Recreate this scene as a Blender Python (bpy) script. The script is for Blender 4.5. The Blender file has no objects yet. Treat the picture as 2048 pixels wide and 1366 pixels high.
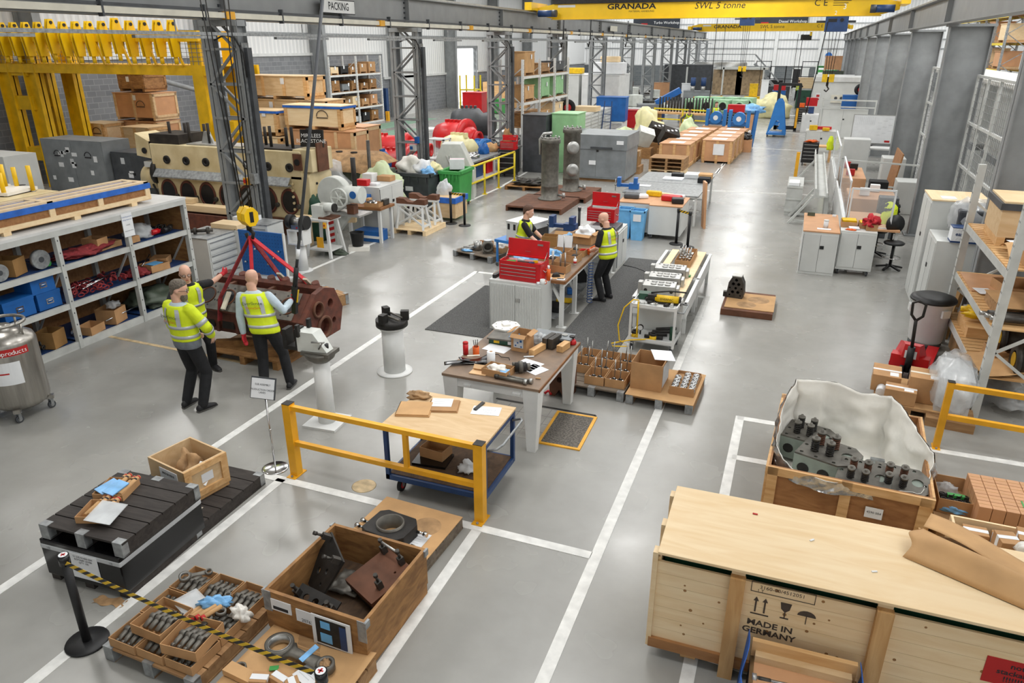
import bpy, bmesh, math, random
from mathutils import Vector, Matrix, Euler, noise
R=random.Random(7)
PI=math.pi
S=bpy.context.scene
COL=S.collection
# ---------------------------------------------------------------- camera
FPX,PIT,YAW,CH=1462.3,.3850,-.36675,4.65
cd=bpy.data.cameras.new('camera'); cam=bpy.data.objects.new('camera',cd); COL.objects.link(cam)
cam.location=(0,0,CH); cam.rotation_euler=(PI/2-PIT,0,-YAW)
cd.sensor_width=36; cd.lens=36*FPX/2048; cd.clip_end=400; cd.clip_start=.05
S.camera=cam
S.view_settings.view_transform='Standard'; S.view_settings.look='None'
S.view_settings.gamma=1; S.view_settings.use_curve_mapping=False
S.view_settings.exposure=0.16
S.cycles.use_denoising=True
S.cycles.max_bounces=6; S.cycles.diffuse_bounces=3; S.cycles.glossy_bounces=3; S.cycles.transparent_max_bounces=12
S.cycles.sample_clamp_indirect=4
# ---------------------------------------------------------------- world and lamps
W=bpy.data.worlds.new('sky'); S.world=W; W.use_nodes=True
W.node_tree.nodes['Background'].inputs[0].default_value=(.93,.97,1,1)
W.node_tree.nodes['Background'].inputs[1].default_value=1.0
def lamp(name,loc,sx,sy,e,col=(1,1,1),rot=(0,0,0)):
    l=bpy.data.lights.new(name,'AREA'); l.shape='RECTANGLE'; l.size=sx; l.size_y=sy; l.energy=e; l.color=col
    o=bpy.data.objects.new(name,l); o.location=loc; o.rotation_euler=rot; COL.objects.link(o); return o
ROOF=9.6
LP=.5
for x,y0 in ((-22,20),(-13.5,13),(-4.5,3),(4.5,-12),(13,-12)):
    lamp('rooflight',(x,(y0+101)/2,ROOF-.15),3.2,101-y0,4900*LP*(101-y0)/118,(.97,.985,1))
for x,y0 in ((-19.5,3.4),(-12.2,6.9),(-2.9,3.4),(5.5,6.9)):
    for k in range(8):
        lamp('highbay_lamp',(x,y0+7.1*k,8.6),1.3,1.3,300*LP,(1,.985,.96))
lamp('fill_lamp',(-4,-9,7),24,8,1100*LP,(1,.99,.97),(math.radians(-62),0,0))  # unseen fill lamp added behind the camera, not part of the roof
lamp('fill_lamp',(-6,84,9.2),38,4,4200*LP,(.97,.985,1),(math.radians(48),0,0))  # fill lamp added to brighten the back wall, tilted towards it
# ---------------------------------------------------------------- pixel of the floor (or of a level z) to a place in the hall
_cy,_sy,_cp,_sp=math.cos(YAW),math.sin(YAW),math.cos(PIT),math.sin(PIT)
FW=Vector((_sy*_cp,_cy*_cp,-_sp)); RT=Vector((_cy,-_sy,0)); UP=RT.cross(FW)
def at(px,py,z=0.):
    d=FW+RT*((px-1024)/FPX)-UP*((py-683)/FPX); t=(z-CH)/d.z
    return (d.x*t,d.y*t,z)
# ---------------------------------------------------------------- materials
def lin(h):
    h=h.lstrip('#'); o=[]
    for i in (0,2,4):
        c=int(h[i:i+2],16)/255; o.append(c/12.92 if c<=.04045 else ((c+.055)/1.055)**2.4)
    return (*o,1)
MATS={}
def mat(name,h,rough=.6,metal=0,var=.12,scale=6,bump=0,spec=.5,kind='noise',h2=None,trans=0,alpha=1,emit=0,stretch=(1,1,1),rand=.06):
    if name in MATS: return MATS[name]
    m=bpy.data.materials.new(name); m.use_nodes=True; nt=m.node_tree; N=nt.nodes; L=nt.links
    p=N['Principled BSDF']; c=lin(h)
    p.inputs['Roughness'].default_value=rough; p.inputs['Metallic'].default_value=metal
    p.inputs['Specular IOR Level'].default_value=spec
    tc=N.new('ShaderNodeTexCoord'); mp=N.new('ShaderNodeMapping'); mp.inputs['Scale'].default_value=stretch
    L.new(tc.outputs['Object'],mp.inputs['Vector'])
    if kind=='noise':
        t=N.new('ShaderNodeTexNoise'); t.inputs['Scale'].default_value=scale; t.inputs['Detail'].default_value=5
        fac=t.outputs['Fac']
    elif kind=='wood':
        t=N.new('ShaderNodeTexNoise'); t.inputs['Scale'].default_value=scale; t.inputs['Detail'].default_value=6; t.inputs['Distortion'].default_value=1.2
        fac=t.outputs['Fac']
    elif kind=='ribs':
        t=N.new('ShaderNodeTexWave'); t.inputs['Scale'].default_value=scale; fac=t.outputs['Fac']
    elif kind=='voro':
        t=N.new('ShaderNodeTexVoronoi'); t.inputs['Scale'].default_value=scale; fac=t.outputs['Distance']
    L.new(mp.outputs['Vector'],t.inputs['Vector'])
    r=N.new('ShaderNodeValToRGB'); L.new(fac,r.inputs[0])
    d=lin(h2) if h2 else tuple(max(0,x*(1-var*2)) for x in c[:3])+(1,)
    e=c if h2 else tuple(min(1,x*(1+var)) for x in c[:3])+(1,)
    r.color_ramp.elements[0].position=.3; r.color_ramp.elements[1].position=.68
    r.color_ramp.elements[0].color=d; r.color_ramp.elements[1].color=e
    out=r.outputs[0]
    if rand:
        oi=N.new('ShaderNodeObjectInfo'); mr=N.new('ShaderNodeMapRange'); mr.inputs['To Min'].default_value=1-rand; mr.inputs['To Max'].default_value=1+rand
        L.new(oi.outputs['Random'],mr.inputs['Value']); mx=N.new('ShaderNodeVectorMath'); mx.operation='SCALE'
        L.new(out,mx.inputs[0]); L.new(mr.outputs[0],mx.inputs['Scale']); out=mx.outputs[0]
    L.new(out,p.inputs['Base Color'])
    if bump:
        b=N.new('ShaderNodeBump'); b.inputs['Strength'].default_value=bump; b.inputs['Distance'].default_value=.02
        L.new(fac,b.inputs['Height']); L.new(b.outputs[0],p.inputs['Normal'])
    if trans: p.inputs['Transmission Weight'].default_value=trans; p.inputs['IOR'].default_value=1.1
    if alpha<1: p.inputs['Alpha'].default_value=alpha
    if emit: p.inputs['Emission Color'].default_value=c; p.inputs['Emission Strength'].default_value=emit
    MATS[name]=m; return m
M={}
def dm(k,*a,**kw): M[k]=mat(k,*a,**kw)
dm('steel_grey','#8d9091',.5,0,.08,3); dm('girder_grey','#8f9191',.5,0,.06,2,rand=.03)
dm('white_paint','#dcdddb',.45,0,.05,3); dm('line_paint','#e4e4e0',.5,0,.08,9,rand=0); dm('cream_paint','#dcd8c8',.5,0,.06,3)
dm('rack_paint','#c4c6c2',.5,0,.07,4); dm('cabinet_white','#cfd1ce',.45,0,.04,2); dm('cabinet_grey','#7f8487',.45,0,.1,3)
dm('dark_grey','#43464a',.5,0,.15,4); dm('black','#131315',.5,0,.2,8); dm('rubber','#19191a',.75,0,.2,12); dm('black_gloss','#101012',.16,0,.15,5)
dm('safety_yellow','#e8a81e',.45,0,.08,4); dm('crane_yellow','#f2c40c',.4,0,.04,2); dm('rail_yellow','#e9cf2a',.4,0,.06,4); dm('plug_yellow','#e3b80c',.5,0,.1,8)
dm('blue','#1b5fa8',.4,0,.08,4); dm('navy','#21406f',.45,0,.1,5); dm('sky_blue','#6fb4e6',.45,0,.08,6); dm('tarp_blue','#2a68c4',.5,0,.14,6,bump=.4); dm('frame_blue','#2a77c0',.4,0,.06,4)
dm('red','#c3141c',.35,0,.06,4); dm('glove_red','#c2202c',.7,0,.1,12); dm('pump_red','#c81e22',.35,0,.1,3); dm('strap_red','#8a2a2e',.8,0,.18,20); dm('orange','#e8641c',.6,0,.1,10)
dm('green','#3f9a4a',.45,0,.08,4); dm('pale_green','#8fbf8c',.45,0,.06,4); dm('dark_green','#1c4a36',.5,0,.1,6); dm('machine_green','#9ec7a2',.45,0,.06,4); dm('olive','#4c5648',.5,0,.15,4)
dm('cardboard','#b48a5e',.8,0,.08,5); dm('cardboard_dark','#96703f',.8,0,.1,5); dm('kraft','#c79d6c',.8,0,.07,4); dm('crumple','#b08c63',.8,0,.18,7,bump=.8)
dm('pine','#dcb480',.6,0,.1,1.6,kind='wood',h2='#c3935b',stretch=(1,6,9)); dm('pine_light','#f0d8b0',.55,0,.06,1.4,kind='wood',h2='#e6c798',stretch=(1,6,9))
dm('pine_y','#dcb480',.6,0,.1,1.6,kind='wood',h2='#c3935b',stretch=(6,1,9)); dm('pine_z','#d4aa74',.6,0,.1,1.6,kind='wood',h2='#b98a52',stretch=(7,7,1))
dm('ply','#dbbf96',.6,0,.1,2,kind='wood',h2='#cba97c',stretch=(1,4,4)); dm('ply_brown','#a9794a',.6,0,.1,3,kind='wood',h2='#8a5c34',stretch=(1,4,4))
dm('old_wood','#a67a48',.7,0,.2,2,kind='wood',h2='#7a5530',stretch=(2,2,6)); dm('old_wood_dark','#5d4630',.8,0,.2,3,kind='wood',h2='#3f2e20',stretch=(4,2,4))
dm('pallet_wood','#b08a5f',.8,0,.2,2,kind='wood',h2='#8a6642',stretch=(1,5,5)); dm('pallet_grey','#7d7162',.85,0,.2,3,kind='wood',h2='#5d5246',stretch=(1,5,5)); dm('pallet_black','#3a3430',.75,0,.2,3,kind='wood',h2='#27221f',stretch=(1,6,6))
dm('bench_top','#6b5a4c',.55,0,.2,4,h2='#8a735d'); dm('bench_edge','#8a5c34',.6,0,.15,4); dm('hardboard','#b98a66',.6,0,.08,3); dm('board_tan','#c9976d',.55,0,.06,3)
dm('rust','#6d3a2a',.75,0,.25,8,h2='#4a2a20',bump=.3); dm('rust_brown','#6f4630',.75,0,.2,5,h2='#543422'); dm('iron','#4d4a46',.5,.55,.2,10); dm('iron_dark','#2e2c2a',.55,.4,.2,12); dm('steel','#a9a9a6',.32,.85,.1,8); dm('chrome','#cfcfcf',.15,1,.03,4); dm('cast','#6d6a63',.5,.5,.18,8); dm('alu','#b9b9b6',.4,.7,.08,8); dm('galv','#9a9d9e',.45,.4,.18,14)
dm('cast_paint','#8f9a90',.5,.1,.1,6); dm('cream_machine','#dfcfa6',.5,0,.12,2.5,h2='#c4b083'); dm('gantry_yellow','#e6b50f',.45,0,.08,4); dm('machine_white','#d3d6d0',.4,0,.06,4); dm('soot','#2a241e',.8,0,.3,5)
dm('paper','#e6e8ea',.7,0,.03,5); dm('paper_grey','#c9ccce',.7,0,.05,5); dm('tape','#d9d2c0',.4,0,.05,6); dm('ink','#26262a',.8,0,0,5,rand=0); dm('ink_red','#b5201f',.7,0,0,5,rand=0); dm('ink_orange','#d9721c',.7,0,0,5,rand=0); dm('ink_white','#f0f0ee',.7,0,0,5,rand=0); dm('stencil','#4a3f36',.8,0,.1,20,rand=0)
dm('hivis','#d6e81c',.7,0,.06,9,rand=.03); dm('reflective','#b9bdc0',.35,.2,.05,10); dm('skin','#deae96',.55,0,.06,14,rand=.05); dm('hair_brown','#5a4032',.8,0,.25,60); dm('hair_grey','#6d6459',.8,0,.3,60); dm('black_cloth','#17181b',.85,0,.2,14); dm('grey_cloth','#6f757c',.85,0,.12,14); dm('shirt_blue','#c0d0da',.8,0,.06,10); dm('olive_cloth','#4a4d45',.85,0,.12,14); dm('shoe','#1f1f21',.6,0,.2,10); dm('sole','#4d4b47',.7,0,.1,10)
dm('film','#e8ebec',.16,0,.1,5,bump=.5,alpha=.42); dm('foil','#c4c4c4',.22,.9,.25,9,bump=1.0); dm('white_film','#efece4',.4,0,.06,3,bump=.5); dm('green_film','#cfdcb0',.35,0,.08,4,bump=.4); dm('yellow_film','#e3dcaa',.35,0,.08,4,bump=.4); dm('blue_film','#7db8ea',.35,0,.15,9,bump=.5); dm('brown_film','#a08a6c',.35,0,.2,5,bump=.6)
dm('acrylic','#e9eef0',.06,0,.02,3,alpha=.2); dm('acrylic_frame','#d9dddf',.2,0,.04,4)
dm('mesh_wire','#8a8c8c',.5,.2,.1,4); dm('mat_black','#565655',.85,0,.2,60,kind='voro',bump=.6); dm('mat_grey','#6b665f',.85,0,.2,40,kind='voro',bump=.5)
dm('stainless','#a5a19a',.3,.8,.1,3,stretch=(8,8,.6)); dm('banner','#2b3038',.7,0,.1,2); dm('daylight','#ffffff',.5,0,0,2,emit=2.2,rand=0); dm('screen','#b8cfe8',.3,0,0,2,emit=1.0,rand=0)
dm('flesh_wood','#e2b98a',.6,0,.08,3); dm('green_paint_line','#7fa08a',.6,0,.15,5); dm('tan_paint','#cdb58c',.6,0,.2,9)
# ---------------------------------------------------------------- mesh helpers
def rotm(rx=0,ry=0,rz=0): return Euler((rx,ry,rz)).to_matrix()
class B:
    def __init__(s,*mats):
        if mats and isinstance(mats[0],list): mats=mats[0]
        s.v=[];s.f=[];s.mi=[];s.sm=[];s.cur=0;s.mats=[];s.X=None;[s.m(k) for k in mats[::-1]];s.mats.reverse();s.cur=0
    def m(s,k):
        if k not in s.mats: s.mats.append(k)
        s.cur=s.mats.index(k); return s
    def xf(s,loc=(0,0,0),rot=(0,0,0)): s.X=Matrix.Translation(loc)@Euler(rot).to_matrix().to_4x4(); return s
    def no(s): s.X=None; return s
    def add(s,vs,fs,sm=False):
        n=len(s.v); X=s.X
        s.v+=[tuple(X@Vector(v)) for v in vs] if X else [tuple(v) for v in vs]
        for i,f in enumerate(fs):
            s.f.append([n+j for j in f]); s.mi.append(s.cur); s.sm.append(sm[i] if isinstance(sm,list) else sm)
        return s
    def box(s,c,d,rot=(0,0,0)):
        r=Euler(rot).to_matrix() if any(rot) else None; c=Vector(c); vs=[]
        for x in (-.5,.5):
            for y in (-.5,.5):
                for z in (-.5,.5):
                    p=Vector((x*d[0],y*d[1],z*d[2])); vs.append(c+(r@p if r else p))
        return s.add(vs,[(0,1,3,2),(4,6,7,5),(0,4,5,1),(2,3,7,6),(0,2,6,4),(1,5,7,3)])
    def bx(s,x0,x1,y0,y1,z0,z1): return s.box(((x0+x1)/2,(y0+y1)/2,(z0+z1)/2),(abs(x1-x0),abs(y1-y0),abs(z1-z0)))
    def bar(s,p,q,w,h=None,up=(0,0,1)):
        h=h or w; p=Vector(p);q=Vector(q);d=(q-p).normalized();u=Vector(up)
        if abs(d.dot(u))>.98: u=Vector((0,1,0))
        a=d.cross(u).normalized(); b=a.cross(d)
        vs=[e+a*(i*w/2)+b*(j*h/2) for e in (p,q) for i,j in ((-1,-1),(1,-1),(1,1),(-1,1))]
        return s.add(vs,[(3,2,1,0),(4,5,6,7),(0,1,5,4),(1,2,6,5),(2,3,7,6),(3,0,4,7)])
    def cyl(s,p,q,r,r2=None,n=14,cap=True):
        r2=r if r2 is None else r2; p=Vector(p);q=Vector(q);d=(q-p).normalized(); u=Vector((0,0,1)) if abs(d.z)<.9 else Vector((1,0,0))
        a=d.cross(u).normalized(); b=d.cross(a)
        vs=[];fs=[];sm=[]
        for e,rr in ((p,r),(q,r2)):
            for i in range(n):
                t=2*PI*i/n; vs.append(e+a*(rr*math.cos(t))+b*(rr*math.sin(t)))
        for i in range(n): fs.append((i,(i+1)%n,n+(i+1)%n,n+i)); sm.append(True)
        if cap: fs.append(tuple(range(n-1,-1,-1)));sm.append(False); fs.append(tuple(range(n,2*n)));sm.append(False)
        return s.add(vs,fs,sm)
    def tube(s,pts,r,n=7,taper=None,cap=True):
        pts=[Vector(p) for p in pts]; vs=[];fs=[]; k=len(pts); a=None
        for i,p in enumerate(pts):
            d=(pts[min(i+1,k-1)]-pts[max(i-1,0)]).normalized()
            if a is None:
                u=Vector((0,0,1)) if abs(d.z)<.9 else Vector((1,0,0)); a=d.cross(u).normalized()
            else:
                a=(a-d*a.dot(d)); a=a.normalized() if a.length>1e-5 else d.orthogonal().normalized()
            b=d.cross(a); rr=r if not taper else r*taper[i]
            if isinstance(r,(list,tuple)): rr=r[i]
            for j in range(n):
                t=2*PI*j/n; vs.append(p+a*(rr*math.cos(t))+b*(rr*math.sin(t)))
        for i in range(k-1):
            for j in range(n): fs.append((i*n+j,i*n+(j+1)%n,(i+1)*n+(j+1)%n,(i+1)*n+j))
        sm=[True]*len(fs)
        if cap: fs+= [tuple(range(n-1,-1,-1)),tuple(range((k-1)*n,k*n))]; sm+=[False,False]
        return s.add(vs,fs,sm)
    def lathe(s,prof,n=20,c=(0,0,0),rot=None,cap=True):
        rm=Euler(rot).to_matrix() if rot else None; c=Vector(c); vs=[];fs=[];sm=[]
        for r,z in prof:
            for j in range(n):
                t=2*PI*j/n; p=Vector((r*math.cos(t),r*math.sin(t),z)); vs.append(c+(rm@p if rm else p))
        k=len(prof)
        for i in range(k-1):
            for j in range(n): fs.append((i*n+j,i*n+(j+1)%n,(i+1)*n+(j+1)%n,(i+1)*n+j)); sm.append(True)
        if cap: fs+=[tuple(range(n-1,-1,-1)),tuple(range((k-1)*n,k*n))]; sm+=[False,False]
        return s.add(vs,fs,sm)
    def ring(s,c,ro,ri,h,n=22,rot=(0,0,0)):
        return s.lathe([(ri,-h/2),(ro,-h/2),(ro,h/2),(ri,h/2),(ri,-h/2)],n,c,rot,cap=False)
    def prism(s,poly,h,c=(0,0,0),rot=(0,0,0)):
        r=Euler(rot).to_matrix(); c=Vector(c); n=len(poly)
        vs=[c+r@Vector((x,y,z)) for z in (0,h) for x,y in poly]
        fs=[tuple(range(n-1,-1,-1)),tuple(range(n,2*n))]+[(i,(i+1)%n,n+(i+1)%n,n+i) for i in range(n)]
        return s.add(vs,fs)
    def plate(s,poly,holes,h,c=(0,0,0),rot=(0,0,0)):
        "flat plate with round holes (x,y,r)"
        bm=bmesh.new()
        def loop(pts):
            v=[bm.verts.new((x,y,0)) for x,y in pts]
            return [bm.edges.new((v[i],v[(i+1)%len(v)])) for i in range(len(v))]
        e=loop(poly)
        for x,y,r in holes: e+=loop([(x+r*math.cos(t*PI/7),y+r*math.sin(t*PI/7)) for t in range(14)])
        bmesh.ops.triangle_fill(bm,edges=e,use_beauty=True,normal=(0,0,1))
        g=bmesh.ops.extrude_face_region(bm,geom=bm.faces[:])
        bmesh.ops.translate(bm,vec=(0,0,h),verts=[v for v in g['geom'] if isinstance(v,bmesh.types.BMVert)])
        bmesh.ops.recalc_face_normals(bm,faces=bm.faces[:]); bm.verts.index_update()
        r=Euler(rot).to_matrix(); c=Vector(c)
        vs=[c+r@v.co for v in bm.verts]; fs=[[v.index for v in f.verts] for f in bm.faces]; bm.free()
        return s.add(vs,fs)
    def grid(s,fn,nu,nv,sm=True,th=0):
        "surface from fn(u,v), optionally thick"
        vs=[Vector(fn(i/nu,j/nv)) for i in range(nu+1) for j in range(nv+1)]; w=nv+1
        fs=[(i*w+j,(i+1)*w+j,(i+1)*w+j+1,i*w+j+1) for i in range(nu) for j in range(nv)]
        s.add(vs,fs,sm)
        if th: s.add([v-Vector((0,0,th)) for v in vs],[f[::-1] for f in fs],sm)
        return s
    def blob(s,c,d,n=10,amp=.15,fr=2.5,seed=0,flat=True):
        "lumpy bag or crumpled heap, flat base"
        c=Vector(c); vs=[];fs=[]; k=n+1
        for i in range(k):
            a=PI*i/n
            for j in range(2*n):
                t=PI*j/n; p=Vector((math.sin(a)*math.cos(t),math.sin(a)*math.sin(t),math.cos(a)))
                q=p*(1+amp*noise.noise(p*fr+Vector((seed*3.1,seed*1.7,seed)))*2)
                z=q.z*d[2]
                if flat: z=max(z,-d[2]*.55)
                vs.append(c+Vector((q.x*d[0],q.y*d[1],z)))
        w=2*n
        for i in range(n):
            for j in range(w): fs.append((i*w+j,(i+1)*w+j,(i+1)*w+(j+1)%w,i*w+(j+1)%w))
        return s.add(vs,fs,True)
    def loft(s,rings,n=16,cap=True):
        "rings: (center,(ax),(ay)) half-axis vectors"
        vs=[];fs=[]
        for c,a,b in rings:
            c=Vector(c);a=Vector(a);b=Vector(b)
            for j in range(n):
                t=2*PI*j/n; vs.append(c+a*math.cos(t)+b*math.sin(t))
        k=len(rings)
        for i in range(k-1):
            for j in range(n): fs.append((i*n+j,i*n+(j+1)%n,(i+1)*n+(j+1)%n,(i+1)*n+j))
        if cap: fs+=[tuple(range(n-1,-1,-1)),tuple(range((k-1)*n,k*n))]
        return s.add(vs,fs,True)
    def mesh(s,name):
        me=bpy.data.meshes.new(name); me.from_pydata(s.v,[],s.f)
        for k in s.mats: me.materials.append(M[k] if isinstance(k,str) else k)
        me.polygons.foreach_set('material_index',s.mi); me.polygons.foreach_set('use_smooth',s.sm); me.update(); return me
    def obj(s,name,mk=None,parent=None,loc=None,rz=None,rot=None,bev=0,label=None):
        if mk and not s.mats: s.mats=[mk]
        o=bpy.data.objects.new(name,s.mesh(name)); COL.objects.link(o)
        if parent: o.parent=parent
        if loc: o.location=loc
        if rz: o.rotation_euler=(0,0,rz)
        if rot: o.rotation_euler=rot
        if bev:
            b=o.modifiers.new('bevel','BEVEL'); b.width=bev; b.segments=2; b.limit_method='ANGLE'
        if label: o['label']=label
        return o
    def p(s,name,parent): return s.obj(name,None,parent)
    def thing(s,name,label,cat,group=None,loc=None,rz=None,rot=None,bev=0):
        return tag(s.obj(name,None,None,loc,rz,rot,bev),label,cat,group)
    def struct(s,name,**k):
        o=s.obj(name,**k); o['kind']='structure'; return o
def tag(o,label,cat,group=None):
    o['label']=label; o['category']=cat
    if group: o['group']=group
    return o
def T(name,label,cat,loc=(0,0,0),rz=0,group=None,rot=None):
    o=bpy.data.objects.new(name,None); COL.objects.link(o); o.empty_display_size=.1
    o.location=loc; o.rotation_euler=rot or (0,0,rz); return tag(o,label,cat,group)
def kids(o): return [c for c in bpy.data.objects if c.parent==o]
def dup(root,loc,rz=None,label=None,group=None,scale=None):
    KC={}
    for c in COL.objects:
        if c.parent: KC.setdefault(c.parent.name,[]).append(c)
    def cp(o,par):
        c=o.copy(); COL.objects.link(c)
        if par: c.parent=par
        for k in KC.get(o.name,[]): cp(k,c)
        return c
    r=cp(root,None); r.location=loc
    if rz is not None: r.rotation_euler=(0,0,rz)
    if label: r['label']=label
    if group: r['group']=group
    if scale: r.scale=scale
    return r
def text(s,size,mk,parent=None,loc=(0,0,0),rot=(0,0,0),name='lettering',align='CENTER',sx=1,shear=0,bold=0):
    cu=bpy.data.curves.new(name,'FONT'); cu.body=s; cu.size=size; cu.align_x=align; cu.align_y='CENTER'; cu.shear=shear; cu.offset=bold; cu.resolution_u=2
    o=bpy.data.objects.new(name,cu); me=bpy.data.meshes.new_from_object(o); bpy.data.objects.remove(o); bpy.data.curves.remove(cu)
    me.materials.clear(); me.materials.append(M[mk])
    o=bpy.data.objects.new(name,me); COL.objects.link(o); o.parent=parent; o.location=loc; o.rotation_euler=rot; o.scale=(sx,1,1); return o
# ================================================================ the hall
def concrete():
    m=bpy.data.materials.new('concrete'); m.use_nodes=True; nt=m.node_tree;N=nt.nodes;L=nt.links;p=N['Principled BSDF']
    tc=N.new('ShaderNodeTexCoord')
    def nz(sc,det,lo,hi,a,b,dist=0):
        t=N.new('ShaderNodeTexNoise'); t.inputs['Scale'].default_value=sc; t.inputs['Detail'].default_value=det; t.inputs['Distortion'].default_value=dist
        L.new(tc.outputs['Object'],t.inputs['Vector']); r=N.new('ShaderNodeMapRange'); r.inputs['From Min'].default_value=lo; r.inputs['From Max'].default_value=hi
        r.inputs['To Min'].default_value=a; r.inputs['To Max'].default_value=b; L.new(t.outputs['Fac'],r.inputs['Value']); return r.outputs[0]
    def mul(a,b):
        x=N.new('ShaderNodeMath'); x.operation='MULTIPLY'; L.new(a,x.inputs[0]); L.new(b,x.inputs[1]); return x.outputs[0]
    f=mul(mul(nz(.35,4,.3,.7,.86,1.08),nz(2.2,4,.25,.75,.94,1.05)),mul(nz(11,2,.25,.75,.985,1.015),nz(4,2,.3,.7,1.01,.97)))
    c=N.new('ShaderNodeVectorMath'); c.operation='SCALE'; c.inputs[0].default_value=lin('#9b9a95')[:3]; L.new(f,c.inputs['Scale'])
    L.new(c.outputs[0],p.inputs['Base Color']); L.new(nz(1.2,3,.25,.75,.19,.31),p.inputs['Roughness']); p.inputs['Specular IOR Level'].default_value=.42
    M['concrete']=m
concrete()
def blockwall(name,c1,c2,mo,axis):
    m=bpy.data.materials.new(name); m.use_nodes=True; nt=m.node_tree;N=nt.nodes;L=nt.links;p=N['Principled BSDF']; p.inputs['Roughness'].default_value=.85
    tc=N.new('ShaderNodeTexCoord'); sp=N.new('ShaderNodeSeparateXYZ'); cb=N.new('ShaderNodeCombineXYZ'); L.new(tc.outputs['Object'],sp.inputs[0])
    L.new(sp.outputs[axis],cb.inputs[0]); L.new(sp.outputs[2],cb.inputs[1])
    b=N.new('ShaderNodeTexBrick'); L.new(cb.outputs[0],b.inputs['Vector']); b.inputs['Scale'].default_value=1; b.inputs['Brick Width'].default_value=.45; b.inputs['Row Height'].default_value=.225; b.inputs['Mortar Size'].default_value=.012
    b.inputs['Color1'].default_value=lin(c1); b.inputs['Color2'].default_value=lin(c2); b.inputs['Mortar'].default_value=lin(mo); L.new(b.outputs[0],p.inputs['Base Color']); M[name]=m
blockwall('block_far','#6f7374','#63686a','#7c8081',0); blockwall('block_left','#85878a','#787a7e','#989a9b',1)
def cladding(name,axis):
    m=bpy.data.materials.new(name); m.use_nodes=True; nt=m.node_tree;N=nt.nodes;L=nt.links;p=N['Principled BSDF']; p.inputs['Roughness'].default_value=.5
    tc=N.new('ShaderNodeTexCoord'); sp=N.new('ShaderNodeSeparateXYZ'); L.new(tc.outputs['Object'],sp.inputs[0])
    a=N.new('ShaderNodeMath'); a.operation='MULTIPLY'; a.inputs[1].default_value=2*PI/.33; L.new(sp.outputs[axis],a.inputs[0])
    s=N.new('ShaderNodeMath'); s.operation='SINE'; L.new(a.outputs[0],s.inputs[0])
    r=N.new('ShaderNodeValToRGB'); L.new(s.outputs[0],r.inputs[0]); r.color_ramp.elements[0].position=0; r.color_ramp.elements[0].color=lin('#dfe0df'); r.color_ramp.elements[1].position=.5; r.color_ramp.elements[1].color=lin('#eeeeec')
    L.new(r.outputs[0],p.inputs['Base Color']); b=N.new('ShaderNodeBump'); b.inputs['Strength'].default_value=.5; b.inputs['Distance'].default_value=.03; L.new(s.outputs[0],b.inputs['Height']); L.new(b.outputs[0],p.inputs['Normal']); M[name]=m
cladding('clad_x',0); cladding('clad_y',1)
XL,XR,YF,YB=-27.,16.,96.,-12.
B('concrete').bx(XL-.2,XR+.2,YB-.2,YF+.2,-.2,0).struct('floor')
B('clad_x').bx(XL-.2,XR+.2,YB-.2,YF+.2,ROOF,ROOF+.2).struct('ceiling')
w=B('block_far').bx(XL,XR,YF,YF+.3,0,2.35).m('white_paint').bx(XL,XR,YF-.06,YF+.1,2.35,2.5).m('clad_x').bx(XL,XR,YF+.02,YF+.3,2.5,ROOF)
w.struct('wall_back')
DY0,DY1,DZ=57.6,61.8,4.4      # the bright open door in the left wall
w=B('block_left')
for y0,y1,zb in ((YB,46,4.1),(46,DY0,2.5),(DY1,YF,2.5)):
    w.m('block_left').bx(XL-.3,XL,y0,y1,0,zb).m('white_paint').bx(XL-.1,XL+.08,y0,y1,zb,zb+.15).m('clad_y').bx(XL-.3,XL-.02,y0,y1,zb+.15,ROOF)
w.m('clad_y').bx(XL-.3,XL-.02,DY0,DY1,DZ,ROOF)
w.struct('wall_left')
B('clad_y').bx(XR,XR+.2,YB,YF,0,ROOF).struct('wall_right')
B('clad_x').bx(XL,XR,YB-.2,YB,0,ROOF).struct('wall_front')
d=B('steel_grey').bx(XL-.3,XL+.05,DY0-.15,DY0,0,DZ).bx(XL-.3,XL+.05,DY1,DY1+.15,0,DZ).bx(XL-.3,XL+.05,DY0-.15,DY1+.15,DZ,DZ+.2).struct('door_1')
B('daylight').bx(XL-3.2,XL-3,DY0-6,DY1+6,-.2,8).struct('trim_9')     # hazy daylight outside the open door
# floor paint
f=B('line_paint'); LW=.11
def ln(x0,y0,x1,y1,w=LW,h=.004): f.bar((x0,y0,h/2),(x1,y1,h/2),w,h)
ln(-1.33,1.5,-1.33,14.33); ln(-1.38,14.27,-1.75,14.3); ln(-6.33,.5,-6.33,14.3); ln(-6.3,14.25,-5.75,14.25)
ln(-5.08,1.8,-5.08,5.8); ln(-5.35,5.8,-1.38,5.76); ln(-2.59,1.5,-2.59,5.72); ln(-.27,1.5,-.27,9.3); ln(-.3,9.25,1.9,9.25); ln(-.27,8.18,1.7,8.18); ln(1.9,9.24,4.6,9.24); ln(-.22,4.87,.9,4.78)
ln(-9.85,12.4,-9.75,16.4,.09); ln(-9.72,17,-9.7,24.5,.09); ln(-9.75,24.5,-10.1,29.5,.09); ln(-10.7,33,-10.3,52,.1)
for y in range(22,40,2): ln(-2.95,y,-2.95,y+1.3,.1)
ln(-3.4,26,1.6,26.6,.07); ln(-3,38.3,2,38.3,.1); ln(-3,46,2,46,.1); ln(-6,58,2.5,58,.6); ln(-2.9,30,-2.9,48,.08); ln(.4,44,.4,60,.08)
ln(-20,36.4,-26,46,.1); ln(-8,52,-8,70,.1)
f.struct('trim_1')
f=B('tan_paint'); ln(-10.66,8.44,-7.8,8.36,.07); f.struct('trim_2')
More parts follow.
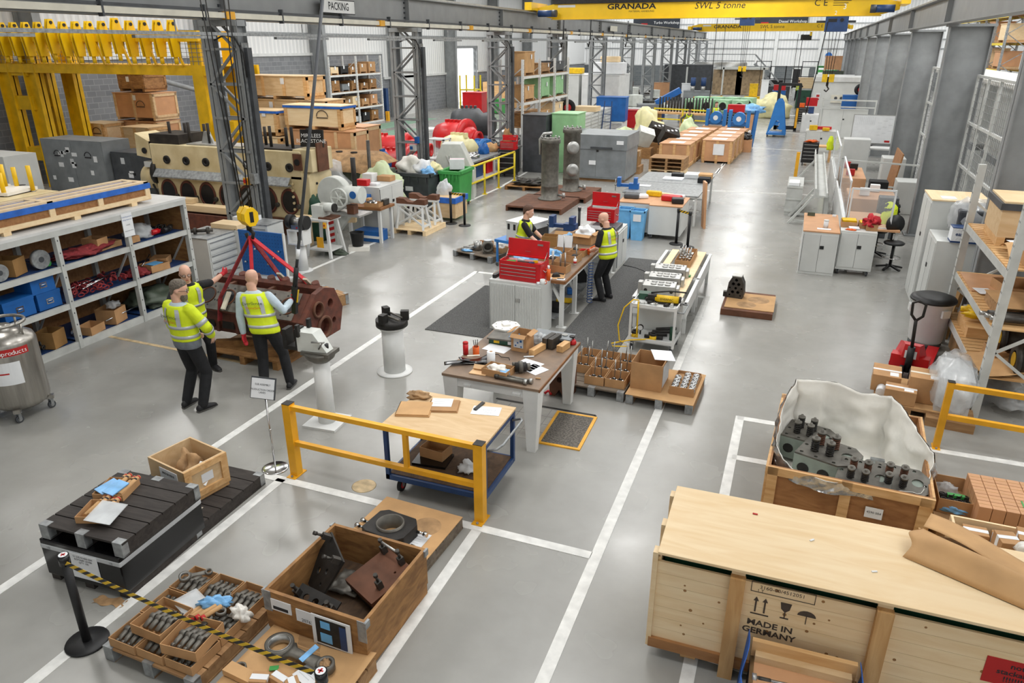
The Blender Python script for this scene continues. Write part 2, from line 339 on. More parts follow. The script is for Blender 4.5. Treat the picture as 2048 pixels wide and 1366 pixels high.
f=B('green_paint_line'); f.bx(-25.2,-23.4,37.6,46.8,0,.004); f.bx(-22.6,-21.2,36.0,40.5,0,.004); f.struct('trim_3')
f=B('pallet_grey')      # old machine foundation with inset tiles, below the steel table
for i in range(7):
    for j in range(4): f.bx(-3.5+i*.2,-3.5+i*.2+.19,7.7+j*.22,7.7+j*.22+.21,0,.002)
f.mats=['floor_tile']; M['floor_tile']=mat('floor_tile','#a5a29b',.5,0,.1,4,rand=0); f.struct('trim_4')
B('iron_dark').bar((-3.55,8.62,.003),(-2.1,8.62,.003),.035,.005).bar((-2.1,8.62,.003),(-2.12,7.9,.003),.035,.005).struct('trim_5')
B('tan_paint').lathe([(.001,.002),(.13,.002),(.14,0)],20,at(728,972)).struct('trim_6')
# ---------------------------------------------------------------- crane rails and columns
def girder(name,x,y0,y1,z0,z1,w=.34,cols=()):
    g=B('girder_grey').bx(x-w/2,x+w/2,y0,y1,z0,z0+.03).bx(x-w/2,x+w/2,y0,y1,z1-.03,z1).bx(x-.02,x+.02,y0,y1,z0,z1)
    for y in cols:
        g.bx(x-w/2+.03,x+w/2-.03,y-.012,y+.012,z0,z1)
        for k in range(5): g.m('dark_grey').bx(x+.02,x+.06,y-.09,y-.04,z0+.12+k*.14,z0+.17+k*.14).m('girder_grey')
    g.m('steel').bx(x-.03,x+.03,y0,y1,z1,z1+.07); return g
CYL=[-1.6+7.85*k for k in range(13)]; CYL[2]=13.8; CYL[5]=37.5; CYR=[13.7+7.85*k for k in range(11)]
g=girder('g',-12,-8,94.5,5.15,6.0,.4,CYL).struct('trim_7')
g=girder('g',2.95,-8,94.5,5.12,5.75,.34,[5.85]+CYR).struct('trim_8')
t=B('cream_paint').bx(-11.78,-11.7,-8,94.5,5.18,5.29).m('dark_grey').bx(-11.79,-11.74,-8,94.5,5.31,5.36)
for k in range(40): t.m('dark_grey').bx(-11.8,-11.69,-7+k*2.5,-6.96+k*2.5,5.12,5.42)
for k in range(14): t.m('safety_yellow').bx(-11.8,-11.66,1+k*6.3,1.25+k*6.3,5.16,5.31)
t.thing('busbar_trunking','long cream power busbar running under the left crane girder','busbar')
t=B('galv').bx(-11.24,-11.14,-6,93,4.83,4.89)
for k in range(26): t.bx(-11.23,-11.15,-5+k*3.9,-3+k*3.9,4.77,4.82).bx(-11.2,-11.18,-4+k*3.9,-3.98+k*3.9,4.89,5.1)
t.thing('cable_tray','galvanised cable tray and light fittings running along the left column row','cable tray')
for i,y in enumerate(CYL):
    if i==0: continue
    r=T('lattice_column',('grey lattice crane column %s'%['','behind the yellow hook block and red slings','rising behind the grey and green waste bins','beside the left end of the white pallet racking','at the far end of the white pallet racking','near the blue machine cabinet','behind the lathes'][i]) if i<7 else 'one of the small far lattice columns under the left crane girder','column',(-12,y,0),0,'far lattice crane columns' if i>=7 else None)
    for sx in (-1,1):
        p=B('steel_grey')
        p.bx(sx*.4-.1,sx*.4+.1,-.15,-.135,0,5.15).bx(sx*.4-.1,sx*.4+.1,.135,.15,0,5.15).bx(sx*.4-.008,sx*.4+.008,-.15,.15,0,5.15).bx(sx*.4-.16,sx*.4+.16,-.2,.2,0,.03)
        p.p('upright',r)
    b=B('steel_grey'); n=7
    for k in range(n):
        z=.25+k*.72; x0,x1=(-.4,.4) if k%2 else (.4,-.4)
        for yy in (-.15,.15):
            b.bar((-.45,yy,z),(.45,yy,z),.05,.05); b.bar((x0,yy,z),(x1,yy,z+.72),.05,.05)
    b.bx(-.5,.5,-.17,.17,5.03,5.15).p('bracing',r)
    if i<5:
        c=B('dark_grey').bx(.52,.62,-.05,.1,.6,4.6); c.m('galv').bx(.5,.53,-.1,.12,.5,4.7); c.p('conduit',r)
        B('black').tube([(-.1,-.2,4.75),(.2,-.22,4.85),(.45,-.2,4.8),(.57,-.12,4.5),(.57,-.1,4.0)],.018).p('cable',r)
    if i==2: B('safety_yellow').bx(.25,.4,-.3,-.17,1.7,1.85).m('red').cyl((.32,-.3,1.78),(.32,-.33,1.78),.045).m('galv').bx(.42,.56,-.28,-.13,1.72,1.95).p('isolator_switch',r)
    if i==3: B('cabinet_white').bx(.1,.3,-.3,-.16,1.45,1.65).m('blue').bx(.12,.22,-.31,-.3,1.5,1.6).bx(.3,.42,-.3,-.18,1.7,1.9).p('socket_box',r)
for i,y in enumerate([5.85]+CYR):
    r=T('crane_column',['broad grey crane column rising at the right edge of the photo','broad grey crane column behind the pallet rack with boxes','broad grey crane column between the two nearest mesh cages','broad grey crane column on the near side of the whiteboard','broad grey crane column just beyond the whiteboard'][i] if i<5 else 'one of the far broad grey columns of the right crane row','column',(2.95,y,0),0,'far right crane columns' if i>=5 else None)
    p=B('steel_grey').bx(0,.02,-.16,.16,0,5.12).bx(.9,.92,-.16,.16,0,5.12).bx(0,.92,-.012,.012,0,5.12); p.p('column_section',r)
    B('steel_grey').bx(-.1,1.02,-.25,.25,0,.03).p('base_plate',r)
    B('steel_grey').bx(-.05,.97,-.2,.2,5.06,5.12).p('cap_plate',r)
# left wall stanchions, purlins; back wall columns
for k in range(8):
    y=20.5+8.8*k
    if DY0-.6<y<DY1+.6: y=DY1+.7
    r=T('portal_column','grey portal frame column standing against the left cladding wall','column',(XL+.5,y,0),0,'portal columns on the left wall')
    B('steel_grey').bx(-.45,.45,-.015,.015,0,ROOF).p('web',r)
    B('steel_grey').bx(.43,.46,-.16,.16,0,ROOF).p('flange',r); B('steel_grey').bx(-.46,-.43,-.16,.16,0,ROOF).p('flange',r)
w=B('galv')
for z in (5.2,6.4,7.7): w.bx(XL,XL+.12,YB,YF,z,z+.1)
for z in (4.25,5.2,6.9): w.bx(XL,XR,YF-.12,YF,z,z+.1)
for x in (-21,-13.5,-4.2,.6,7.5): w.m('white_paint').bx(x-.18,x+.18,YF-.25,YF,0,ROOF)
w.struct('trim_10')
t=B('steel_grey').cyl((XL+1.2,23,3.9),(XL+1.0,33,1.4),.1).thing('brace_pipe','thick sloping grey wind brace low on the left wall behind the yellow frame','pipe')
# ---------------------------------------------------------------- overhead cranes
def crane(y,zb,h,big,lab):
    r=T('overhead_crane',lab,'crane',(-12,y,0))
    L=14.95
    g=B('crane_yellow'); w=.42
    g.bx(.9,L-.8,-w/2,w/2,zb,zb+h)
    for sx in (0,1):
        x0=.9 if not sx else L-.8; x1=.1 if not sx else L-.1
        g.add([(x0,-w/2,zb),(x1,-w/2,zb+h*.3),(x1,-w/2,zb+h*.75),(x0,-w/2,zb+h),(x0,w/2,zb),(x1,w/2,zb+h*.3),(x1,w/2,zb+h*.75),(x0,w/2,zb+h)],[(0,1,2,3),(7,6,5,4),(0,4,5,1),(1,5,6,2),(2,6,7,3)])
    g.p('bridge_girder',r)
    B('crane_yellow').bx(.8,L-.7,-w/2-.06,w/2+.06,zb-.03,zb).p('lower_flange',r)
    if big: B('iron_dark').bx(.9,L-.8,-w/2-.1,w/2,zb+h,zb+h+.18).p('top_duct',r)
    for x in (0,L):
        B('crane_yellow').bx(x-.16,x+.16,-1.1,1.1,6.08,6.4).p('end_carriage',r)
        m=B('navy').cyl((x+(.3 if x==0 else -.3),-.55,zb+h*.35),(x+(1.0 if x==0 else -1.0),-.55,zb+h*.35),.14).m('dark_grey').cyl((x+(.95 if x==0 else -.95),-.55,zb+h*.35),(x+(1.15 if x==0 else -1.15),-.55,zb+h*.35),.15)
        m.p('drive_motor',r)
    return r
Y1=34.3
c1=crane(Y1,5.74,.60,True,'nearer yellow overhead travelling crane lettered SWL 5 tonne with blue hoist')
text('GRANADA',.3,'ink',c1,(4.4,-.215,6.19),(PI/2,0,0),sx=1.45,bold=.008); text('MATERIAL HANDLING',.1,'ink',c1,(4.85,-.215,6.0),(PI/2,0,0),sx=1.1)
text('SWL 5 tonne',.36,'ink',c1,(8.1,-.215,6.17),(PI/2,0,0),shear=.2,sx=1.05); text('C E',.34,'ink',c1,(12.0,-.215,6.2),(PI/2,0,0)); text('3',.28,'ink_white',c1,(12.9,-.215,6.05),(PI/2,0,0)); text('2',.2,'ink_white',c1,(12.6,-.215,5.83),(PI/2,0,0))
for k in range(3): B('ink').bx(12.45,13.1-.1*k,-.218,-.213,6.26-.08*k,6.28-.08*k).p('small_print',c1)
B('white_paint').bx(1.1,1.9,-.218,-.213,6.2,6.3).p('plate',c1)
c2=crane(82,5.95,.68,False,'farther yellow overhead travelling crane hanging before the back wall banners')
text('GRANADA',.42,'ink',c2,(3.6,-.215,6.35),(PI/2,0,0),sx=1.3,bold=.008); text('SWL 5 tonne',.42,'ink',c2,(7.86,-.215,6.33),(PI/2,0,0)); text('C E',.38,'ink',c2,(12.2,-.215,6.35),(PI/2,0,0)); text('1',.3,'ink_white',c2,(12.9,-.215,6.1),(PI/2,0,0)); B('white_paint').bx(1.2,2.0,-.218,-.213,6.4,6.55).p('plate',c2)
def hoist(x,y,z,s,lab,ropes,hk):
    r=T('hoist_trolley',lab,'hoist',(x,y,z))
    B('navy').bx(-.42*s,.42*s,-.3,.3,-.55*s,0).m('black').bx(-.32*s,0,-.305,-.3,-.2*s,-.08*s).cyl((.18*s,-.32,-.13*s),(.18*s,-.3,-.13*s),.07*s).m('dark_grey').bx(-.75*s,-.42*s,-.05,.05,-.22*s,-.14*s).bx(.42*s,.7*s,-.05,.05,-.22*s,-.14*s).p('hoist_body',r)
    if ropes:
        for i in range(4): B('iron_dark').cyl(((-.2+.13*i)*s,0,-.5*s),((-.12+.08*i)*s,0,hk),.012,n=5).p('wire_rope',r)
        h=B('plug_yellow').box((-.13*s,0,hk),(.2*s,.22,.3*s)).box((.13*s,0,hk),(.2*s,.22,.3*s)).m('iron_dark').cyl((0,0,hk+.05),(0,0,hk-.3*s),.05*s).tube([(0,0,hk-.3*s),(.08*s,0,hk-.42*s),(0,0,hk-.52*s),(-.09*s,0,hk-.45*s)],.03*s)
        h.p('hook_block',r)
    return r
hoist(.68,Y1-.02,5.7,1,'blue hoist on the near crane, to the right, with a yellow hook block',True,-2.3)
B('black').tube([(.35,Y1-.5,5.5),(.2,Y1-.5,3.6),(.02,Y1-.5,2.0)],.02,5).thing('pendant_cable','thin black pendant cable hanging from the right blue hoist','cable')
hoist(-4.0,50,6.3,1,'small blue hoist box near the middle of the cranes beside the tonne lettering',True,-3.0)
h=B('iron_dark').bx(-.5,.5,-.3,.3,-.5,0).m('plug_yellow').bx(.3,.5,-.32,.3,-.1,.25); h.thing('hoist_trolley','dark hoist trolley hanging below the farther yellow crane at right','hoist',loc=(-.9,82,5.6))
for i,(x,y,zt,zb) in enumerate(((-5.2,45,6,1.7),(-.9,60,5.4,2.2),(-1.2,60,5.4,2.0),(-6.3,60,5.8,2.4),(-3.6,62,5.8,1.8))):
    B('iron_dark').cyl((x,y,zt),(x,y,zb),.02,n=5).thing('pendant_cable','thin dark cable hanging down from an overhead crane far away','cable','far hanging crane cables')
for k,(x,y) in enumerate(((-11.4,36.6),(-11.4,41.5),(-11.4,50.5))):
    B('black').tube([(x,y,6.1),(x,y,5.0),(x-.1,y,4.55),(x-.15,y,4.75)],.035,6).thing('looped_cable',['thick black cable looping down over the left girder below the crane end','second black cable hanging beside the left girder near the crane drive motors','looped cable hanging below the left girder near its number plate'][k],'cable')
B('cream_paint').bx(-11.82,-11.8,47.5,49.3,5.45,5.75).thing('number_plate','small cream plate fixed on the far part of the left crane girder','sign')
# signs and banners
r=T('packing_sign','white PACKING sign with dark border on the left crane girder','sign',(-11.76,17.97,5.58),PI/2)
B('ink').bx(-.78,.78,0,.02,-.17,.17).p('border',r); B('white_paint').bx(-.76,.76,-.005,.0,-.15,.15).p('panel',r); text('PACKING',.26,'ink',r,(0,-.008,0),(PI/2,0,0),sx=.85,bold=.003)
for x,s,w in ((-17.1,'Turbo Workshop',3.86),(-3.0,'Diesel Workshop',4.2)):
    r=T('banner','dark wall banner reading %s behind the cranes'%s,'banner',(x,YF-.3,7.3))
    B('banner').bx(-w,w*.45,0,.04,-.8,.8).p('panel',r); text(s,.42,'ink_white',r,(w*.45-1.6,-.01,-.15),(PI/2,0,0)); B('ink_red').bx(-w*.75,-w*.55,-.01,0,-.35,-.2).p('logo',r)
# ================================================================ kit of repeated goods
def pallet(label,loc,rz,w,d,h=.14,mk='pallet_wood',group=None,n=7,caps=False,boards='x',cat='pallet'):
    "deck boards run along x, bearers along y"
    r=T('pallet',label,cat,loc,rz,group); b=B(mk); s=d/n
    for i in range(n): b.bx(-w/2,w/2,-d/2+i*s+.006,-d/2+(i+1)*s-.006,h-.022,h)
    b.p('deck',r)
    for i in range(3):
        x=(i-1)*(w/2-.05); c=B(mk); c.bx(x-.045,x+.045,-d/2,d/2,.02,h-.022).bx(x-.05,x+.05,-d/2,d/2,0,.02)
        if caps: c.m('galv').bx(x-.05,x+.05,-d/2-.004,-d/2+.07,.005,h+.004).bx(x-.05,x+.05,d/2-.07,d/2+.004,.005,h+.004)
        c.p('bearer',r)
    return r
def tray(label,loc,rz,w,d,h,mk='cardboard',group=None,cat='box',name='cardboard_tray',th=.006,flaps=0,parent=None):
    b=B(mk); b.bx(-w/2,w/2,-d/2,d/2,0,th)
    for s in (-1,1): b.bx(s*w/2-th*(s>0),s*w/2+th*(s<0),-d/2,d/2,th,h).bx(-w/2+th,w/2-th,s*d/2-th*(s>0),s*d/2+th*(s<0),th,h)
    if flaps:
        for s in (-1,1):
            b.box((s*(w/2+flaps*.33),0,h+flaps*.12),(flaps*.72,d*.96,.004),(0,-s*.35*-1,0)); b.box((0,s*(d/2+flaps*.3),h-flaps*.15),(w*.96,flaps*.7,.004),(-s*.5,0,0))
    if parent: return b.obj(name,None,parent,loc,rz)
    return b.thing(name,label,cat,group,loc,rz)
def carton(label,loc,rz,w,d,h,mk='cardboard',group=None,tape=True,lab=True,cat='box',name='carton',tk='tape'):
    r=T(name,label,cat,loc,rz,group); B(mk).bx(-w/2,w/2,-d/2,d/2,0,h).obj('carton_body',None,r,bev=.004)
    if tape: B(tk).bx(-w/2-.001,w/2+.001,-.025,.025,h-.001,h+.002).bx(-w/2-.002,-w/2,-.025,.025,h*.6,h).bx(w/2,w/2+.002,-.025,.025,h*.6,h).p('tape',r)
    if lab: B('paper').bx(w*.1,w*.4,-d*.4,-d*.12,h,h+.002).p('label',r)
    return r
def sheet(label,loc,rz,w,d,lines=4,cat='paper',group=None,mk='paper',rot=None,name='paper_sheet'):
    r=T(name,label,cat,loc,rz,group,rot)
    B(mk).bx(-w/2,w/2,-d/2,d/2,0,.002).p('page',r)
    if lines:
        b=B('paper_grey')
        for i in range(lines): b.bx(-w*.4,w*(.1+.28*R.random()),d*(.36-.72*i/max(1,lines))-.004,d*(.36-.72*i/max(1,lines))+.003,.002,.0028)
        b.p('printed_text',r)
    return r
def crate(label,loc,rz,w,d,h,mk='pine',bk=None,nb=3,group=None,feet=.1,lid=True,labs=0,mark=False,cat='crate',name='wooden_crate',film=None,simple=False):
    "closed crate with battens on skids"
    r=T(name,label,cat,loc,rz,group); bk=bk or {'board_tan':'ply','ply':'pine','pine_light':'pine','ply_brown':'board_tan'}.get(mk,mk)
    B(mk).bx(-w/2,w/2,-d/2,d/2,feet,h).p('panelling',r)
    if not simple:
        b=B(bk)
        for i in range(nb):
            x=-w/2+.05+(w-.1)*i/max(1,nb-1)
            for s in (-1,1): b.bx(x-.05,x+.05,s*(d/2+.012)-.012,s*(d/2+.012)+.012,feet,h-.005)
        for s in (-1,1):
            for t in (-1,1): b.bx(s*(w/2+.012)-.012,s*(w/2+.012)+.012,t*(d/2-.05)-.05,t*(d/2-.05)+.05,feet,h-.005)
            b.bx(s*(w/2+.012)-.012,s*(w/2+.012)+.012,-d/2,d/2,h-.1,h-.005).bx(s*(w/2+.012)-.012,s*(w/2+.012)+.012,-d/2,d/2,feet,feet+.09)
        b.p('batten',r)
    if feet:
        for i in range(2 if simple else 3):
            x=(-w/2+.06)+(w-.12)*i/(1 if simple else 2); B(bk).bx(x-.05,x+.05,-d/2,d/2,0,feet).p('skid',r)
    if lid: B(mk).bx(-w/2-.03,w/2+.03,-d/2-.03,d/2+.03,h,h+.03).p('lid',r)
    if film: B(film).bx(-w/2-.034,w/2+.034,-d/2-.034,d/2+.034,h-.06,h+.006).p('film_cover',r)
    for i in range(labs):
        x=-w*.32+w*.6*R.random(); z=feet+(h-feet)*(.45+.3*R.random()); B('paper').bx(x,x+.14,-d/2-.028,-d/2-.025,z,z+.18).p('label',r)
    if mark:
        x=w*.18; z=feet+(h-feet)*.5; s=min(.2,h*.3); b=B('stencil')
        b.tube([(x+s*math.cos(a*PI/8),-d/2-.026,z+s*.9*math.sin(a*PI/8)) for a in range(9)],.012,5); b.bx(x-s,x+s,-d/2-.027,-d/2-.024,z-.05,z-.02)
        b.p('stencil_mark',r)
    return r
def open_crate(label,loc,rz,w,d,h,mk='pine',bk=None,ik=None,nb=0,group=None,feet=.1,th=.022,cat='crate',name='open_crate',rim=True):
    r=T(name,label,cat,loc,rz,group); bk=bk or mk
    for nm,(x0,x1,y0,y1) in (('side_panel',(-w/2,w/2,-d/2,-d/2+th)),('side_panel',(-w/2,w/2,d/2-th,d/2)),('end_panel',(-w/2,-w/2+th,-d/2+th,d/2-th)),('end_panel',(w/2-th,w/2,-d/2+th,d/2-th))):
        B(mk).bx(x0,x1,y0,y1,feet,h).obj(nm,None,r)
    B(ik or mk).bx(-w/2+th,w/2-th,-d/2+th,d/2-th,feet,feet+.02).p('bottom_board',r)
    b=B(bk); t2=.024
    if rim:
        for s in (-1,1):
            y=s*(d/2+t2/2); b.bx(-w/2-t2,w/2+t2,y-t2/2,y+t2/2,h-.09,h).bx(-w/2-t2,w/2+t2,y-t2/2,y+t2/2,feet-.01,feet+.09)
            x=s*(w/2+t2/2); b.bx(x-t2/2,x+t2/2,-d/2,d/2,h-.09,h).bx(x-t2/2,x+t2/2,-d/2,d/2,feet-.01,feet+.09)
            for i in range(nb):
                xx=-w/2+.05+(w-.1)*i/max(1,nb-1); b.bx(xx-.05,xx+.05,y-t2/2,y+t2/2,feet,h)
            for t in (-1,1): b.bx(x-t2/2,x+t2/2,t*(d/2-.05)-.05,t*(d/2-.05)+.05,feet,h)
        b.p('frame',r)
    for i in range(3):
        x=(i-1)*(w/2-.06); B(bk).bx(x-.05,x+.05,-d/2,d/2,0,feet).p('skid',r)
    return r
def cabinet(label,loc,rz,w,d,h,mk='cabinet_white',doors=2,drawers=0,group=None,wheels=False,name='cabinet',cat='cabinet',topk=None,hk='black',tambour=False):
    r=T(name,label,cat,loc,rz,group); z0=.12 if wheels else 0
    B(mk).bx(-w/2,w/2,-d/2,d/2,z0,h).obj('body',None,r,bev=.004)
    if topk: B(topk).bx(-w/2-.01,w/2+.01,-d/2-.01,d/2+.01,h,h+.025).p('top',r)
    if doors:
        dw=(w-.04)/doors
        for i in range(doors):
            x0=-w/2+.02+i*dw; dr=B(mk).bx(x0+.003,x0+dw-.003,-d/2-.012,-d/2,z0+.06,h-.05)
            if tambour:
                for k in range(int(dw/.03)): dr.bx(x0+.01+k*.03,x0+.03+k*.03,-d/2-.02,-d/2-.012,z0+.07,h-.06)
            do=dr.p('door',r); B('dark_grey').bx(x0-.002,x0+.002,-d/2-.014,-d/2,z0+.06,h-.05).p('door_gap',do)
            if i==doors//2: B(hk).bx(x0+.01,x0+.09,-d/2-.024,-d/2-.012,h*.62,h*.62+.07).p('handle',do)
    if drawers:
        dh=(h-z0-.1)/drawers
        for i in range(drawers):
            z=z0+.05+i*dh; do=B(mk).bx(-w/2+.03,w/2-.03,-d/2-.014,-d/2,z+.006,z+dh-.006).p('drawer',r)
            B('alu').bx(-w/2+.05,w/2-.05,-d/2-.028,-d/2-.014,z+dh-.035,z+dh-.015).p('handle',do)
    if wheels:
        for sx in (-1,1):
            for sy in (-1,1): castor(r,(sx*(w/2-.07),sy*(d/2-.08),0),.05)
    return r
def castor(par,c,rad=.06,hub='alu',tyre='dark_grey',h=None):
    x,y,z=c; h=h or rad*2.3
    o=B(tyre).cyl((x-.018,y,z+rad),(x+.018,y,z+rad),rad,n=16).m(hub).cyl((x-.02,y,z+rad),(x+.02,y,z+rad),rad*.55,n=12).m('galv').bx(x-.03,x-.022,y-.02,y+.02,z+rad*.8,z+h).bx(x+.022,x+.03,y-.02,y+.02,z+rad*.8,z+h).bx(x-.035,x+.035,y-.035,y+.035,z+h-.01,z+h)
    return o.p('castor',par)
def stanchion(label,loc,h=.9,top=True):
    r=T('stanchion',label,'barrier post',loc)
    B('black').lathe([(.001,.0),(.165,.0),(.17,.012),(.165,.022),(.05,.03)],28).p('base',r)
    B('black').cyl((0,0,.02),(0,0,h-.06),.034,n=18).p('post',r)
    B('black_gloss').cyl((0,0,h-.09),(0,0,h),.042,n=18).p('belt_head',r)
    if top:B('paper').cyl((0,0,h),(0,0,h+.003),.034).m('ink_red').bx(-.02,.02,-.006,.006,h+.003,h+.004).bx(-.006,.006,-.02,.02,h+.003,h+.004).p('cap_sticker',r)
    return r
def belt(label,p,q,sag=.05,w=.05,n=46):
    b=B('plug_yellow','black'); p=Vector(p);q=Vector(q)
    def pt(t,z): v=p.lerp(q,t); return v+Vector((0,0,-4*sag*t*(1-t)+z))
    for i in range(n):
        b.m('black' if i%2 else 'plug_yellow'); a=i/n; c=(i+1)/n; sk=.9/n
        f=lambda t:min(1,max(0,t))
        b.add([pt(f(a+sk),w/2),pt(f(c+sk),w/2),pt(f(c-sk),-w/2),pt(f(a-sk),-w/2)],[(0,1,2,3)])
    o=b.thing('barrier_belt',label,'belt'); s=o.modifiers.new('thick','SOLIDIFY'); s.thickness=.002; return o
def guard(label,p,q,h=.95,k=.06,mk='safety_yellow',mid=None,feet=True,posts=2,mz=.45,name='guard_rail',r=None,w2=.1):
    "square tube barrier from p to q"
    p=Vector(p);q=Vector(q);L=(q-p).length; rz=math.atan2(q.y-p.y,q.x-p.x)
    r=T(name,label,'barrier',p,rz)
    for i in range(posts):
        x=L*i/(posts-1); c=B(mk).bx(x-w2/2,x+w2/2,-w2/2,w2/2,0,h)
        c.m('iron_dark').bx(x-w2/2-.002,x+w2/2+.002,-w2/2-.002,w2/2+.002,h,h+.006); o=c.p('post',r)
        if feet: B(mk).bx(x-w2*.6,x+w2*.6,-w2*1.1,w2*1.1,0,.012).m('galv').cyl((x,-w2*.85,.012),(x,-w2*.85,.03),.014,n=6).cyl((x,w2*.85,.012),(x,w2*.85,.03),.014,n=6).p('foot_plate',r)
    B(mk).bx(w2/2,L-w2/2,-k/2,k/2,h-k-.02,h-.02).p('top_rail',r)
    B(mk).bx(w2/2,L-w2/2,-k/2,k/2,mz-k/2,mz+k/2).p('middle_rail',r)
    for x in (mid or []): B(mk).bx(x-.025,x+.025,-.025,.025,mz+k/2,h-k-.02).p('brace',r)
    return r
STOP=set('on in at by under below beside behind before with left right of near inside lying standing along from across to beyond over lined stacked wrapped leaning crowded hanging holding fixed shelf, left, carrying cut for propped'.split())
HUE=set('white red blue yellow green grey black dark pale tan brown small orange bright cream clear plastic first second long large farther nearer tiny silver shiny kraft'.split())
def kind(lab):
    o=[]
    for w in lab.replace(',',' ,').split():
        if w==',' or (w in STOP and o): break
        if w in STOP: continue
        o.append(w.strip("'"))
    return '_'.join(o[-2:] if len(o)>1 and o[-2] not in HUE else o[-1:]).lower().replace('-','_')
def slab(lab,p,d,mk,rz=0,bev=0,rot=None):
    k=kind(lab); return B(mk).bx(-d[0]/2,d[0]/2,-d[1]/2,d[1]/2,0,d[2]).thing(k,lab,k.split('_')[-1],loc=p,rz=rz,bev=bev,rot=rot)
def rag(label,loc,d,mk='paper',seed=1,name='rag',cat='cloth',amp=.4,fr=2.2,group=None,n=11,rz=None):
    return B(mk).blob((0,0,d[2]*.55),d,n,amp,fr,seed).thing(name,label,cat,group,loc,rz)
def racking(name,label,loc,rz,bays,bw,d,h,levels,mk='rack_paint',beam=None,deck=None,rails=0,posts_w=.09,bh=.11):
    "x along the face, front at y=0, depth towards +y"
    r=T(name,label,'racking',loc,rz)
    for i in range(bays+1):
        for y in (0,d):
            p=B(mk).bx(i*bw-posts_w/2,i*bw+posts_w/2,y-.05,y+.05,0,h+(.0)); p.m('dark_grey')
            if y==0:
                for k in range(int(h/.15)): p.bx(i*bw-.03,i*bw-.018,-.052,-.05,.1+k*.15,.125+k*.15).bx(i*bw+.018,i*bw+.03,-.052,-.05,.1+k*.15,.125+k*.15)
            p.p('upright',r)
        b=B(mk); z=.25; s=0
        while z+.7<h: b.bar((i*bw,.05 if s else d-.05,z),(i*bw,d-.05 if s else .05,z+.7),.035,.035); z+=.7; s=1-s
        b.p('frame_brace',r)
    for z in levels:
        for j in range(bays):
            for y in (0,d): B(beam or mk).bx(j*bw+posts_w/2,(j+1)*bw-posts_w/2,y-.03,y+.03,z-bh,z).p('beam',r)
            if deck:
                dk=B(deck); 
                if deck in('pallet_wood','pine_y','pine'):
                    n=int(bw/.14)
                    for k in range(n): dk.bx(j*bw+.06+k*(bw-.12)/n,j*bw+.06+(k+.8)*(bw-.12)/n,-.02,d+.02,z,z+.018)
                else: dk.bx(j*bw+.02,(j+1)*bw-.02,.03,d-.03,z-.02,z)
                dk.p('shelf_deck',r)
    return r
def bag(name,label,loc,d,mk,seed=1,cat='bag',amp=.3,fr=2,rz=None,group=None): return rag(label,loc,d,mk,seed,name,cat,amp,fr,group,14,rz)
def bolt(b,p,q,r,hr=None,hl=.03):
    p=Vector(p);q=Vector(q);b.cyl(p,q,r,n=10); d=(q-p).normalized(); b.cyl(q,q+d*hl,hr or r*1.7,n=6)
# ================================================================ foreground, right
r=T('long_pine_crate','long pale pine crate with raised lid, stencilled MADE IN GERMANY, bottom right','crate',(-.6,4.73,0),.012)
W,D,H=3.5,.86,1.0
b=B('pine_light')
for i in range(7): b.bx(0,W,0,.022,.18+i*.108,.18+(i+1)*.108-.002)
b.m('old_wood')
for k in range(34): b.cyl((.05+R.random()*2.9,-.001,.22+R.random()*.7),(.0+.05+R.random()*.01,0,.22),.0001) if 0 else b.lathe([(.001,0),(.008+R.random()*.008,.0008)],8,(.05+R.random()*2.9,-.0005,.22+R.random()*.7),(PI/2,0,0))
b.p('side_panel',r)
b=B('pine_light')
for i in range(7): b.bx(0,W,D-.022,D,.18+i*.113,.18+(i+1)*.113-.002)
b.p('side_panel',r)
B('pine_light').bx(0,.022,.022,D-.022,.18,.96).p('end_panel',r)
B('pine_light').bx(-.04,0,-.02,.07,.1,1.02).bx(-.04,0,D-.07,D+.02,.1,1.02).bx(-.04,0,.35,.45,.1,1.02).p('end_batten',r)
B('ply_brown').bx(-.02,W,-.03,.0,.1,.19).p('base_board',r)
for x in (.6,1.6,2.75): B('pine_z').bx(x-.055,x+.055,-.06,-.0,0,.97).m('pine_light').bx(x-.05,x+.05,0,D,.97,1.03).p('post',r)
for x in (.3,1.2,2.2,3.2): B('pine').bx(x-.06,x+.06,.05,D-.05,0,.1).p('skid',r)
B('dark_green').bx(.04,W-.03,.1,D-.03,.3,.99).p('packed_cover',r)
B('pine_light').bx(-.0,W,-.05,D+.06,1.03,1.055).obj('lid',None,r,bev=.003)
ZS=.075; b=B('stencil'); b.xf((0,0,ZS)); x=.75
for dx in (0,.065): b.bx(x+dx-.006,x+dx+.006,-.004,-.0006,.6,.7).add([(x+dx-.02,-.003,.7),(x+dx+.02,-.003,.7),(x+dx,-.003,.74)],[(0,1,2)])
b.bx(x-.03,x+.1,-.004,-.0006,.575,.585)
b.add([(x+.17,-.003,.74),(x+.25,-.003,.74),(x+.24,-.003,.68),(x+.21,-.003,.65),(x+.18,-.003,.68)],[(4,3,2,1,0)]).bx(x+.206,x+.214,-.004,-.0006,.6,.66).bx(x+.18,x+.24,-.004,-.0006,.593,.603)
b.add([(x+.36+.065*math.cos(a*PI/8),-.003,.66+.05*math.sin(a*PI/8)) for a in range(9)],[tuple(range(8,-1,-1))]).bx(x+.357,x+.363,-.004,-.0006,.59,.67)
b.p('handling_symbols',r)
text('MADE IN\nGERMANY',.075,'stencil',r,(x+.12,-.002,.53),(PI/2,0,0),sx=1.1,bold=.002)
b=B('stencil'); b.xf((0,0,.045)).bx(x-.05,x+.4,-.003,-.0006,.9,.905).bx(x-.05,x+.4,-.003,-.0006,.81,.815).bx(x-.05,x-.045,-.003,-.0006,.81,.9).bx(x+.395,x+.4,-.003,-.0006,.81,.9); b.p('stencil_frame',r)
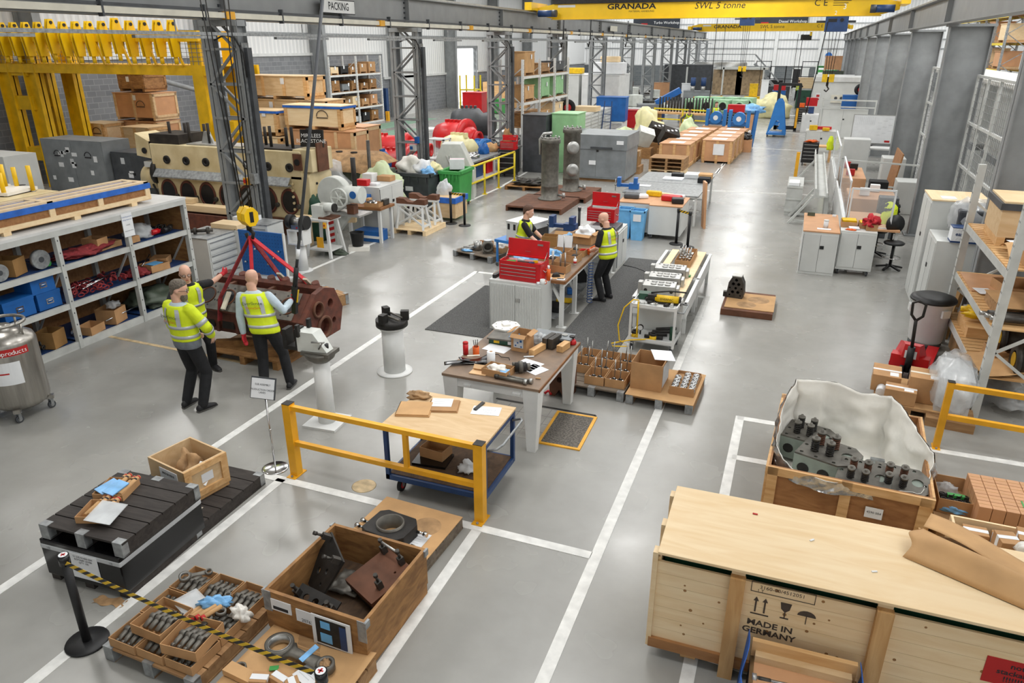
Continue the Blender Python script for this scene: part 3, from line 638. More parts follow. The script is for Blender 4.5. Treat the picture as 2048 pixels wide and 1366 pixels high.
text('3160-00/4512051',.045,'stencil',r,(x+.17,-.002,.905),(PI/2,0,0)); text('1 T',.035,'stencil',r,(x+.02,-.002,.873),(PI/2,0,0))
B('ink_red').bx(2.27,2.65,-.005,0,.55,.77).p('red_label',r); text('not\nstackable\n!!!!!!!!',.06,'ink',r,(2.46,-.007,.665),(PI/2,0,0),sx=1.05,bold=.001)
r=T('bolt_crate','open pine tray crate with blue film holding steel tie rods, bottom edge','crate',(.53,4.24,-.05),.02)
B('pine').bx(-.36,.36,.33,.37,.1,.6).p('back_board',r); B('board_tan').bx(-.36,.36,-.4,.33,.44,.46).p('tray_floor',r)
B('pine').bx(-.36,-.33,-.4,.37,.08,.46).bx(.33,.36,-.4,.37,.08,.46).p('end_board',r); B('ply').bx(-.33,.33,.27,.33,.46,.52).p('ledge',r); B('pine').bx(-.36,.36,-.43,-.4,.08,.5).p('front_board',r)
def film(u,v): return (-.40+.02*math.sin(9*u)-.03*v,-.42+.84*u,.60-.05*(1-u)-.5*v+.03*math.sin(7*u+4*v))
b=B('tarp_blue').grid(film,12,8).grid(lambda u,v:(.38+.05*v+.015*math.sin(9*v),.38-.5*u*(.4+.6*v),.60-.5*v),10,8); o=b.p('blue_film',r); s=o.modifiers.new('t','SOLIDIFY'); s.thickness=.004
def tierod(p,q,lab):
    p=Vector(p);q=Vector(q); d=(q-p)
    b=B('steel').cyl(p,q,.018,n=14).m('iron').cyl(p+d*.02,p+d*.16,.021,n=14).cyl(p+d*.86,p+d*.9,.026,n=14).m('alu').cyl(q,q+d.normalized()*.04,.036,n=18).cyl(p-d.normalized()*.03,p,.034,n=16)
    return b.thing('tie_rod',lab,'rod')
tierod((.22,4.36,.40),(.83,4.40,.40),'upper steel tie rod lying across the blue filmed tray')
tierod((.22,4.22,.40),(.74,4.22,.40),'lower steel tie rod lying beside a white rag')
rag('crumpled white rag on the lower tie rod, bottom edge',(.5,4.12,.385),(.09,.08,.07),'paper',3)
# kraft paper thrown over the long crate
def kp(u,v):
    a=Vector((1.14-.03*v,5.28,0)).lerp(Vector((1.33,5.73,0)),v); c=Vector((2.25,4.78,0)).lerp(Vector((2.35,5.02,0)),v)
    p=a.lerp(c,u); h=.13*math.sin(PI*min(1,v*1.15))**.7*(.55+.45*math.sin(PI*min(1,u*.8+.2)))
    n=noise.noise(Vector((u*4,v*3,1)))*.035
    return (p.x+.03*math.sin(11*v)*(1-u),p.y,1.062+max(0,h+n*(1 if .05<v<.95 else .2)))
b=B('kraft').grid(kp,26,20)
def kf(u,v): p=Vector(kp(u,.75)); return (p.x+.10*v+.10*u*v,p.y+(.30-.12*u)*v,p.z+.02-.05*v+.02*math.sin(8*u))
b.grid(kf,20,6)
o=b.thing('kraft_paper','crumpled brown kraft paper draped over the right end of the pine crate lid','paper'); o.modifiers.new('t','SOLIDIFY').thickness=.003
for i,p in enumerate(((.06,5.45),(.93,5.02),(.5,5.25))): B('paper' if i else 'ink_red').box((0,0,.004),(.04,.014,.006),(0,0,.4*i)).thing('paper_scrap',['tiny red and white scrap lying on the pine crate lid','tiny white scrap near the lid joint of the pine crate','small torn white scrap mid lid of the pine crate'][i],'scrap',loc=(*p,1.056))
# ---- crate with the cylinder heads
hc=open_crate('open pine crate lined with white foil holding grey cylinder heads',(.93,7.88,0),-.05,1.5,1.8,.64,'ply_brown','pine',nb=3,feet=.1)
B('paper').bx(.2,.36,-.926,-.923,.3,.42).p('label',hc); text('4590 004',.035,'ink',hc,(.28,-.929,.365),(PI/2,0,0))
EDGE=[(1597,757,1.12),(1660,762,1.08),(1720,785,1.04),(1785,792,1.0),(1812,825,.95),(1838,868,.86),(1866,905,.76),(1860,950,.66),(1838,988,.6),(1790,980,.6),(1730,972,.62),(1650,962,.62),(1590,940,.64),(1556,905,.68),(1551,880,.72),(1562,830,.84),(1574,790,1.0)]
EP=[Vector(at(x,y,z)) for x,y,z in EDGE]; IN=[]
cc=Vector((.93,7.88,.3))
for p in EP:
    d=Vector((max(-.66,min(.66,(p.x-cc.x)*.93)),max(-.8,min(.8,(p.y-cc.y)*.93)),0)); IN.append(cc+d)
def loop(L,u):
    n=len(L); f=u*n; i=int(f)%n; t=f-int(f); return L[i].lerp(L[(i+1)%n],t)
def foil(u,v):
    a=loop(EP,u%1);c=loop(IN,u%1)
    p=a.lerp(c,min(1,v*1.25)); p.z=a.z+(c.z-a.z)*min(1,v*1.25)
    if v>.8: p=c.lerp(cc,(v-.8)/.2)
    k=noise.noise_vector(Vector((p.x*4,p.y*4,p.z*4)))*.06*(.3+min(1,v*3)) + noise.noise_vector(p*11)*.024
    return p+Vector((k.x,k.y,k.z*.6))
b=B('white_film').grid(foil,90,26); o=b.thing('foil_liner','crumpled white and silver foil liner standing open in the pine crate','liner'); o.modifiers.new('t','SOLIDIFY').thickness=.004
def rim(u,v):
    p=foil(u,0); d=(p-cc); d.z=0; d.normalize(); k=noise.noise_vector(p*9+Vector((v*3,0,0)))*.03
    return p+d*(.03*v+.012)+Vector((0,0,-.12*v))+k*v
B('foil').grid(rim,110,5).p('silver_edge',o)
def cyl_head(label,loc,rz,s=1,tilt=0,tool=False):
    r=T('cylinder_head',label,'cylinder head',loc,0,'cylinder heads in the foil crate',rot=(tilt,0,rz))
    poly=[(-.2*s,-.17*s),(.12*s,-.17*s),(.22*s,-.08*s),(.22*s,.1*s),(.14*s,.18*s),(-.2*s,.18*s)]
    b=B('cast_paint').prism(poly,.2*s); b.m('iron_dark')
    for x in (-.12,.03): b.cyl((x*s,-.171*s,.1*s),(x*s,-.174*s,.1*s),.045*s)
    b.obj('casting',None,r,bev=.006)
    holes=[(x*s,y*s,.014*s) for x,y in ((-.16,-.13),(-.16,.14),(-.05,-.14),(.08,-.14),(-.17,0),(.1,.15),(-.05,.15),(.185,.0))]+[(.13*s,.02*s,.045*s)]
    B('cast').plate([(x*.99,y*.99) for x,y in poly],holes,.014*s,(0,0,.2*s)).p('deck_plate',r)
    for i,(x,y) in enumerate(((-.09,-.06),(.02,-.06),(-.09,.06),(.02,.06))):
        c=B('iron_dark' if i<2 or not tool else 'rust_brown'); c.tube([((x+.026*math.cos(t*.75))*s,(y+.026*math.sin(t*.75))*s,(.214+.0022*t)*s) for t in range(44)],.006*s,5); c.m('cast').cyl((x*s,y*s,.31*s),(x*s,y*s,.325*s),.032*s,n=12).cyl((x*s,y*s,.21*s),(x*s,y*s,.345*s),.011*s,n=8)
        c.p('valve_spring',r)
    return r
cyl_head('rearmost cylinder head, at the left back of the foil lined crate',(.52,7.92,.36),-.25,1.25)
cyl_head('large cylinder head second from left with bored side facing front',(.72,7.5,.36),-.35,1.4,tool=True)
cyl_head('third cylinder head from left, lying deeper in the foil',(1.05,7.24,.38),-.2,1.2,.25,tool=True)
cyl_head('rightmost cylinder head in the foil crate with a paper tag',(1.38,7.26,.38),-.1,1.2,.25,tool=True)
B('cast').cyl((0,0,0),(0,0,.1),.03).cyl((0,0,.1),(0,0,.12),.04).thing('valve_guide','loose valve spring cap lying in the foil in front of the heads','engine part',loc=(.76,7.07,.30))
B('olive').tube([(-.35,.06,.02),(-.1,-.04,.03),(.15,-.06,.02),(.3,-.03,.04)],.008).m('galv').box((.36,-.03,.05),(.14,.05,.06)).thing('desiccant_bag','grey tagged cable lying on the foil behind the cylinder heads','tag',loc=(.9,8.0,.34))
# ---- right of it: springs, small boxes, pine box with cartons
r=tray('open cardboard box of black valve springs beside the foil crate',(1.93,7.58,.28),-.02,.3,.5,.16,name='cardboard_box')
pallet('low pallet carrying the spring box and the small cartons at right edge',(2.35,7.5,0),0,1.2,.9,.28,n=6)
k=0
sp0=None
for i in range(4):
    for j in range(2):
        p=(1.84+.07*i,7.42+.1*j,.3)
        if not sp0:
            b=B('iron_dark'); b.tube([(.03*math.cos(t*.8),.03*math.sin(t*.8),.002+.0022*t) for t in range(48)],.007,5); sp0=tag(b.obj('valve_spring',None,None,p),'black coil valve spring standing in the cardboard box by the foil crate','spring','springs in the cardboard box')
        else:
            c=sp0.copy(); COL.objects.link(c); c.location=p
B('green').box((0,0,0),(.16,.05,.03)).thing('green_packet','small green packet lying among the black springs','packet',loc=(1.96,7.52,.39))
rag('blue wipe bunched at the front of the spring box',(1.95,7.36,.3),(.12,.05,.05),'blue_film',4)
rag('clear plastic bag at the back of the spring box',(1.9,7.72,.3),(.12,.08,.07),'film',5)
bx0=None
for i in range(7):
    for j in range(5):
        p=(2.13+.115*i+.01*j*0,7.2+.13*j,.28)
        if bx0 is None:
            bx0=T('small_carton','small square kraft carton in the tight block at the right edge','box',p,0,'block of small kraft cartons')
            B('board_tan').bx(-.055,.055,-.062,.062,0,.26).obj('carton_body',None,bx0,bev=.004); B('kraft').bx(-.052,.052,-.003,.003,.26,.262).p('tape',bx0)
        else: dup(bx0,p,0)
B('green').box((0,0,0),(.015,.12,.003)).thing('green_strip','thin green strip lying on the block of small kraft cartons','strip',loc=(2.47,7.32,.543))
pb=open_crate('open pale pine box full of white taped cartons, right edge',(2.35,6.45,0),-.02,1.1,1.0,.5,'pine_light',feet=.06,rim=False)
CT=[(2.0,6.8,.2,.15,.40,0),(2.25,6.83,.2,.15,.38,.05),(2.02,6.62,.18,.16,.34,-.1),(2.2,6.62,.16,.2,.5,.15),(2.45,6.72,.3,.22,.5,-.1),(2.02,6.42,.2,.16,.3,.1)]
for i,(x,y,w,d,h,a) in enumerate(CT): carton('kraft carton with white printed tape packed in the pine box',(x,y,.08),a,w,d,h,'cardboard',tk='paper',group='cartons in the pine box',lab=False)
tray('open tall carton of white plastic bags inside the pine box',(2.42,6.38,.08),-.1,.36,.34,.46,name='cardboard_box')
for i in range(3): bag('plastic_bag','crumpled white printed plastic bag in the open carton at right',(2.38+.07*(i%2),6.34+.06*i,.30+.1*i),(.14,.11,.09),'white_film' if i!=1 else 'blue_film',20+i,group='bags in the open carton')
guard('yellow steel guard rail at the right edge before the pallet rack',(2.08,9.33,0),(4.1,9.2,0),.9,.06,'safety_yellow',mz=.44,w2=.075)
# boxes on a pallet, wrapped pallet, pallet truck, bin
pallet('brown pallet with kraft sheet carrying taped cartons near the pallet truck',(1.88,10.6,0),-.12,.86,1.05,.13,'pallet_wood')
B('kraft').bx(-.42,.42,-.5,.5,0,.006).thing('kraft_sheet','flat brown sheet covering the pallet under the taped cartons','sheet',loc=(1.88,10.6,.135),rz=-.12)
carton('taped carton at the back left of the pallet near the truck',(1.58,10.72,.145),-.1,.36,.46,.24,tk='paper'); carton('smallest taped carton at the front of the pallet near the truck',(1.72,10.26,.145),-.12,.38,.26,.2,tk='paper'); carton('largest carton with a warning triangle on the pallet near the truck',(2.03,10.48,.145),-.12,.4,.4,.36,lab=True)
B('paper').cyl((-.09,0,.06),(.09,0,.06),.06,n=18).thing('paper_roll','small white roll lying beside the smallest taped carton','roll',loc=(1.5,10.4,.145),rz=1.4)
r=T('wrapped_pallet','pallet load wrapped in clear film below the pallet rack','pallet load',(2.36,10.5,0),-.1)
B('pallet_wood').bx(-.28,.28,-.62,.62,0,.12).p('pallet_base',r); B('film').blob((0,0,.42),(.3,.66,.38),16,.1,3,3).p('film_wrap',r); B('paper_grey').bx(-.2,.2,-.4,.4,.12,.62).p('load',r)
r=T('pallet_truck','red and black hand pallet truck parked by the white bin','pallet truck',(1.98,11.62,0),-.25)
for s in (-1,1): B('red').bx(s*.2-.08,s*.2+.08,.05,1.1,.08,.14).p('fork',r)
B('red').bx(-.26,.26,-.08,.1,.1,.32).add([(-.12,-.1,.3),(.12,-.1,.3),(.2,.1,.3),(-.2,.1,.3),(-.1,-.06,.5),(.1,-.06,.5),(.14,.06,.5),(-.14,.06,.5)],[(0,1,5,4),(1,2,6,5),(2,3,7,6),(3,0,4,7),(4,5,6,7)]).m('paper').bx(-.08,.08,-.105,-.1,.3,.42).p('body',r)
B('black').cyl((0,-.14,.1),(0,-.14,.5),.05).cyl((-.1,-.18,.1),(-.04,-.18,.1),.1,n=18).cyl((.04,-.18,.1),(.1,-.18,.1),.1,n=18).p('steer_wheel',r)
B('iron_dark').tube([(0,-.14,.5),(-.02,-.2,.95)],.025).tube([(-.02,-.2,.93),(-.09,-.22,1.02),(-.1,-.24,1.2),(-.02,-.25,1.25),(.07,-.24,1.2),(.06,-.22,1.02),(-.02,-.2,.93)],.02).p('handle',r)
r=T('waste_bin','round white waste bin with black lid beside the pallet truck','bin',(2.36,13.0,0))
B('white_paint').lathe([(.001,.1),(.24,.1),(.255,.14),(.30,.76),(.32,.78),(.32,.82),(.3,.83)],32).p('drum',r)
B('black').lathe([(.001,.84),(.34,.84),(.345,.81),(.33,.8),(.33,.86),(.25,.89),(.001,.88)],32).p('lid',r)
for a in (0,2.1,4.2): B('white_paint').box((.315*math.cos(a-1),.315*math.sin(a-1),.66),(.04,.14,.12),(0,0,a-1)).p('handle',r)
B('dark_grey').cyl((0,0,.06),(0,0,.1),.25,n=24).p('dolly',r)
for a in (.6,2.2,3.7,5.3): castor(r,(.19*math.cos(a),.19*math.sin(a),0),.03,h=.07)
# ================================================================ foreground, left
stanchion('black belt stanchion at lower left with a yellow and black belt',(-5.03,3.15,0),.9)
stanchion('black belt stanchion cut by the bottom edge beside the con rod',(-2.44,2.9,0),.9)
belt('yellow and black striped barrier belt slanting across the bottom left',(-4.99,3.12,.86),(-2.48,2.9,.86),.03,.05,54)
# rocker lever pallet
pallet('wooden pallet with metal caps loaded with rocker lever trays, bottom left',(-4.24,3.56,0),-.03,.96,1.0,.14,caps=True)
TR=[]
for j in range(3):
    for i in range(3):
        x,y=-4.53+.29*i+.02*j*0,3.24+.32*j; tray('kraft tray of rocker levers in the lower layer on the front pallet',(x,y,.145),-.03,.275,.305,.085,group='lower trays of rocker levers'); TR.append((x,y,.152))
for i,(x,y) in enumerate(((-4.36,3.36),(-3.99,3.3))):
    tray('kraft tray of rocker levers stacked on top, %s of the two'%('left' if i==0 else 'right'),(x,y,.232),.08 if i else -.05,.33,.34,.095); TR.append((x,y,.24))
def lever():
    b=B('cast'); b.loft([((0,-.115,.012),(.02,0,0),(0,0,.012)),((0,-.07,.028),(.024,0,0),(0,0,.016)),((0,-.01,.034),(.027,0,0),(0,0,.022)),((0,.05,.03),(.026,0,0),(0,0,.018)),((0,.105,.016),(.022,0,0),(0,0,.012))],8)
    b.cyl((-.024,0,.034),(.024,0,.034),.03,n=14).cyl((-.014,-.11,.016),(.014,-.11,.016),.018,n=10).m('iron_dark').cyl((-.025,0,.034),(.025,0,.034),.017,n=10); return b
lv=None
for n,(x,y,z) in enumerate(TR):
    if n in (4,): continue
    for k in range(4):
        p=(x-.092+.061*k,y+.0,z+.012)
        if lv is None: lv=tag(lever().obj('rocker_lever',None,None,p),'forged grey rocker lever lying in a tray on the front left pallet','rocker lever','rocker levers in the trays')
        else:
            c=lv.copy(); COL.objects.link(c); c.location=p; c.rotation_euler=(0,0,(R.random()-.5)*.1+(PI if n%2 else 0))
def bigrod(label,loc,rz,L,ro,rs,mk='cast',rx=0,name='connecting_rod',stuff=None):
    r=T(name,label,'connecting rod',loc,0,rot=(rx,0,rz))
    B(mk).ring((0,0,ro*.35),ro,ro*.74,ro*.7,30).m('steel').ring((0,0,ro*.35),ro*.78,ro*.72,ro*.72,30).p('big_end',r)
    B(mk).loft([((ro*.85,0,ro*.35),(0,ro*.75,0),(0,0,ro*.28)),((ro*1.25,0,ro*.35),(0,ro*.42,0),(0,0,ro*.25)),((L*.5,0,ro*.35),(0,rs*.62,0),(0,0,ro*.2)),((L-rs,0,ro*.35),(0,rs*.8,0),(0,0,ro*.2))],12).p('shank',r)
    B(mk).ring((L,0,ro*.35),rs,rs*.66,ro*.62,24).p('small_end',r)
    return r
bigrod('small grey lever with a ring end standing over the back left tray',(-4.56,3.82,.29),.7,.2,.05,.03,rx=.3,name='ring_lever'); bigrod('small dark lever with a ring end lying on the right back trays',(-3.98,3.6,.27),2.0,.2,.045,.028,rx=.2,name='ring_lever'); bigrod('small grey lever with a pale ring end beside the white cloth',(-4.02,3.5,.26),-1.3,.2,.045,.028,rx=.3,name='ring_lever')
r=T('document_wallet','clear wallet with white sheets lying on the rocker lever trays','document',(-4.28,3.6,.26),-.35); B('paper').box((0,0,.01),(.24,.19,.012),(0,.06,0)).p('sheets',r); B('film').box((0,0,.02),(.28,.22,.004),(0,.06,0)).p('plastic_wallet',r)
B('blue_film').blob((0,0,.03),(.13,.06,.05),12,.3,3,2).thing('blue_wrap','crumpled light blue plastic wrap on the rocker lever trays','wrap',loc=(-4.09,3.66,.27),rz=.5)
for i in range(5):
    r=T('card_tube','kraft tube with red tape at its end lying on the rocker trays','tube',(-4.20+.045*i,3.5+.012*i,.262+(.03 if i>2 else 0)),-.3,'kraft tubes on the rocker trays'); B('kraft').cyl((0,-.09,.02),(0,.09,.02),.02,n=12).p('tube_body',r); B('ink_red').cyl((0,-.095,.02),(0,-.06,.02),.0205,n=12).m('iron_dark').cyl((0,-.097,.02),(0,-.095,.02),.014,n=10).p('tape_band',r)
rag('crumpled off-white cloth at the right corner of the rocker pallet',(-3.84,3.68,.2),(.085,.06,.07),'white_film',6)
# con rod pallet
pallet('flat pallet under a brown card sheet with the big con rod, bottom edge',(-3.1,3.32,0),-.03,.98,.9,.14)
def cs(u,v): return (-.49+.98*u,-.46+.9*v,.004+.012*math.sin(5*u+3*v)+(.05*(u-.85)/.15*(v-.5) if u>.85 and v>.5 else 0))
o=B('kraft').grid(cs,16,12).thing('card_sheet','wavy brown card sheet covering the con rod pallet','sheet',loc=(-3.1,3.34,.146),rz=-.03); o.modifiers.new('t','SOLIDIFY').thickness=.004
cr=bigrod('large grey connecting rod lying on brown card at the bottom edge',(-3.34,3.53,.165),-.08,.46,.115,.07)
B('crumple').blob((0,0,.02),(.045,.045,.03),10,.4,4,8).thing('paper_wad','crumpled brown paper stuffed in the small end of the con rod','paper',loc=(-2.885,3.49,.2))
B('blue_film').box((0,0,.0),(.05,.16,.006),(.2,0,-.35)).thing('blue_tag','light blue plastic strip across the con rod shank','tag',loc=(-3.06,3.53,.235))
sheet('white printed sheet tucked under the con rod',(-2.98,3.4,.168),-.35,.2,.16); sheet('green tag lying beside the big con rod',(-3.27,3.36,.168),.5,.07,.045,0,mk='green',name='paper_tag',cat='tag')
for i,(x,y) in enumerate(((-3.27,3.2),(-3.13,3.26),(-3.0,3.24))): carton(['small kraft carton at the bottom edge left of the con rod tags','small kraft carton with white tape on the con rod card','small carton beside the bottom stanchion on the con rod card'][i],(x,y,.168),.3-.5*i,.13,.1,.07,tk='paper',lab=False)
B('kraft').box((0,0,.03),(.3,.1,.05)).thing('card_tray','shallow folded card tray cut by the bottom edge of the photo','tray',loc=(-3.44,3.2,.165),rz=-.1)
B('cast').ring((0,0,.02),.05,.036,.03,18).thing('ring_part','small pale metal ring lying on the card at the bottom edge','ring',loc=(-3.5,3.25,.17))
# brown box with plates
wb=open_crate('worn brown wooden box holding rusty steel plates, bottom left of centre',(-3.13,4.23,0),-.03,.98,.98,.5,'old_wood','old_wood','old_wood_dark',feet=.12,th=.03,rim=False)
for s in (-1,1): B('galv').bx(s*.495-.01,s*.495+.01,-.5,-.44,.44,.504).bx(s*.495-.01,s*.495+.01,.44,.5,.44,.504).bx(s*.46-.04,s*.46+.04,-.495,-.49,.3,.504).p('corner_strap',wb)
B('paper').bx(-.42,-.22,-.5,-.492,.33,.44).p('barcode_label',wb); B('ink').bx(-.4,-.25,-.502,-.4995,.345,.375).p('barcode',wb)
B('paper').bx(-.17,.0,-.5,-.492,.3,.42).p('number_label',wb); text('207634',.045,'ink',wb,(-.05,-.503,.325),(PI/2,0,0))
B('paper').bx(-.01,.36,-.512,-.503,.1,.44).p('photo_sheet',wb)
b=B('iron_dark').bx(.03,.32,-.516,-.512,.17,.42).m('sky_blue').bx(.08,.17,-.518,-.516,.33,.4).bx(.07,.18,-.518,-.516,.19,.28).m('navy').bx(.26,.32,-.518,-.516,.17,.4); b.p('photo_print',wb)
B('ink').bx(.02,.33,-.514,-.512,.145,.15).bx(.04,.33,-.514,-.512,.13,.135).bx(.12,.22,-.514,-.512,.115,.12).p('printed_text',wb)
def steel_plate(label,loc,rot,w,d,t=.02,posts=((-.1,.1),(.1,.1)),mk='iron_dark',holes=((-.05,-.06,.03),(.08,.02,.025),(0,.1,.02),(.1,-.1,.018))):
    r=T('fixture_plate',label,'steel plate',loc,0,rot=rot)
    B(mk).plate([(-w/2,-d/2),(w/2,-d/2),(w/2,d/2),(-w/2,d/2)],holes,t).p('plate',r)
    for x,y in posts: b=B('iron').box((x,y,t+.04),(.05,.05,.08)); bolt(b,(x,y,t+.08),(x,y,t+.14),.012); b.p('clamp_post',r)
    return r
steel_plate('dark drilled fixture plate leaning at the left inside the brown box',(-3.42,4.3,.36),(.95,0,-.75),.46,.46,posts=((-.18,.2),(.18,.2)))
steel_plate('black slotted plate lying at the near left inside the brown box',(-3.32,4.0,.26),(.45,.1,-.1),.42,.18,posts=((-.18,0),(.18,0)),holes=((-.1,0,.03),(0,0,.03),(.1,0,.03)))
r=steel_plate('thick brown fixture block with clamps on the right of the brown box',(-2.93,4.42,.30),(.25,0,-.45),.42,.46,.06,((-.17,.18),(.07,.2),(.13,-.08)),'rust_brown',((.1,.1,.012),))
B('alu').cyl((-.17,.18,.2),(.07,.2,.2),.011).p('silver_bar',r); B('iron_dark').bx(-.2,.2,-.22,.22,-.1,0).p('skirt',r)
B('cast').grid(lambda u,v:(-.15+.3*u,-.15+.3*v,.02+.03*noise.noise(Vector((u*5,v*5,2)))),12,12).thing('crumpled_sheet','crumpled grey sheet in the middle of the brown box floor','sheet',loc=(-3.25,4.4,.16)).modifiers.new('t','SOLIDIFY').thickness=.004
# bearing block pallet
pallet('flat pallet with brown card and a bearing block behind the brown box',(-3.22,5.24,0),-.05,.92,.98,.13,'pallet_grey')
B('kraft').bx(-.46,.46,-.49,.49,0,.006).m('crumple').lathe([(.001,.0065),(.15,.0065)],20,(.2,.2,.0),cap=False).thing('card_sheet','flat stained brown card under the black bearing block','sheet',loc=(-3.22,5.24,.135),rz=-.05)
r=T('bearing_block','black bearing block with a round bore and chrome bolts','bearing block',(-3.27,5.17,.142),-.12); r.scale=(1.15,1.15,1.25)
bh=[(.0,.0,.115)]
B('iron_dark').plate([(-.2,-.14),(-.14,-.17),(.16,-.17),(.21,-.1),(.21,.1),(.15,.17),(-.14,.17),(-.2,.12)],bh,.11).obj('housing',None,r,bev=.008); B('cast').ring((0,0,.06),.122,.108,.135,30).p('bearing_shell',r)
for x,y,dx in ((-.2,.0,-1),(-.2,-.08,-1),(.2,.09,1),(.2,-.1,1)): b=B('chrome'); bolt(b,(x,y,.05),(x+dx*.08,y,.05),.013,.022,.035); b.p('bolt',r)
sheet('white printed sheet lying right of the black bearing block',(-2.98,5.2,.143),-.05,.16,.24,5)
# black wrapped crate, black pallet, trays
r=T('wrapped_crate','crate wrapped in black film with white printed tape, lower left','crate',(-5.60,4.15,0),.05)
B('black_gloss').bx(-.46,.46,-.52,.52,.07,.46).obj('film_wrap',None,r,bev=.01)
for x in (-.4,0,.4): B('pallet_black').bx(x-.05,x+.05,-.5,.5,0,.07).p('skid',r)
B('paper_grey').bx(-.463,.463,-.523,.523,.36,.415).obj('printed_tape',None,r,bev=.01)
for k in range(5): text('TAPE' if 0 else '| |||',.03,'ink',r,(-.36+.18*k,-.5245,.388),(PI/2,0,0))
B('paper').bx(-.12,.2,-.53,-.524,.13,.4).p('label_sheet',r); text('51.335-01400-504\nROCKER LEVER\nQTY 100',.03,'ink',r,(.04,-.532,.34),(PI/2,0,0))
pallet('black stained pallet stacked on the black wrapped crate',(-5.56,4.14,.462),.05,.94,.98,.15,'pallet_black',caps=True,n=6)
t1=tray('kraft tray with card tubes and papers, front one on the black pallet',(-5.62,3.93,.615),.35,.26,.28,.07); t2=tray('kraft tray with card tubes and blue bags, rear one on the black pallet',(-5.76,4.27,.615),.3,.3,.3,.07)
for (bx_,by_,n,lab,gr) in ((-5.62,3.95,4,'printed card tube lying in the front tray on the black pallet','front card tubes'),(-5.74,4.3,4,'card tube lying in the rear tray on the black pallet','rear card tubes')):
    for i in range(n):
        r=T('card_tube',lab,'tube',(bx_-.08+.055*i,by_+.02,.632+(.02 if i%2 else 0)),.25,gr); B('kraft').cyl((0,-.14,.02),(0,.17,.02),.024,n=12).p('tube_body',r); B('ink').cyl((0,.1,.02),(0,.12,.02),.0246,n=12).m('ink_red').cyl((0,.15,.02),(0,.165,.02),.0246,n=12).p('print_band',r)
r=T('document_wallet','white sheets in a clear wallet on the front black pallet tray','document',(-5.47,3.9,.69),.25,rot=(.1,.12,.25)); B('paper').box((0,0,0),(.22,.26,.01)).p('sheets',r); B('film').box((0,0,.008),(.25,.28,.003)).p('plastic_wallet',r)
for i in range(2): B('blue_film').box((0,0,.01),(.13,.2,.012),(.1,.1,0)).thing('blue_bag','flat blue plastic bag on the rear tray of card tubes','bag','blue bags on the rear tray',loc=(-5.8+.1*i,4.22,.69+.01*i),rz=-.2+.2*i)
B('crumple').grid(lambda u,v:(-.15+.3*u+.02*math.sin(9*v),-.05+.1*v+.015*math.sin(12*u),.004+.004*math.sin(20*u)),14,4).thing('card_scrap','torn scrap of brown card lying on the floor near the stanchion','scrap',loc=(-5.26,3.58,.0),rz=.2)
pallet('dark stained pallet under the bridge piece box',(-5.78,5.1,0),.02,1.2,1.08,.14,'pallet_black',caps=True,n=6)
bb=open_crate('open ply box labelled BRIDGE PIECE on the dark pallet',(-5.74,5.14,.14),-.2,.6,.52,.42,'ply','pine',feet=.06,th=.02,rim=False)
B('pine').bx(.3,.324,-.26,.26,.06,.13).bx(.3,.324,-.26,.26,.35,.42).bx(.3,.324,-.26,-.18,.13,.35).bx(.3,.324,.18,.26,.13,.35).m('paper').bx(.3,.304,-.06,.08,.19,.29).p('end_frame',bb)
B('paper').bx(-.1,.2,-.268,-.261,.17,.37).p('label_sheet',bb); text('BRIDGE PIECE',.034,'ink',bb,(.05,-.27,.32),(PI/2,0,0),bold=.001); text('80.335.01225.106',.03,'ink',bb,(.05,-.27,.24),(PI/2,0,0),bold=.001)
rag('crumpled brown wrapping paper inside the BRIDGE PIECE box',(-5.78,5.18,.24),(.13,.16,.17),'crumple',9,'wrapping_paper','paper'); rag('dark blue wipe inside the BRIDGE PIECE box',(-5.62,5.04,.24),(.1,.08,.1),'navy',10)
B('paper').box((0,0,0),(.16,.26,.004),(.5,.3,.4)).thing('paper_sheet','white sheet leaning inside the BRIDGE PIECE box','paper',loc=(-5.53,5.12,.38))
sheet('yellowish paper scrap on the dark pallet below the BRIDGE PIECE box',(-5.45,4.8,.143),.2,.22,.12,0,mk='tape')
# sign stand, barrier, trolley
r=T('sign_stand','free standing sign reading SUB ASSEMBLY production order lanes','sign',(-5.3,5.97,0),.12)
B('chrome').lathe([(.001,0),(.15,0),(.155,.006),(.14,.012),(.02,.02)],32).p('base',r); B('chrome').cyl((0,0,.01),(-.0,0,.95),.011,n=12).cyl((0,0,.5),(0,0,.53),.015,n=12).p('pole',r)
B('dark_grey').box((0,-.015,1.06),(.31,.015,.25),(-.35,0,0)).m('paper').box((0,-.025,1.058),(.285,.012,.225),(-.35,0,0)).p('sign_board',r)
text('SUB ASSEMBLY\n\nPRODUCTION ORDER\nLANES',.03,'ink',r,(0,-.033,1.06),(PI/2-.35,0,0))
guard('amber square tube barrier standing across the lower middle of the photo',(-4.98,5.95,0),(-2.62,5.9,0),.93,.055,mid=[1.5],mz=.43)
r=T('trolley','blue platform trolley with two plywood decks behind the amber barrier','trolley',(-3.2,6.43,0),0)
for s in (-1,1):
    for t in (-1,1): B('navy').bx(s*.58-.022,s*.58+.022,t*.41-.022,t*.41+.022,.2,.85).p('corner_post',r)
for z in (.215,.82):
    B('navy').bx(-.6,.6,-.435,-.39,z-.03,z+.03).bx(-.6,.6,.39,.435,z-.03,z+.03).bx(-.6,-.555,-.435,.435,z-.03,z+.03).bx(.555,.6,-.435,.435,z-.03,z+.03).p('frame',r)
B('ply').bx(-.61,.61,-.445,.445,.85,.875).obj('top_deck',None,r,bev=.003); B('old_wood_dark').bx(-.57,.57,-.4,.4,.235,.255).p('bottom_deck',r)
B('galv').tube([(.6,-.36,.75),(.7,-.36,.79),(.74,-.28,.81),(.74,.28,.81),(.7,.36,.79),(.6,.36,.75)],.014,8).p('handle',r)
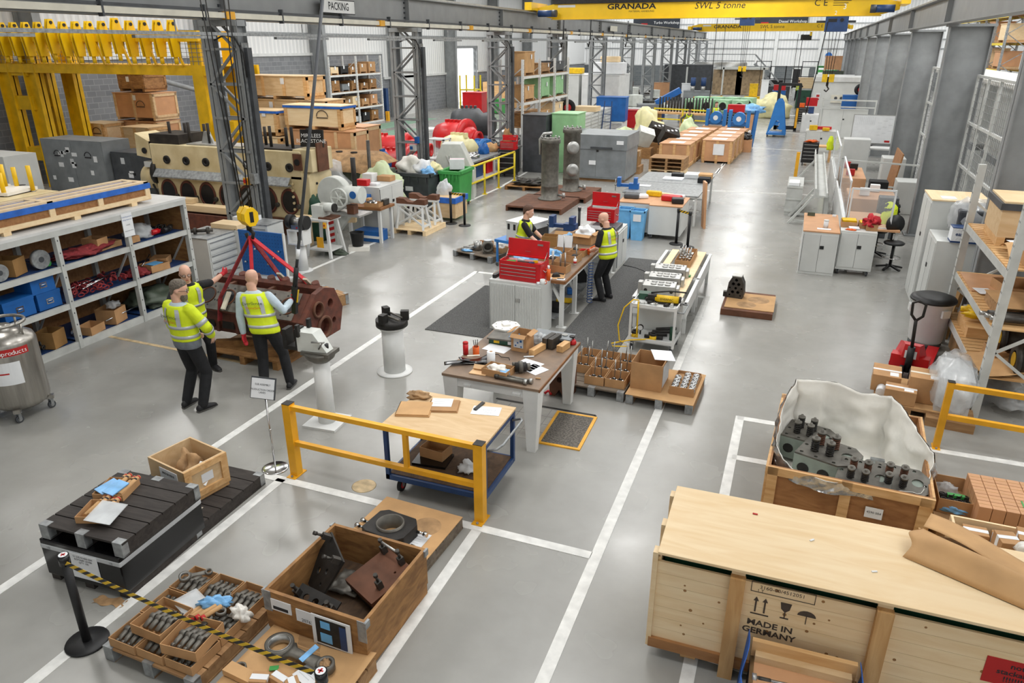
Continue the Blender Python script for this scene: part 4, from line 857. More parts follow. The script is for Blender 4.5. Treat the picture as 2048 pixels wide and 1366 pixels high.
for s in (-1,1):
    for t in (-1,1): castor(r,(s*.47,t*.33,0),.08,'red','rubber',.185)
def flatbox(label,loc,rz,w,d,h,mk='kraft'): return B(mk).bx(-w/2,w/2,-d/2,d/2,0,h*.45).bx(-w/2,w/2-.01,-d/2+.008,d/2,h*.55,h).bx(-w/2,-w/2+.006,-d/2,d/2,0,h).thing('flat_carton',label,'box',loc=loc,rz=rz)
flatbox('folded flat kraft carton at the near left of the trolley top',(-3.62,6.40,0.877),.3,.38,.32,.025); r=flatbox('brown card folder under a white sheet on the trolley top',(-3.35,6.59,0.877),.3,.34,.28,.02,'cardboard'); sheet('white sheet on the brown card folder on the trolley',(-3.40,6.64,0.898),.3,.24,.2,3)
rag('crumpled brown paper wad at the back left of the trolley top',(-3.73,6.71,0.877),(.13,.08,.04),'crumple',12,'wrapping_paper','paper')
r=sheet('white sheet reading 102 P1801 on the right of the trolley top',(-2.87,6.67,0.877),.2,.32,.2,0); text('102\nP1801',.06,'paper_grey',r,(.03,-.01,.0025),(0,0,PI)); B('black').box((0,0,.01),(.04,.2,.012),(0,.1,-.1)).thing('black_strap','short black strap lying over the white sheet on the trolley','strap',loc=(-2.98,6.73,0.880))
tray('kraft box with papers on the lower deck of the blue trolley',(-3.43,6.50,0.290),-.1,.3,.22,.12,name='cardboard_box'); B('black_gloss').box((0,0,.015),(.4,.3,.03)).thing('black_folder','flat black plastic pouch under the kraft box on the trolley','pouch',loc=(-3.43,6.42,0.257),rz=.1)
rag('crumpled grey rag on the lower deck of the blue trolley',(-2.98,6.40,0.256),(.12,.12,.035),'paper_grey',13)
# ================================================================ steel table
r=T('steel_table','heavy white steel bench with tapered legs and worn brown top, centre','table',(-3.11,8.17,0),-.02)
W,D=1.28,1.62
B('bench_top').bx(-W/2,W/2,-D/2,D/2,.86,.895).obj('tabletop',None,r,bev=.004); B('bench_edge').bx(W/2,W/2+.012,-D/2,D/2,.855,.893).p('edge_strip',r)
B('white_paint').bx(-W/2+.04,W/2-.04,-D/2+.03,D/2-.03,.74,.86).p('apron',r)
for s in (-1,1):
    for t in (-1,1):
        x=s*(W/2-.11);y=t*(D/2-.11); b=B('white_paint'); a,c=.1,.055
        b.add([(x-c,y-c,0),(x+c,y-c,0),(x+c,y+c,0),(x-c,y+c,0),(x-a,y-a,.86),(x+a,y-a,.86),(x+a,y+a,.86),(x-a,y+a,.86)],[(3,2,1,0),(4,5,6,7),(0,1,5,4),(1,2,6,5),(2,3,7,6),(3,0,4,7)]); b.p('leg',r)
for x in (-.3,.35): B('white_paint').bx(x-.05,x+.05,-D/2+.0,-D/2+.03,.76,.79).p('bracket',r)
Z=.897
r=T('surface_plate','grey surface plate with dark green rim at the back of the steel table','surface plate',(-3.38,8.68,Z),.05); B('dark_green').bx(-.22,.22,-.2,.2,0,.07).p('base',r); B('cast').bx(-.24,.24,-.22,.22,.07,.09).p('plate',r); B('plug_yellow').bx(-.15,-.07,-.202,-.2,.02,.055).m('paper').bx(.05,.12,-.202,-.2,.015,.06).p('maker_plate',r)
B('white_film').plate([(.2*math.cos(k*PI/4+.3),.2*math.sin(k*PI/4+.3)) for k in range(8)],[(.15*math.cos(k*PI/4),.15*math.sin(k*PI/4),.014) for k in range(8)],.02).box((0,0,.03),(.1,.1,.03),(0,0,.7)).thing('flange_plate','pale octagonal flange with holes at the far left of the steel table','flange',loc=(-3.52,8.93,Z+.09))
B('cabinet_grey').bx(-.28,.28,-.12,.12,0,.03).thing('grey_slab','flat grey panel lying at the far right edge of the steel table','panel',loc=(-2.8,8.87,Z+.07),rz=-.05)
B('iron_dark').bx(-.26,.26,-.1,.1,0,.068).thing('panel_support','dark support box below the grey panel on the steel table','box',loc=(-2.8,8.87,Z),rz=-.05)
tray('tall open kraft carton with blue taped label standing on the steel table',(-3.1,8.46,Z),-.08,.22,.24,.24,name='carton',flaps=.1)
B('paper_grey').bx(-.07,.07,-.002,.0,.06,.19).m('blue').bx(-.05,-.03,-.003,-.002,.08,.1).bx(.02,.05,-.003,-.002,.14,.17).bx(-.02,.0,-.003,-.002,.12,.14).bx(.03,.05,-.003,-.002,.07,.09).thing('carton_label','white and blue printed label taped on the tall open carton','label',loc=(-3.11,8.33,Z),rz=-.08)
rag('clear bubble wrap behind the tall carton on the steel table',(-2.95,8.72,Z),(.09,.08,.09),'film',31,'bubble_wrap','wrap')
rag('bright blue wipe beside the green rimmed surface plate',(-3.22,8.6,Z),(.13,.1,.09),'blue_film',32,'blue_wipe','wipe')
def block(label,loc,rz,w,d,h,mk,name='block',cat='block',bev=.004): return B(mk).bx(-w/2,w/2,-d/2,d/2,0,h).thing(name,label,cat,loc=loc,rz=rz,bev=bev)
block('long pale pine block on the right of the steel table',(-2.86,8.48,Z),.25-.5,.08,.42,.08,'pine_y','timber_block'); block('short pale pine block at the right edge of the steel table',(-2.58,8.62,Z),-.2,.09,.22,.09,'pine_y','timber_block')
block('left dark steel angle block on the steel table',(-2.80,8.68,Z),-.2,.07,.26,.15,'iron','angle_block'); block('right dark steel angle block on the steel table',(-2.72,8.68,Z),-.2,.07,.26,.15,'iron','angle_block')
for i,(x,y,mk) in enumerate(((-2.64,8.88,'iron'),(-2.53,8.86,'red'))):
    r=T('screw_jack',['small dark red screw jack with silver top at the back of the steel table','bright red screw jack at the back right corner of the steel table'][i],'jack',(x,y,Z)); B(mk).lathe([(.055,0),(.06,.02),(.05,.05),(.035,.07)],18).p('body',r); B('steel' if i==0 else 'iron_dark').cyl((0,0,.07),(0,0,.1),.02).cyl((0,0,.1),(0,0,.115),.04).p('screw',r)
r=T('spray_can','plain red can with lid at the left edge of the steel table','can',(-3.73,8.02,Z)); B('red').cyl((0,0,0),(0,0,.15),.036,n=18).p('body',r); B('ink_red').lathe([(.037,.15),(.036,.17),(.02,.178)],18).p('cap',r)
r=T('brush_pot','red tin holding paint brushes on the left of the steel table','pot',(-3.6,8.06,Z)); B('orange').lathe([(.042,0),(.042,.11),(.038,.11),(.038,.02)],18,cap=False).p('tin',r)
for i in range(3): B('black').cyl((.01*i-.01,.01*i,.02),(.02*i-.03,.02*i-.01,.2),.005,n=6).p('brush',r)
sheet('white sheet lying in front of the surface plate on the steel table',(-3.42,8.34,Z),-.15,.34,.22,0); sheet('loose white sheets at the right front of the steel table',(-2.85,7.98,Z),-.3,.3,.3,5); sheet('second white sheet under the loose sheets on the steel table',(-2.72,7.88,Z),-.45,.26,.24,3)
for i,(x,y,a,l) in enumerate(((-3.62,7.72,.5,.5),(-3.5,7.86,.75,.46),(-3.42,7.82,.3,.3))):
    def g(u,v,a=a,l=l): return (-l/2+l*u,-.05+.1*v,.012+.035*(1+math.sin(5*u+2.2*i))*(.3+.7*(i==1)))
    B('black_gloss').grid(g,14,4).thing('gasket_sheet',['long black rubber strip curling over the left corner of the steel table','wavy black rubber sheet in the middle of the rubber pile','short black rubber sheet at the right of the rubber pile'][i],'rubber strip',loc=(x,y,Z),rz=a).modifiers.new('t','SOLIDIFY').thickness=.008
B('tape').box((0,0,.01),(.16,.03,.004),(0,0,.5)).thing('label_tag','small pale tag on the black rubber strips','tag',loc=(-3.52,7.8,Z+.09))
r=T('paper_roll','white kitchen roll standing behind the kraft tray on the steel table','paper roll',(-3.27,7.78,Z)); B('paper').cyl((0,0,0),(0,0,.2),.052,n=20).p('roll',r); B('cardboard').cyl((0,0,.2),(0,0,.202),.02).p('core',r)
tray('low kraft tray with a white bag and blue bag on the steel table',(-3.1,7.6,Z),-.12,.34,.24,.09); bag('plastic_bag','white plastic bag inside the low kraft tray on the steel table',(-3.12,7.62,Z+.015),(.11,.08,.06),'white_film',33); B('blue_film').box((0,0,0),(.12,.09,.02),(.2,0,.4)).thing('blue_bag','flat blue bag inside the low kraft tray on the steel table','bag',loc=(-3.0,7.57,Z+.05))
B('flesh_wood').box((0,0,.03),(.2,.06,.06),(.7,0,0)).box((0,-.08,.006),(.22,.14,.01)).thing('wooden_prop','folded pale plywood prop at the near edge of the steel table','prop',loc=(-3.33,7.62,Z))
for i in range(2):
    b=B('cast'); b.cyl((0,0,.03),(.36,-.02,.03),.02,n=12).m('steel').cyl((.36,-.02,.03),(.4,-.02,.03),.034,n=12).m('iron').cyl((-.03,0,.03),(.02,0,.03),.026,n=12); b.thing('steel_shaft',['front steel shaft with a toothed end lying on the steel table','rear steel shaft with a toothed end lying on the steel table'][i],'shaft',loc=(-3.06+.05*i,7.46+.05*i,Z),rz=-.03)
r=T('starter_motor','small dark machined motor at the front right of the steel table','motor',(-2.86,7.74,Z),.5); B('iron_dark').cyl((-.07,0,.07),(.07,0,.07),.06,n=16).p('barrel',r); B('cast').ring((.0,-.0,.07),.075,.05,.05,18,(0,PI/2,0)).cyl((.07,0,.07),(.12,0,.07),.045,n=14).cyl((-.1,.03,.1),(-.04,.03,.1),.025,n=10).p('end_cover',r)
B('iron_dark').tube([(0,0,.01),(.14,.02,.02),(.2,-.03,.012),(.32,-.06,.03),(.34,-.09,.015)],.006).thing('wire_hook','thin dark wire lying across the middle of the steel table','wire',loc=(-3.45,8.1,Z))
B('paper').cyl((0,0,.012),(.12,.06,.012),.011,n=8).thing('marker_pen','white marker lying near the pine blocks on the steel table','pen',loc=(-2.98,8.18,Z)); B('kraft').cyl((0,0,.01),(.06,.01,.01),.01,n=8).thing('wood_dowel','tiny wooden dowel at the right edge of the steel table','dowel',loc=(-2.62,7.62,Z))
r=T('vee_block','dark brown iron vee block with a hole under the steel table','vee block',(-2.72,9.12,0),-.1); B('rust_brown').plate([(-.15,0),(-.07,0),(0,.12),(.07,0),(.15,0),(.15,.4),(-.15,.4)],[(0,.27,.045)],.28,(0,.14,0),(PI/2,0,0)).p('casting',r)
B('red').tube([(0,0,.02),(.05,.03,.06),(.1,0,.02)],.02).thing('red_shackle','small red shackle on the floor under the steel table','shackle',loc=(-2.95,8.98,0))
r=T('drain_mat','rubber grating mat with yellow edges on the floor by the table','mat',(-2.33,8.1,0),.02); B('mat_grey').bx(-.24,.24,-.42,.42,0,.014).p('mat',r)
for i in range(10): B('iron_dark') if 0 else None
b=B('safety_yellow').bx(-.28,-.24,-.46,.46,0,.016).bx(.24,.28,-.46,.46,0,.016).bx(-.24,.24,-.46,-.42,0,.016).bx(-.24,.24,.42,.46,0,.016); b.p('yellow_edge',r)
# ================================================================ pillars
r=T('vice_pillar','pale floor pillar with square base carrying a clamp vice','vice pillar',(-5.38,7.16,0),.06)
B('white_paint').bx(-.24,.24,-.23,.23,0,.03).p('base_plate',r); B('white_paint').cyl((0,0,.03),(0,0,.95),.115,.105,n=24).p('column',r); B('cast').lathe([(.12,.9),(.18,.95),(.2,1.0),(.2,1.03)],24).bx(-.2,.2,-.14,.14,1.0,1.05).p('head_plate',r)
B('machine_white').bx(-.26,-.02,-.1,.1,1.03,1.3).add([(-.02,-.1,1.3),(.15,-.08,1.05),(.15,.08,1.05),(-.02,.1,1.3),(-.02,-.1,1.03),(-.02,.1,1.03)],[(0,1,2,3),(0,4,1),(3,2,5)]).p('vice_body',r)
B('iron_dark').bx(-.44,-.26,-.08,.08,1.03,1.08).bx(-.48,-.42,-.08,.08,1.03,1.3).bx(-.30,-.25,-.08,.08,1.08,1.32).bx(-.24,-.2,-.14,-.08,1.24,1.4).bx(-.2,-.16,.06,.12,1.24,1.42).p('jaw',r); B('steel').cyl((-.02,-.14,1.2),(.14,-.1,1.2),.012).cyl((.05,-.1,1.1),(.12,-.1,1.2),.01).m('black').cyl((.1,0,1.05),(.1,0,1.14),.03).p('handle',r)
r=T('chuck_pillar','pale floor pillar with round flange topped by a dark chuck','pillar',(-5.36,8.93,0))
B('white_paint').lathe([(.001,0),(.27,0),(.27,.02),(.16,.025)],30).p('base_flange',r); B('white_paint').cyl((0,0,.02),(0,0,.74),.165,n=28).lathe([(.165,.7),(.2,.72),(.2,.76),(.001,.76)],28).p('column',r)
b=B('iron_dark').cyl((0,0,.76),(0,0,.86),.24,n=30)
for a in (.4,2.5,4.6): b.box((.2*math.cos(a),.2*math.sin(a),.92),(.12,.09,.14),(0,0,a))
b.p('chuck',r); B('cast').cyl((-.15,.02,.9),(.2,-.12,.9),.018).cyl((-.1,.1,.92),(.18,.0,.9),.014).box((-.12,-.06,.9),(.1,.06,.06),(0,0,.5)).p('loose_key',r)
# ================================================================ parts pallets behind the table
pallet('pallet of kraft trays holding injector rods, behind the steel table',(-2.3,9.72,0),-.03,.95,1.12,.14,'pallet_grey',caps=True)
NZ=[]
for j in range(3):
    for i in range(3):
        if i==0 and j==0: continue
        x,y=-2.6+.3*i,9.42+.34*j; tray('kraft tray with steel rods and springs behind the steel table',(x,y,.142),-.03,.285,.32,.13,group='trays of rods behind the table'); NZ.append((x,y))
rod0=sp1=None
for n,(x,y) in enumerate(NZ):
    for k in range(2):
        p=(x-.06+.1*k,y+.08-.1*k*(n%2),.15)
        if not rod0: rod0=tag(B('steel').cyl((0,0,0),(.01,.01,.32),.008,n=8).obj('steel_rod',None,None,p),'thin steel rod standing in a kraft tray behind the steel table','rod','steel rods in the trays')
        else: c=rod0.copy(); COL.objects.link(c); c.location=p; c.rotation_euler=(.1*(R.random()-.5),.1*(R.random()-.5),0)
    for k in range(5):
        p=(x-.09+.045*k,y-.06+.05*(k%2),.15)
        if not sp1:
            b=B('iron_dark'); b.tube([(.026*math.cos(t*.8),.026*math.sin(t*.8),.002+.0021*t) for t in range(40)],.007,5); b.m('chrome').cyl((0,0,.0),(0,0,.085),.009,n=8); sp1=tag(b.obj('valve_spring',None,None,p),'small dark valve spring standing in a kraft tray behind the table','spring','springs in the rod trays')
        else: c=sp1.copy(); COL.objects.link(c); c.location=p
pallet('pallet with brown card, big carton and ring tray right of the steel table',(-1.33,9.64,0),-.03,.92,1.06,.14,'pallet_wood',caps=True)
B('kraft').bx(-.47,.47,-.54,.54,0,.006).thing('card_sheet','flat brown card on the pallet with the big open carton','sheet',loc=(-1.33,9.64,.145),rz=-.03)
tray('big open brown carton on the pallet right of the steel table',(-1.57,9.58,.152),-.04,.44,.5,.40,name='carton',th=.008); B('paper').box((0,0,0),(.3,.3,.004),(.1,.1,.4)).thing('paper_sheet','white sheet lying across the top of the big open carton','paper',loc=(-1.42,9.68,.57)); B('paper_grey').bx(-.004,0,-.2,.2,.05,.36).thing('printed_panel','white printed panel on the right side of the big open carton','label',loc=(-1.345,9.58,.152),rz=-.04)
tray('shallow kraft tray holding chrome rings on the pallet right of centre',(-1.08,9.72,.152),-.03,.34,.72,.05); B('cardboard').box((0,0,.06),(.34,.01,.12)).thing('tray_flap','raised front flap of the chrome ring tray','flap',loc=(-1.08,9.34,.152),rz=-.03)
k0=None
for j in range(5):
    for i in range(3):
        if j==4 and i==0 or (j==0 and i==1 and 0): continue
        p=(-1.2+.12*i,9.46+.125*j,.162)
        if not k0: k0=tag(B('chrome').lathe([(.045,0),(.05,.01),(.05,.045),(.042,.05),(.042,.06),(.034,.06),(.034,.01)],20,cap=False).m('iron_dark').cyl((0,0,.004),(0,0,.01),.034).obj('valve_ring',None,None,p),'chrome valve ring standing in the shallow kraft tray','ring','chrome rings in the tray')
        else: c=k0.copy(); COL.objects.link(c); c.location=p
# ================================================================ mats
B('mat_black').bx(-5.75,-4.62,10.68,13.4,0,.012).thing('floor_mat','dark rubber mat left of the white tambour cabinet','mat')
B('mat_black').bx(-3.42,-2.35,10.55,16.6,0,.012).thing('floor_mat','long dark rubber mat between the work bench and the steel troughs','mat')
# ================================================================ bench island
cabinet('white tambour door cabinet under the open red tool chest',(-4.2,11.36,0),-.03,.98,.5,.92,'cabinet_white',2,tambour=True,hk='alu')
def tool_chest(label,loc,rz,w=.72,d=.38,h=.33,lid=.3,drawers=4,lidang=.12):
    r=T('tool_chest',label,'tool chest',loc,rz); B('red').bx(-w/2,w/2,-d/2,d/2,0,h-.05).bx(-w/2,-w/2+.01,-d/2,d/2,h-.05,h).bx(w/2-.01,w/2,-d/2,d/2,h-.05,h).bx(-w/2,w/2,-d/2,-d/2+.01,h-.05,h).p('body',r)
    for i in range(drawers):
        z=.04+i*(h-.09)/drawers; do=B('red').bx(-w/2+.03,w/2-.08,-d/2-.01,-d/2,z,z+(h-.09)/drawers-.008).p('drawer',r); B('alu').bx(-w/2+.03,w/2-.08,-d/2-.016,-d/2-.01,z+(h-.09)/drawers-.02,z+(h-.09)/drawers-.01).p('handle',do)
    B('red').box((0,d/2-.01+.02,h+lid/2),(w,.03,lid),(-lidang,0,0)).box((0,d/2-.03,h+.02),(w,.1,.02)).m('steel').box((w*.3,d/2-.02,h+lid*.78),(.1,.006,.03),(-lidang,0,0)).bx(-.05,.05,d/2-.03,d/2-.025,h+.1,h+.105).p('lid',r)
    B('steel').cyl((w/2-.02,0,h-.03),(w/2-.02,d/2-.02,h+.12),.006).cyl((-w/2+.02,0,h-.03),(-w/2+.02,d/2-.02,h+.12),.006).p('lid_stay',r); B('steel').tube([(w/2,-.06,h*.6),(w/2+.03,-.05,h*.5),(w/2+.03,.05,h*.5),(w/2,.06,h*.6)],.008).p('side_handle',r)
    return r
tool_chest('open red tool chest with four drawers on the white tambour cabinet',(-4.15,11.38,.925),-.06,.76)
for i,(x,y,mk,d,a,lab) in enumerate(((-4.38,11.36,'green',(.16,.1,.01),.3,'bright green leaflet lying in the open red tool chest'),(-4.1,11.34,'cast',(.3,.03,.03),.05,'long spanner lying in the open red tool chest'),(-3.95,11.4,'plug_yellow',(.08,.04,.04),.4,'yellow handled tool in the open red tool chest'),(-4.22,11.42,'paper_grey',(.12,.07,.04),-.4,'pale hand tool lying in the open red tool chest'),(-4.0,11.32,'navy',(.08,.05,.03),.8,'dark blue cutter lying in the open red tool chest'))):
    B(mk).box((0,0,d[2]/2),d).thing('hand_tool',lab,'tool',loc=(x,y,1.21),rz=a,bev=.004)
r=T('mug','white mug beside the red tool chest on the cabinet','mug',(-3.73,11.14,.92)); B('white_paint').lathe([(.035,0),(.042,.01),(.044,.095),(.038,.095),(.036,.02)],18,cap=False).p('cup',r); B('orange').tube([(.042,0,.08),(.07,0,.07),(.07,0,.03),(.042,0,.02)],.007).p('handle',r)
r=T('spray_can','red spray can with white cap right of the open tool chest','can',(-3.72,11.42,.92)); B('orange').cyl((0,0,0),(0,0,.2),.034,n=16).p('body',r); B('paper').cyl((0,0,.2),(0,0,.26),.02,n=12).p('cap',r)
rag('small white crumpled tissue at the front of the tambour cabinet',(-3.8,11.13,.92),(.035,.03,.03),'paper',40,'tissue'); B('black').box((0,0,.03),(.06,.3,.06)).thing('black_case','long black case at the left end of the tambour cabinet','case',loc=(-4.62,11.35,.92),rz=-.1)
r=T('work_bench','long grey legged work bench with thick worn wooden top','bench',(-4.12,13.45,0),0)
B('bench_top').bx(-.66,.66,-1.93,1.93,.85,.905).obj('top',None,r,bev=.004); B('bench_edge').bx(.66,.675,-1.93,1.93,.845,.9).bx(-.66,.66,-1.945,-1.93,.845,.9).p('edge',r)
for y in (-1.8,-1.0,0,.9,1.8):
    for x in (-.58,.58):
        b=B('white_paint').bx(x-.035,x+.035,y-.035,y+.035,0,.85).bx(x-.09,x+.09,y-.05,y+.05,0,.012); s=1 if x>0 else -1; b.bar((x,y,.45),(x-s*.22,y,.84),.05,.05); b.p('leg',r)
for x in (-.6,.6): B('white_paint').bx(x-.03,x+.03,-1.88,1.88,.76,.85).p('rail',r)
B('galv').bx(-.56,.5,-1.85,1.85,.16,.18).p('lower_shelf',r)
for i,(x,y,d,mk,lab) in enumerate(((-3.8,12.0,(.3,.3,.12),'black','dark bag on the lower shelf of the work bench'),(-3.75,12.5,(.3,.16,.06),'plug_yellow','yellow handled tool under the work bench'),(-3.78,13.0,(.14,.14,.12),'blue','small blue tin under the work bench'),(-3.95,14.0,(.4,.6,.28),'black','black case deep under the work bench'))): B(mk).box((0,0,d[2]/2),d).thing('stored_item',lab,'item',loc=(x,y,.182),rz=.2*i,bev=.02)
Z=.907
TB=[(-3.72,12.05,.34,.24,.13,'front kraft tray with tall rods on the work bench'),(-4.05,12.45,.32,.26,.12,'kraft tray of dark cylinders behind the front tray'),(-3.72,12.78,.32,.26,.13,'kraft tray with black round parts at the bench edge'),(-4.0,13.1,.34,.24,.12,'empty-looking kraft tray in the middle of the bench'),(-3.7,13.2,.28,.2,.12,'small kraft tray holding a black filter beside the red pliers'),(-4.25,11.95,.24,.2,.1,'kraft tray tucked behind the red spray can')]
for i,(x,y,w,d,h,lab) in enumerate(TB): tray(lab,(x,y,Z),-.1,w,d,h)
rr=None
for (x,y,h) in ((-3.84,12.0,.36),(-3.72,12.1,.3),(-3.62,12.05,.34),(-3.88,12.18,.32),(-3.6,12.7,.33),(-3.92,12.95,.4)):
    B('steel').cyl((0,0,0),(0,0,h),.013,n=10).thing('steel_rod','thin upright steel rod standing among the trays on the bench','rod','upright rods on the bench',loc=(x,y,Z+.01))
for k in range(8): B('iron_dark').cyl((0,0,0),(0,0,.13),.027,n=12).m('chrome').cyl((0,0,.13),(0,0,.14),.022,n=12).thing('valve_part','dark cylinder with a bright end standing in a bench tray','valve part','cylinders in the bench tray',loc=(-4.16+.065*(k%4),12.4+.08*(k//4),Z+.01))
for k in range(5): B('iron').cyl((0,0,.02),(.07,0,.02),.02,n=10).thing('metal_fitting','small dark metal fitting lying in the front bench tray','fitting','fittings in the front bench tray',loc=(-3.86+.06*k,12.0+.05*(k%2),Z+.012),rz=.5*k)
for (x,y,lab) in ((-3.66,12.8,'round black wire wheel in the bench edge tray'),(-3.8,13.32,'black round brush behind the bench edge tray')): B('black').blob((0,0,.05),(.07,.07,.06),10,.1,8,3).thing('rotary_brush',lab,'brush',loc=(x,y,Z+.02))
rag('large pile of light blue gloves and wipes on the bench behind the chest',(-4.22,12.8,Z),(.26,.22,.1),'blue_film',41,'blue_gloves','gloves',.6); rag('second heap of blue wipes beside the dark cylinders',(-4.5,12.4,Z),(.18,.16,.1),'blue_film',42,'blue_wipe','wipe',.6)
sheet('brown card sheet at the near end of the work bench',(-3.68,11.72,Z),.2,.3,.3,0,mk='kraft'); B('iron_dark').lathe([(.05,.03),(.075,.04),(.075,.07),(.05,.09)],16,rot=(PI/2,0,.5)).cyl((0,0,.06),(.14,.05,.03),.012).thing('disc_valve','dark disc headed valve lying on the card at the bench end','valve',loc=(-3.7,11.75,Z)); sheet('small white cloth sheet with a red line at the bench corner',(-3.55,11.6,Z),.1,.14,.1,1)
r=T('bottle','small white bottle with red label among the bench trays','bottle',(-3.58,12.55,Z)); B('paper').cyl((0,0,0),(0,0,.11),.03,n=14).cyl((0,0,.11),(0,0,.15),.012,n=10).p('body',r); B('ink_red').cyl((0,0,.03),(0,0,.07),.031,n=14).p('label',r)
B('paper').box((0,0,.12),(.3,.01,.24),(-.25,0,0)).thing('leaning_sheet','large white sheet propped up in the middle of the bench','paper',loc=(-4.13,13.7,Z),rz=.05)
tray('brown printed carton left of the propped white sheet',(-4.45,13.75,Z),.1,.3,.26,.2,mk='cardboard_dark',name='carton'); tray('open kraft carton full of white paper toward the bench end',(-3.85,14.2,Z),-.15,.4,.34,.2,name='carton',flaps=.12); bag('paper_heap','white crumpled paper spilling from the open carton on the bench',(-3.87,14.22,Z+.13),(.2,.16,.12),'paper',43,'paper'); bag('plastic_bag','clear plastic bag with white paper at the right bench end',(-3.6,14.5,Z),(.14,.16,.1),'white_film',44); bag('plastic_bag','pale blue printed bag left of the white paper carton',(-4.2,14.2,Z),(.14,.12,.1),'blue_film',45); 
for i,(x,y) in enumerate(((-4.1,14.85),(-3.96,14.78))):
    r=T('aerosol','%s red and white aerosol can at the far end of the bench'%('smaller left' if i==0 else 'larger right'),'can',(x,y,Z)); B('red').cyl((0,0,0),(0,0,.16+.04*i),.035+.006*i,n=16).p('body',r); B('paper').cyl((0,0,.16+.04*i),(0,0,.2+.04*i),.015,n=10).m('paper').cyl((0,0,.05),(0,0,.1),.036+.006*i,n=16).p('nozzle',r)
r=T('tape_roll','roll of grey duct tape near the young worker','tape roll',(-4.55,13.4,Z)); B('galv').ring((0,0,.05),.07,.045,.1,20).p('tape',r); B('paper_grey').cyl((0,0,-.0),(0,0,.012),.11,n=20).p('saucer',r)
block('flat brown board on the left of the far bench',(-4.45,14.6,Z),.2,.35,.3,.06,'cardboard_dark','board'); block('grey metal sheet lying by the far red chest',(-3.8,15.12,Z+.1),.1,.6,.36,.012,'galv','metal_sheet'); B('black').bx(-.3,.3,-.18,.18,0,.1).thing('dark_box','dark box under the grey metal sheet on the bench','box',loc=(-3.8,15.12,Z),rz=.1)
def bench_vice(label,loc,rz,s=1,mk='navy'):
    r=T('bench_vice',label,'vice',loc,rz); B(mk).bx(-.1*s,.12*s,-.08*s,.08*s,0,.12*s).bx(-.3*s,-.1*s,-.05*s,.05*s,.04*s,.1*s).p('body',r); B(mk).bx(-.36*s,-.28*s,-.09*s,.09*s,.04*s,.24*s).p('front_jaw',r); B(mk).bx(.0,.08*s,-.09*s,.09*s,.12*s,.24*s).p('rear_jaw',r); B('steel').cyl((-.42*s,0,.07*s),(-.36*s,0,.07*s),.02*s).cyl((-.4*s,0,-.06*s),(-.4*s,0,.2*s),.009*s).p('screw',r); return r
bench_vice('blue bench vice at the far left of the work bench',(-4.45,15.12,Z),0,1.25)
# white end cabinet with the second red chest, bins
cabinet('white cabinet at the far end of the work bench below the second red chest',(-3.86,15.92,0),PI/2,.95,.8,.86,'cabinet_white',2)
B('dark_grey').bx(-.3,.3,-.35,.35,0,.08).thing('grey_case','dark grey tool case under the second red chest','case',loc=(-3.8,15.75,.865),bev=.02)
tool_chest('second red tool chest with raised lid at the far bench end',(-3.98,16.12,.95),-.05,.64,.36,.3,.3,4,.02)
for i,(x,y) in enumerate(((-3.98,18.55),(-3.62,18.45))):
    r=T('waste_bin','%s tall light blue waste bin behind the far red chest'%('left' if i==0 else 'right'),'bin',(x,y,0)); B('sky_blue').add([(-.14,-.14,0),(.14,-.14,0),(.14,.14,0),(-.14,.14,0),(-.18,-.18,.75),(.18,-.18,.75),(.18,.18,.75),(-.18,.18,.75)],[(3,2,1,0),(0,1,5,4),(1,2,6,5),(2,3,7,6),(3,0,4,7)]).bx(-.2,.2,-.2,-.17,.73,.77).bx(-.2,.2,.17,.2,.73,.77).bx(-.2,-.17,-.2,.2,.73,.77).bx(.17,.2,-.2,.2,.73,.77).p('bin_body',r)
    if i==1: B('paper').bx(-.1,.1,-.195,-.19,.5,.68).p('notice',r)
# blue trolley with grey box
r=T('bench_trolley','bright blue trolley standing left of the work bench','trolley',(-5.45,15.1,0),-.25); B('frame_blue').bx(-.6,.6,-.4,.4,.56,.62).p('deck',r)
for s in (-1,1):
    for t in (-1,1): B('frame_blue').bx(s*.55-.02,s*.55+.02,t*.36-.02,t*.36+.02,.08,.56).p('leg',r); castor(r,(s*.55,t*.36,0),.04,h=.09)
r=T('machine_box','grey steel box with white top on the blue trolley','machine',(-5.42,15.12,.62),-.3); B('cabinet_white').bx(-.34,.34,-.36,.36,.0,.42).obj('case',None,r,bev=.005); B('white_paint').bx(-.35,.35,-.37,.37,.42,.44).p('lid',r); B('iron').bx(.342,.345,-.3,.3,.05,.3).p('side_panel',r)
for k in range(2): B('black').bx(-.3+.16*k,-.24+.16*k,-.365,-.36,.25,.38).p('vent',r)
B('blue').lathe([(.001,0),(.13,.01),(.15,.05),(.14,.05),(.12,.02)],18,cap=False).thing('blue_basin','small blue basin on the trolley beside the grey box','basin',loc=(-4.98,14.95,.62))
B('navy').tube([(-.03+.05*math.cos(t*.9),.09*math.sin(t*.9)*(.5+.4*math.sin(t*.02)),-.008*t) for t in range(100)],.009,5).thing('coiled_hose','dark blue coiled air hose hanging from the bench edge','hose',loc=(-3.36,12.98,.85))
B('black').tube([(0,0,.015),(.3,-.1,.012),(.8,-.5,.012),(1.2,-.6,.012)],.012).thing('floor_cable','black cable lying on the floor from the bench to the troughs','cable',loc=(-3.4,15.9,0))
stanchion('black stanchion standing alone behind the work bench vice',(-4.95,17.6,0),.9)
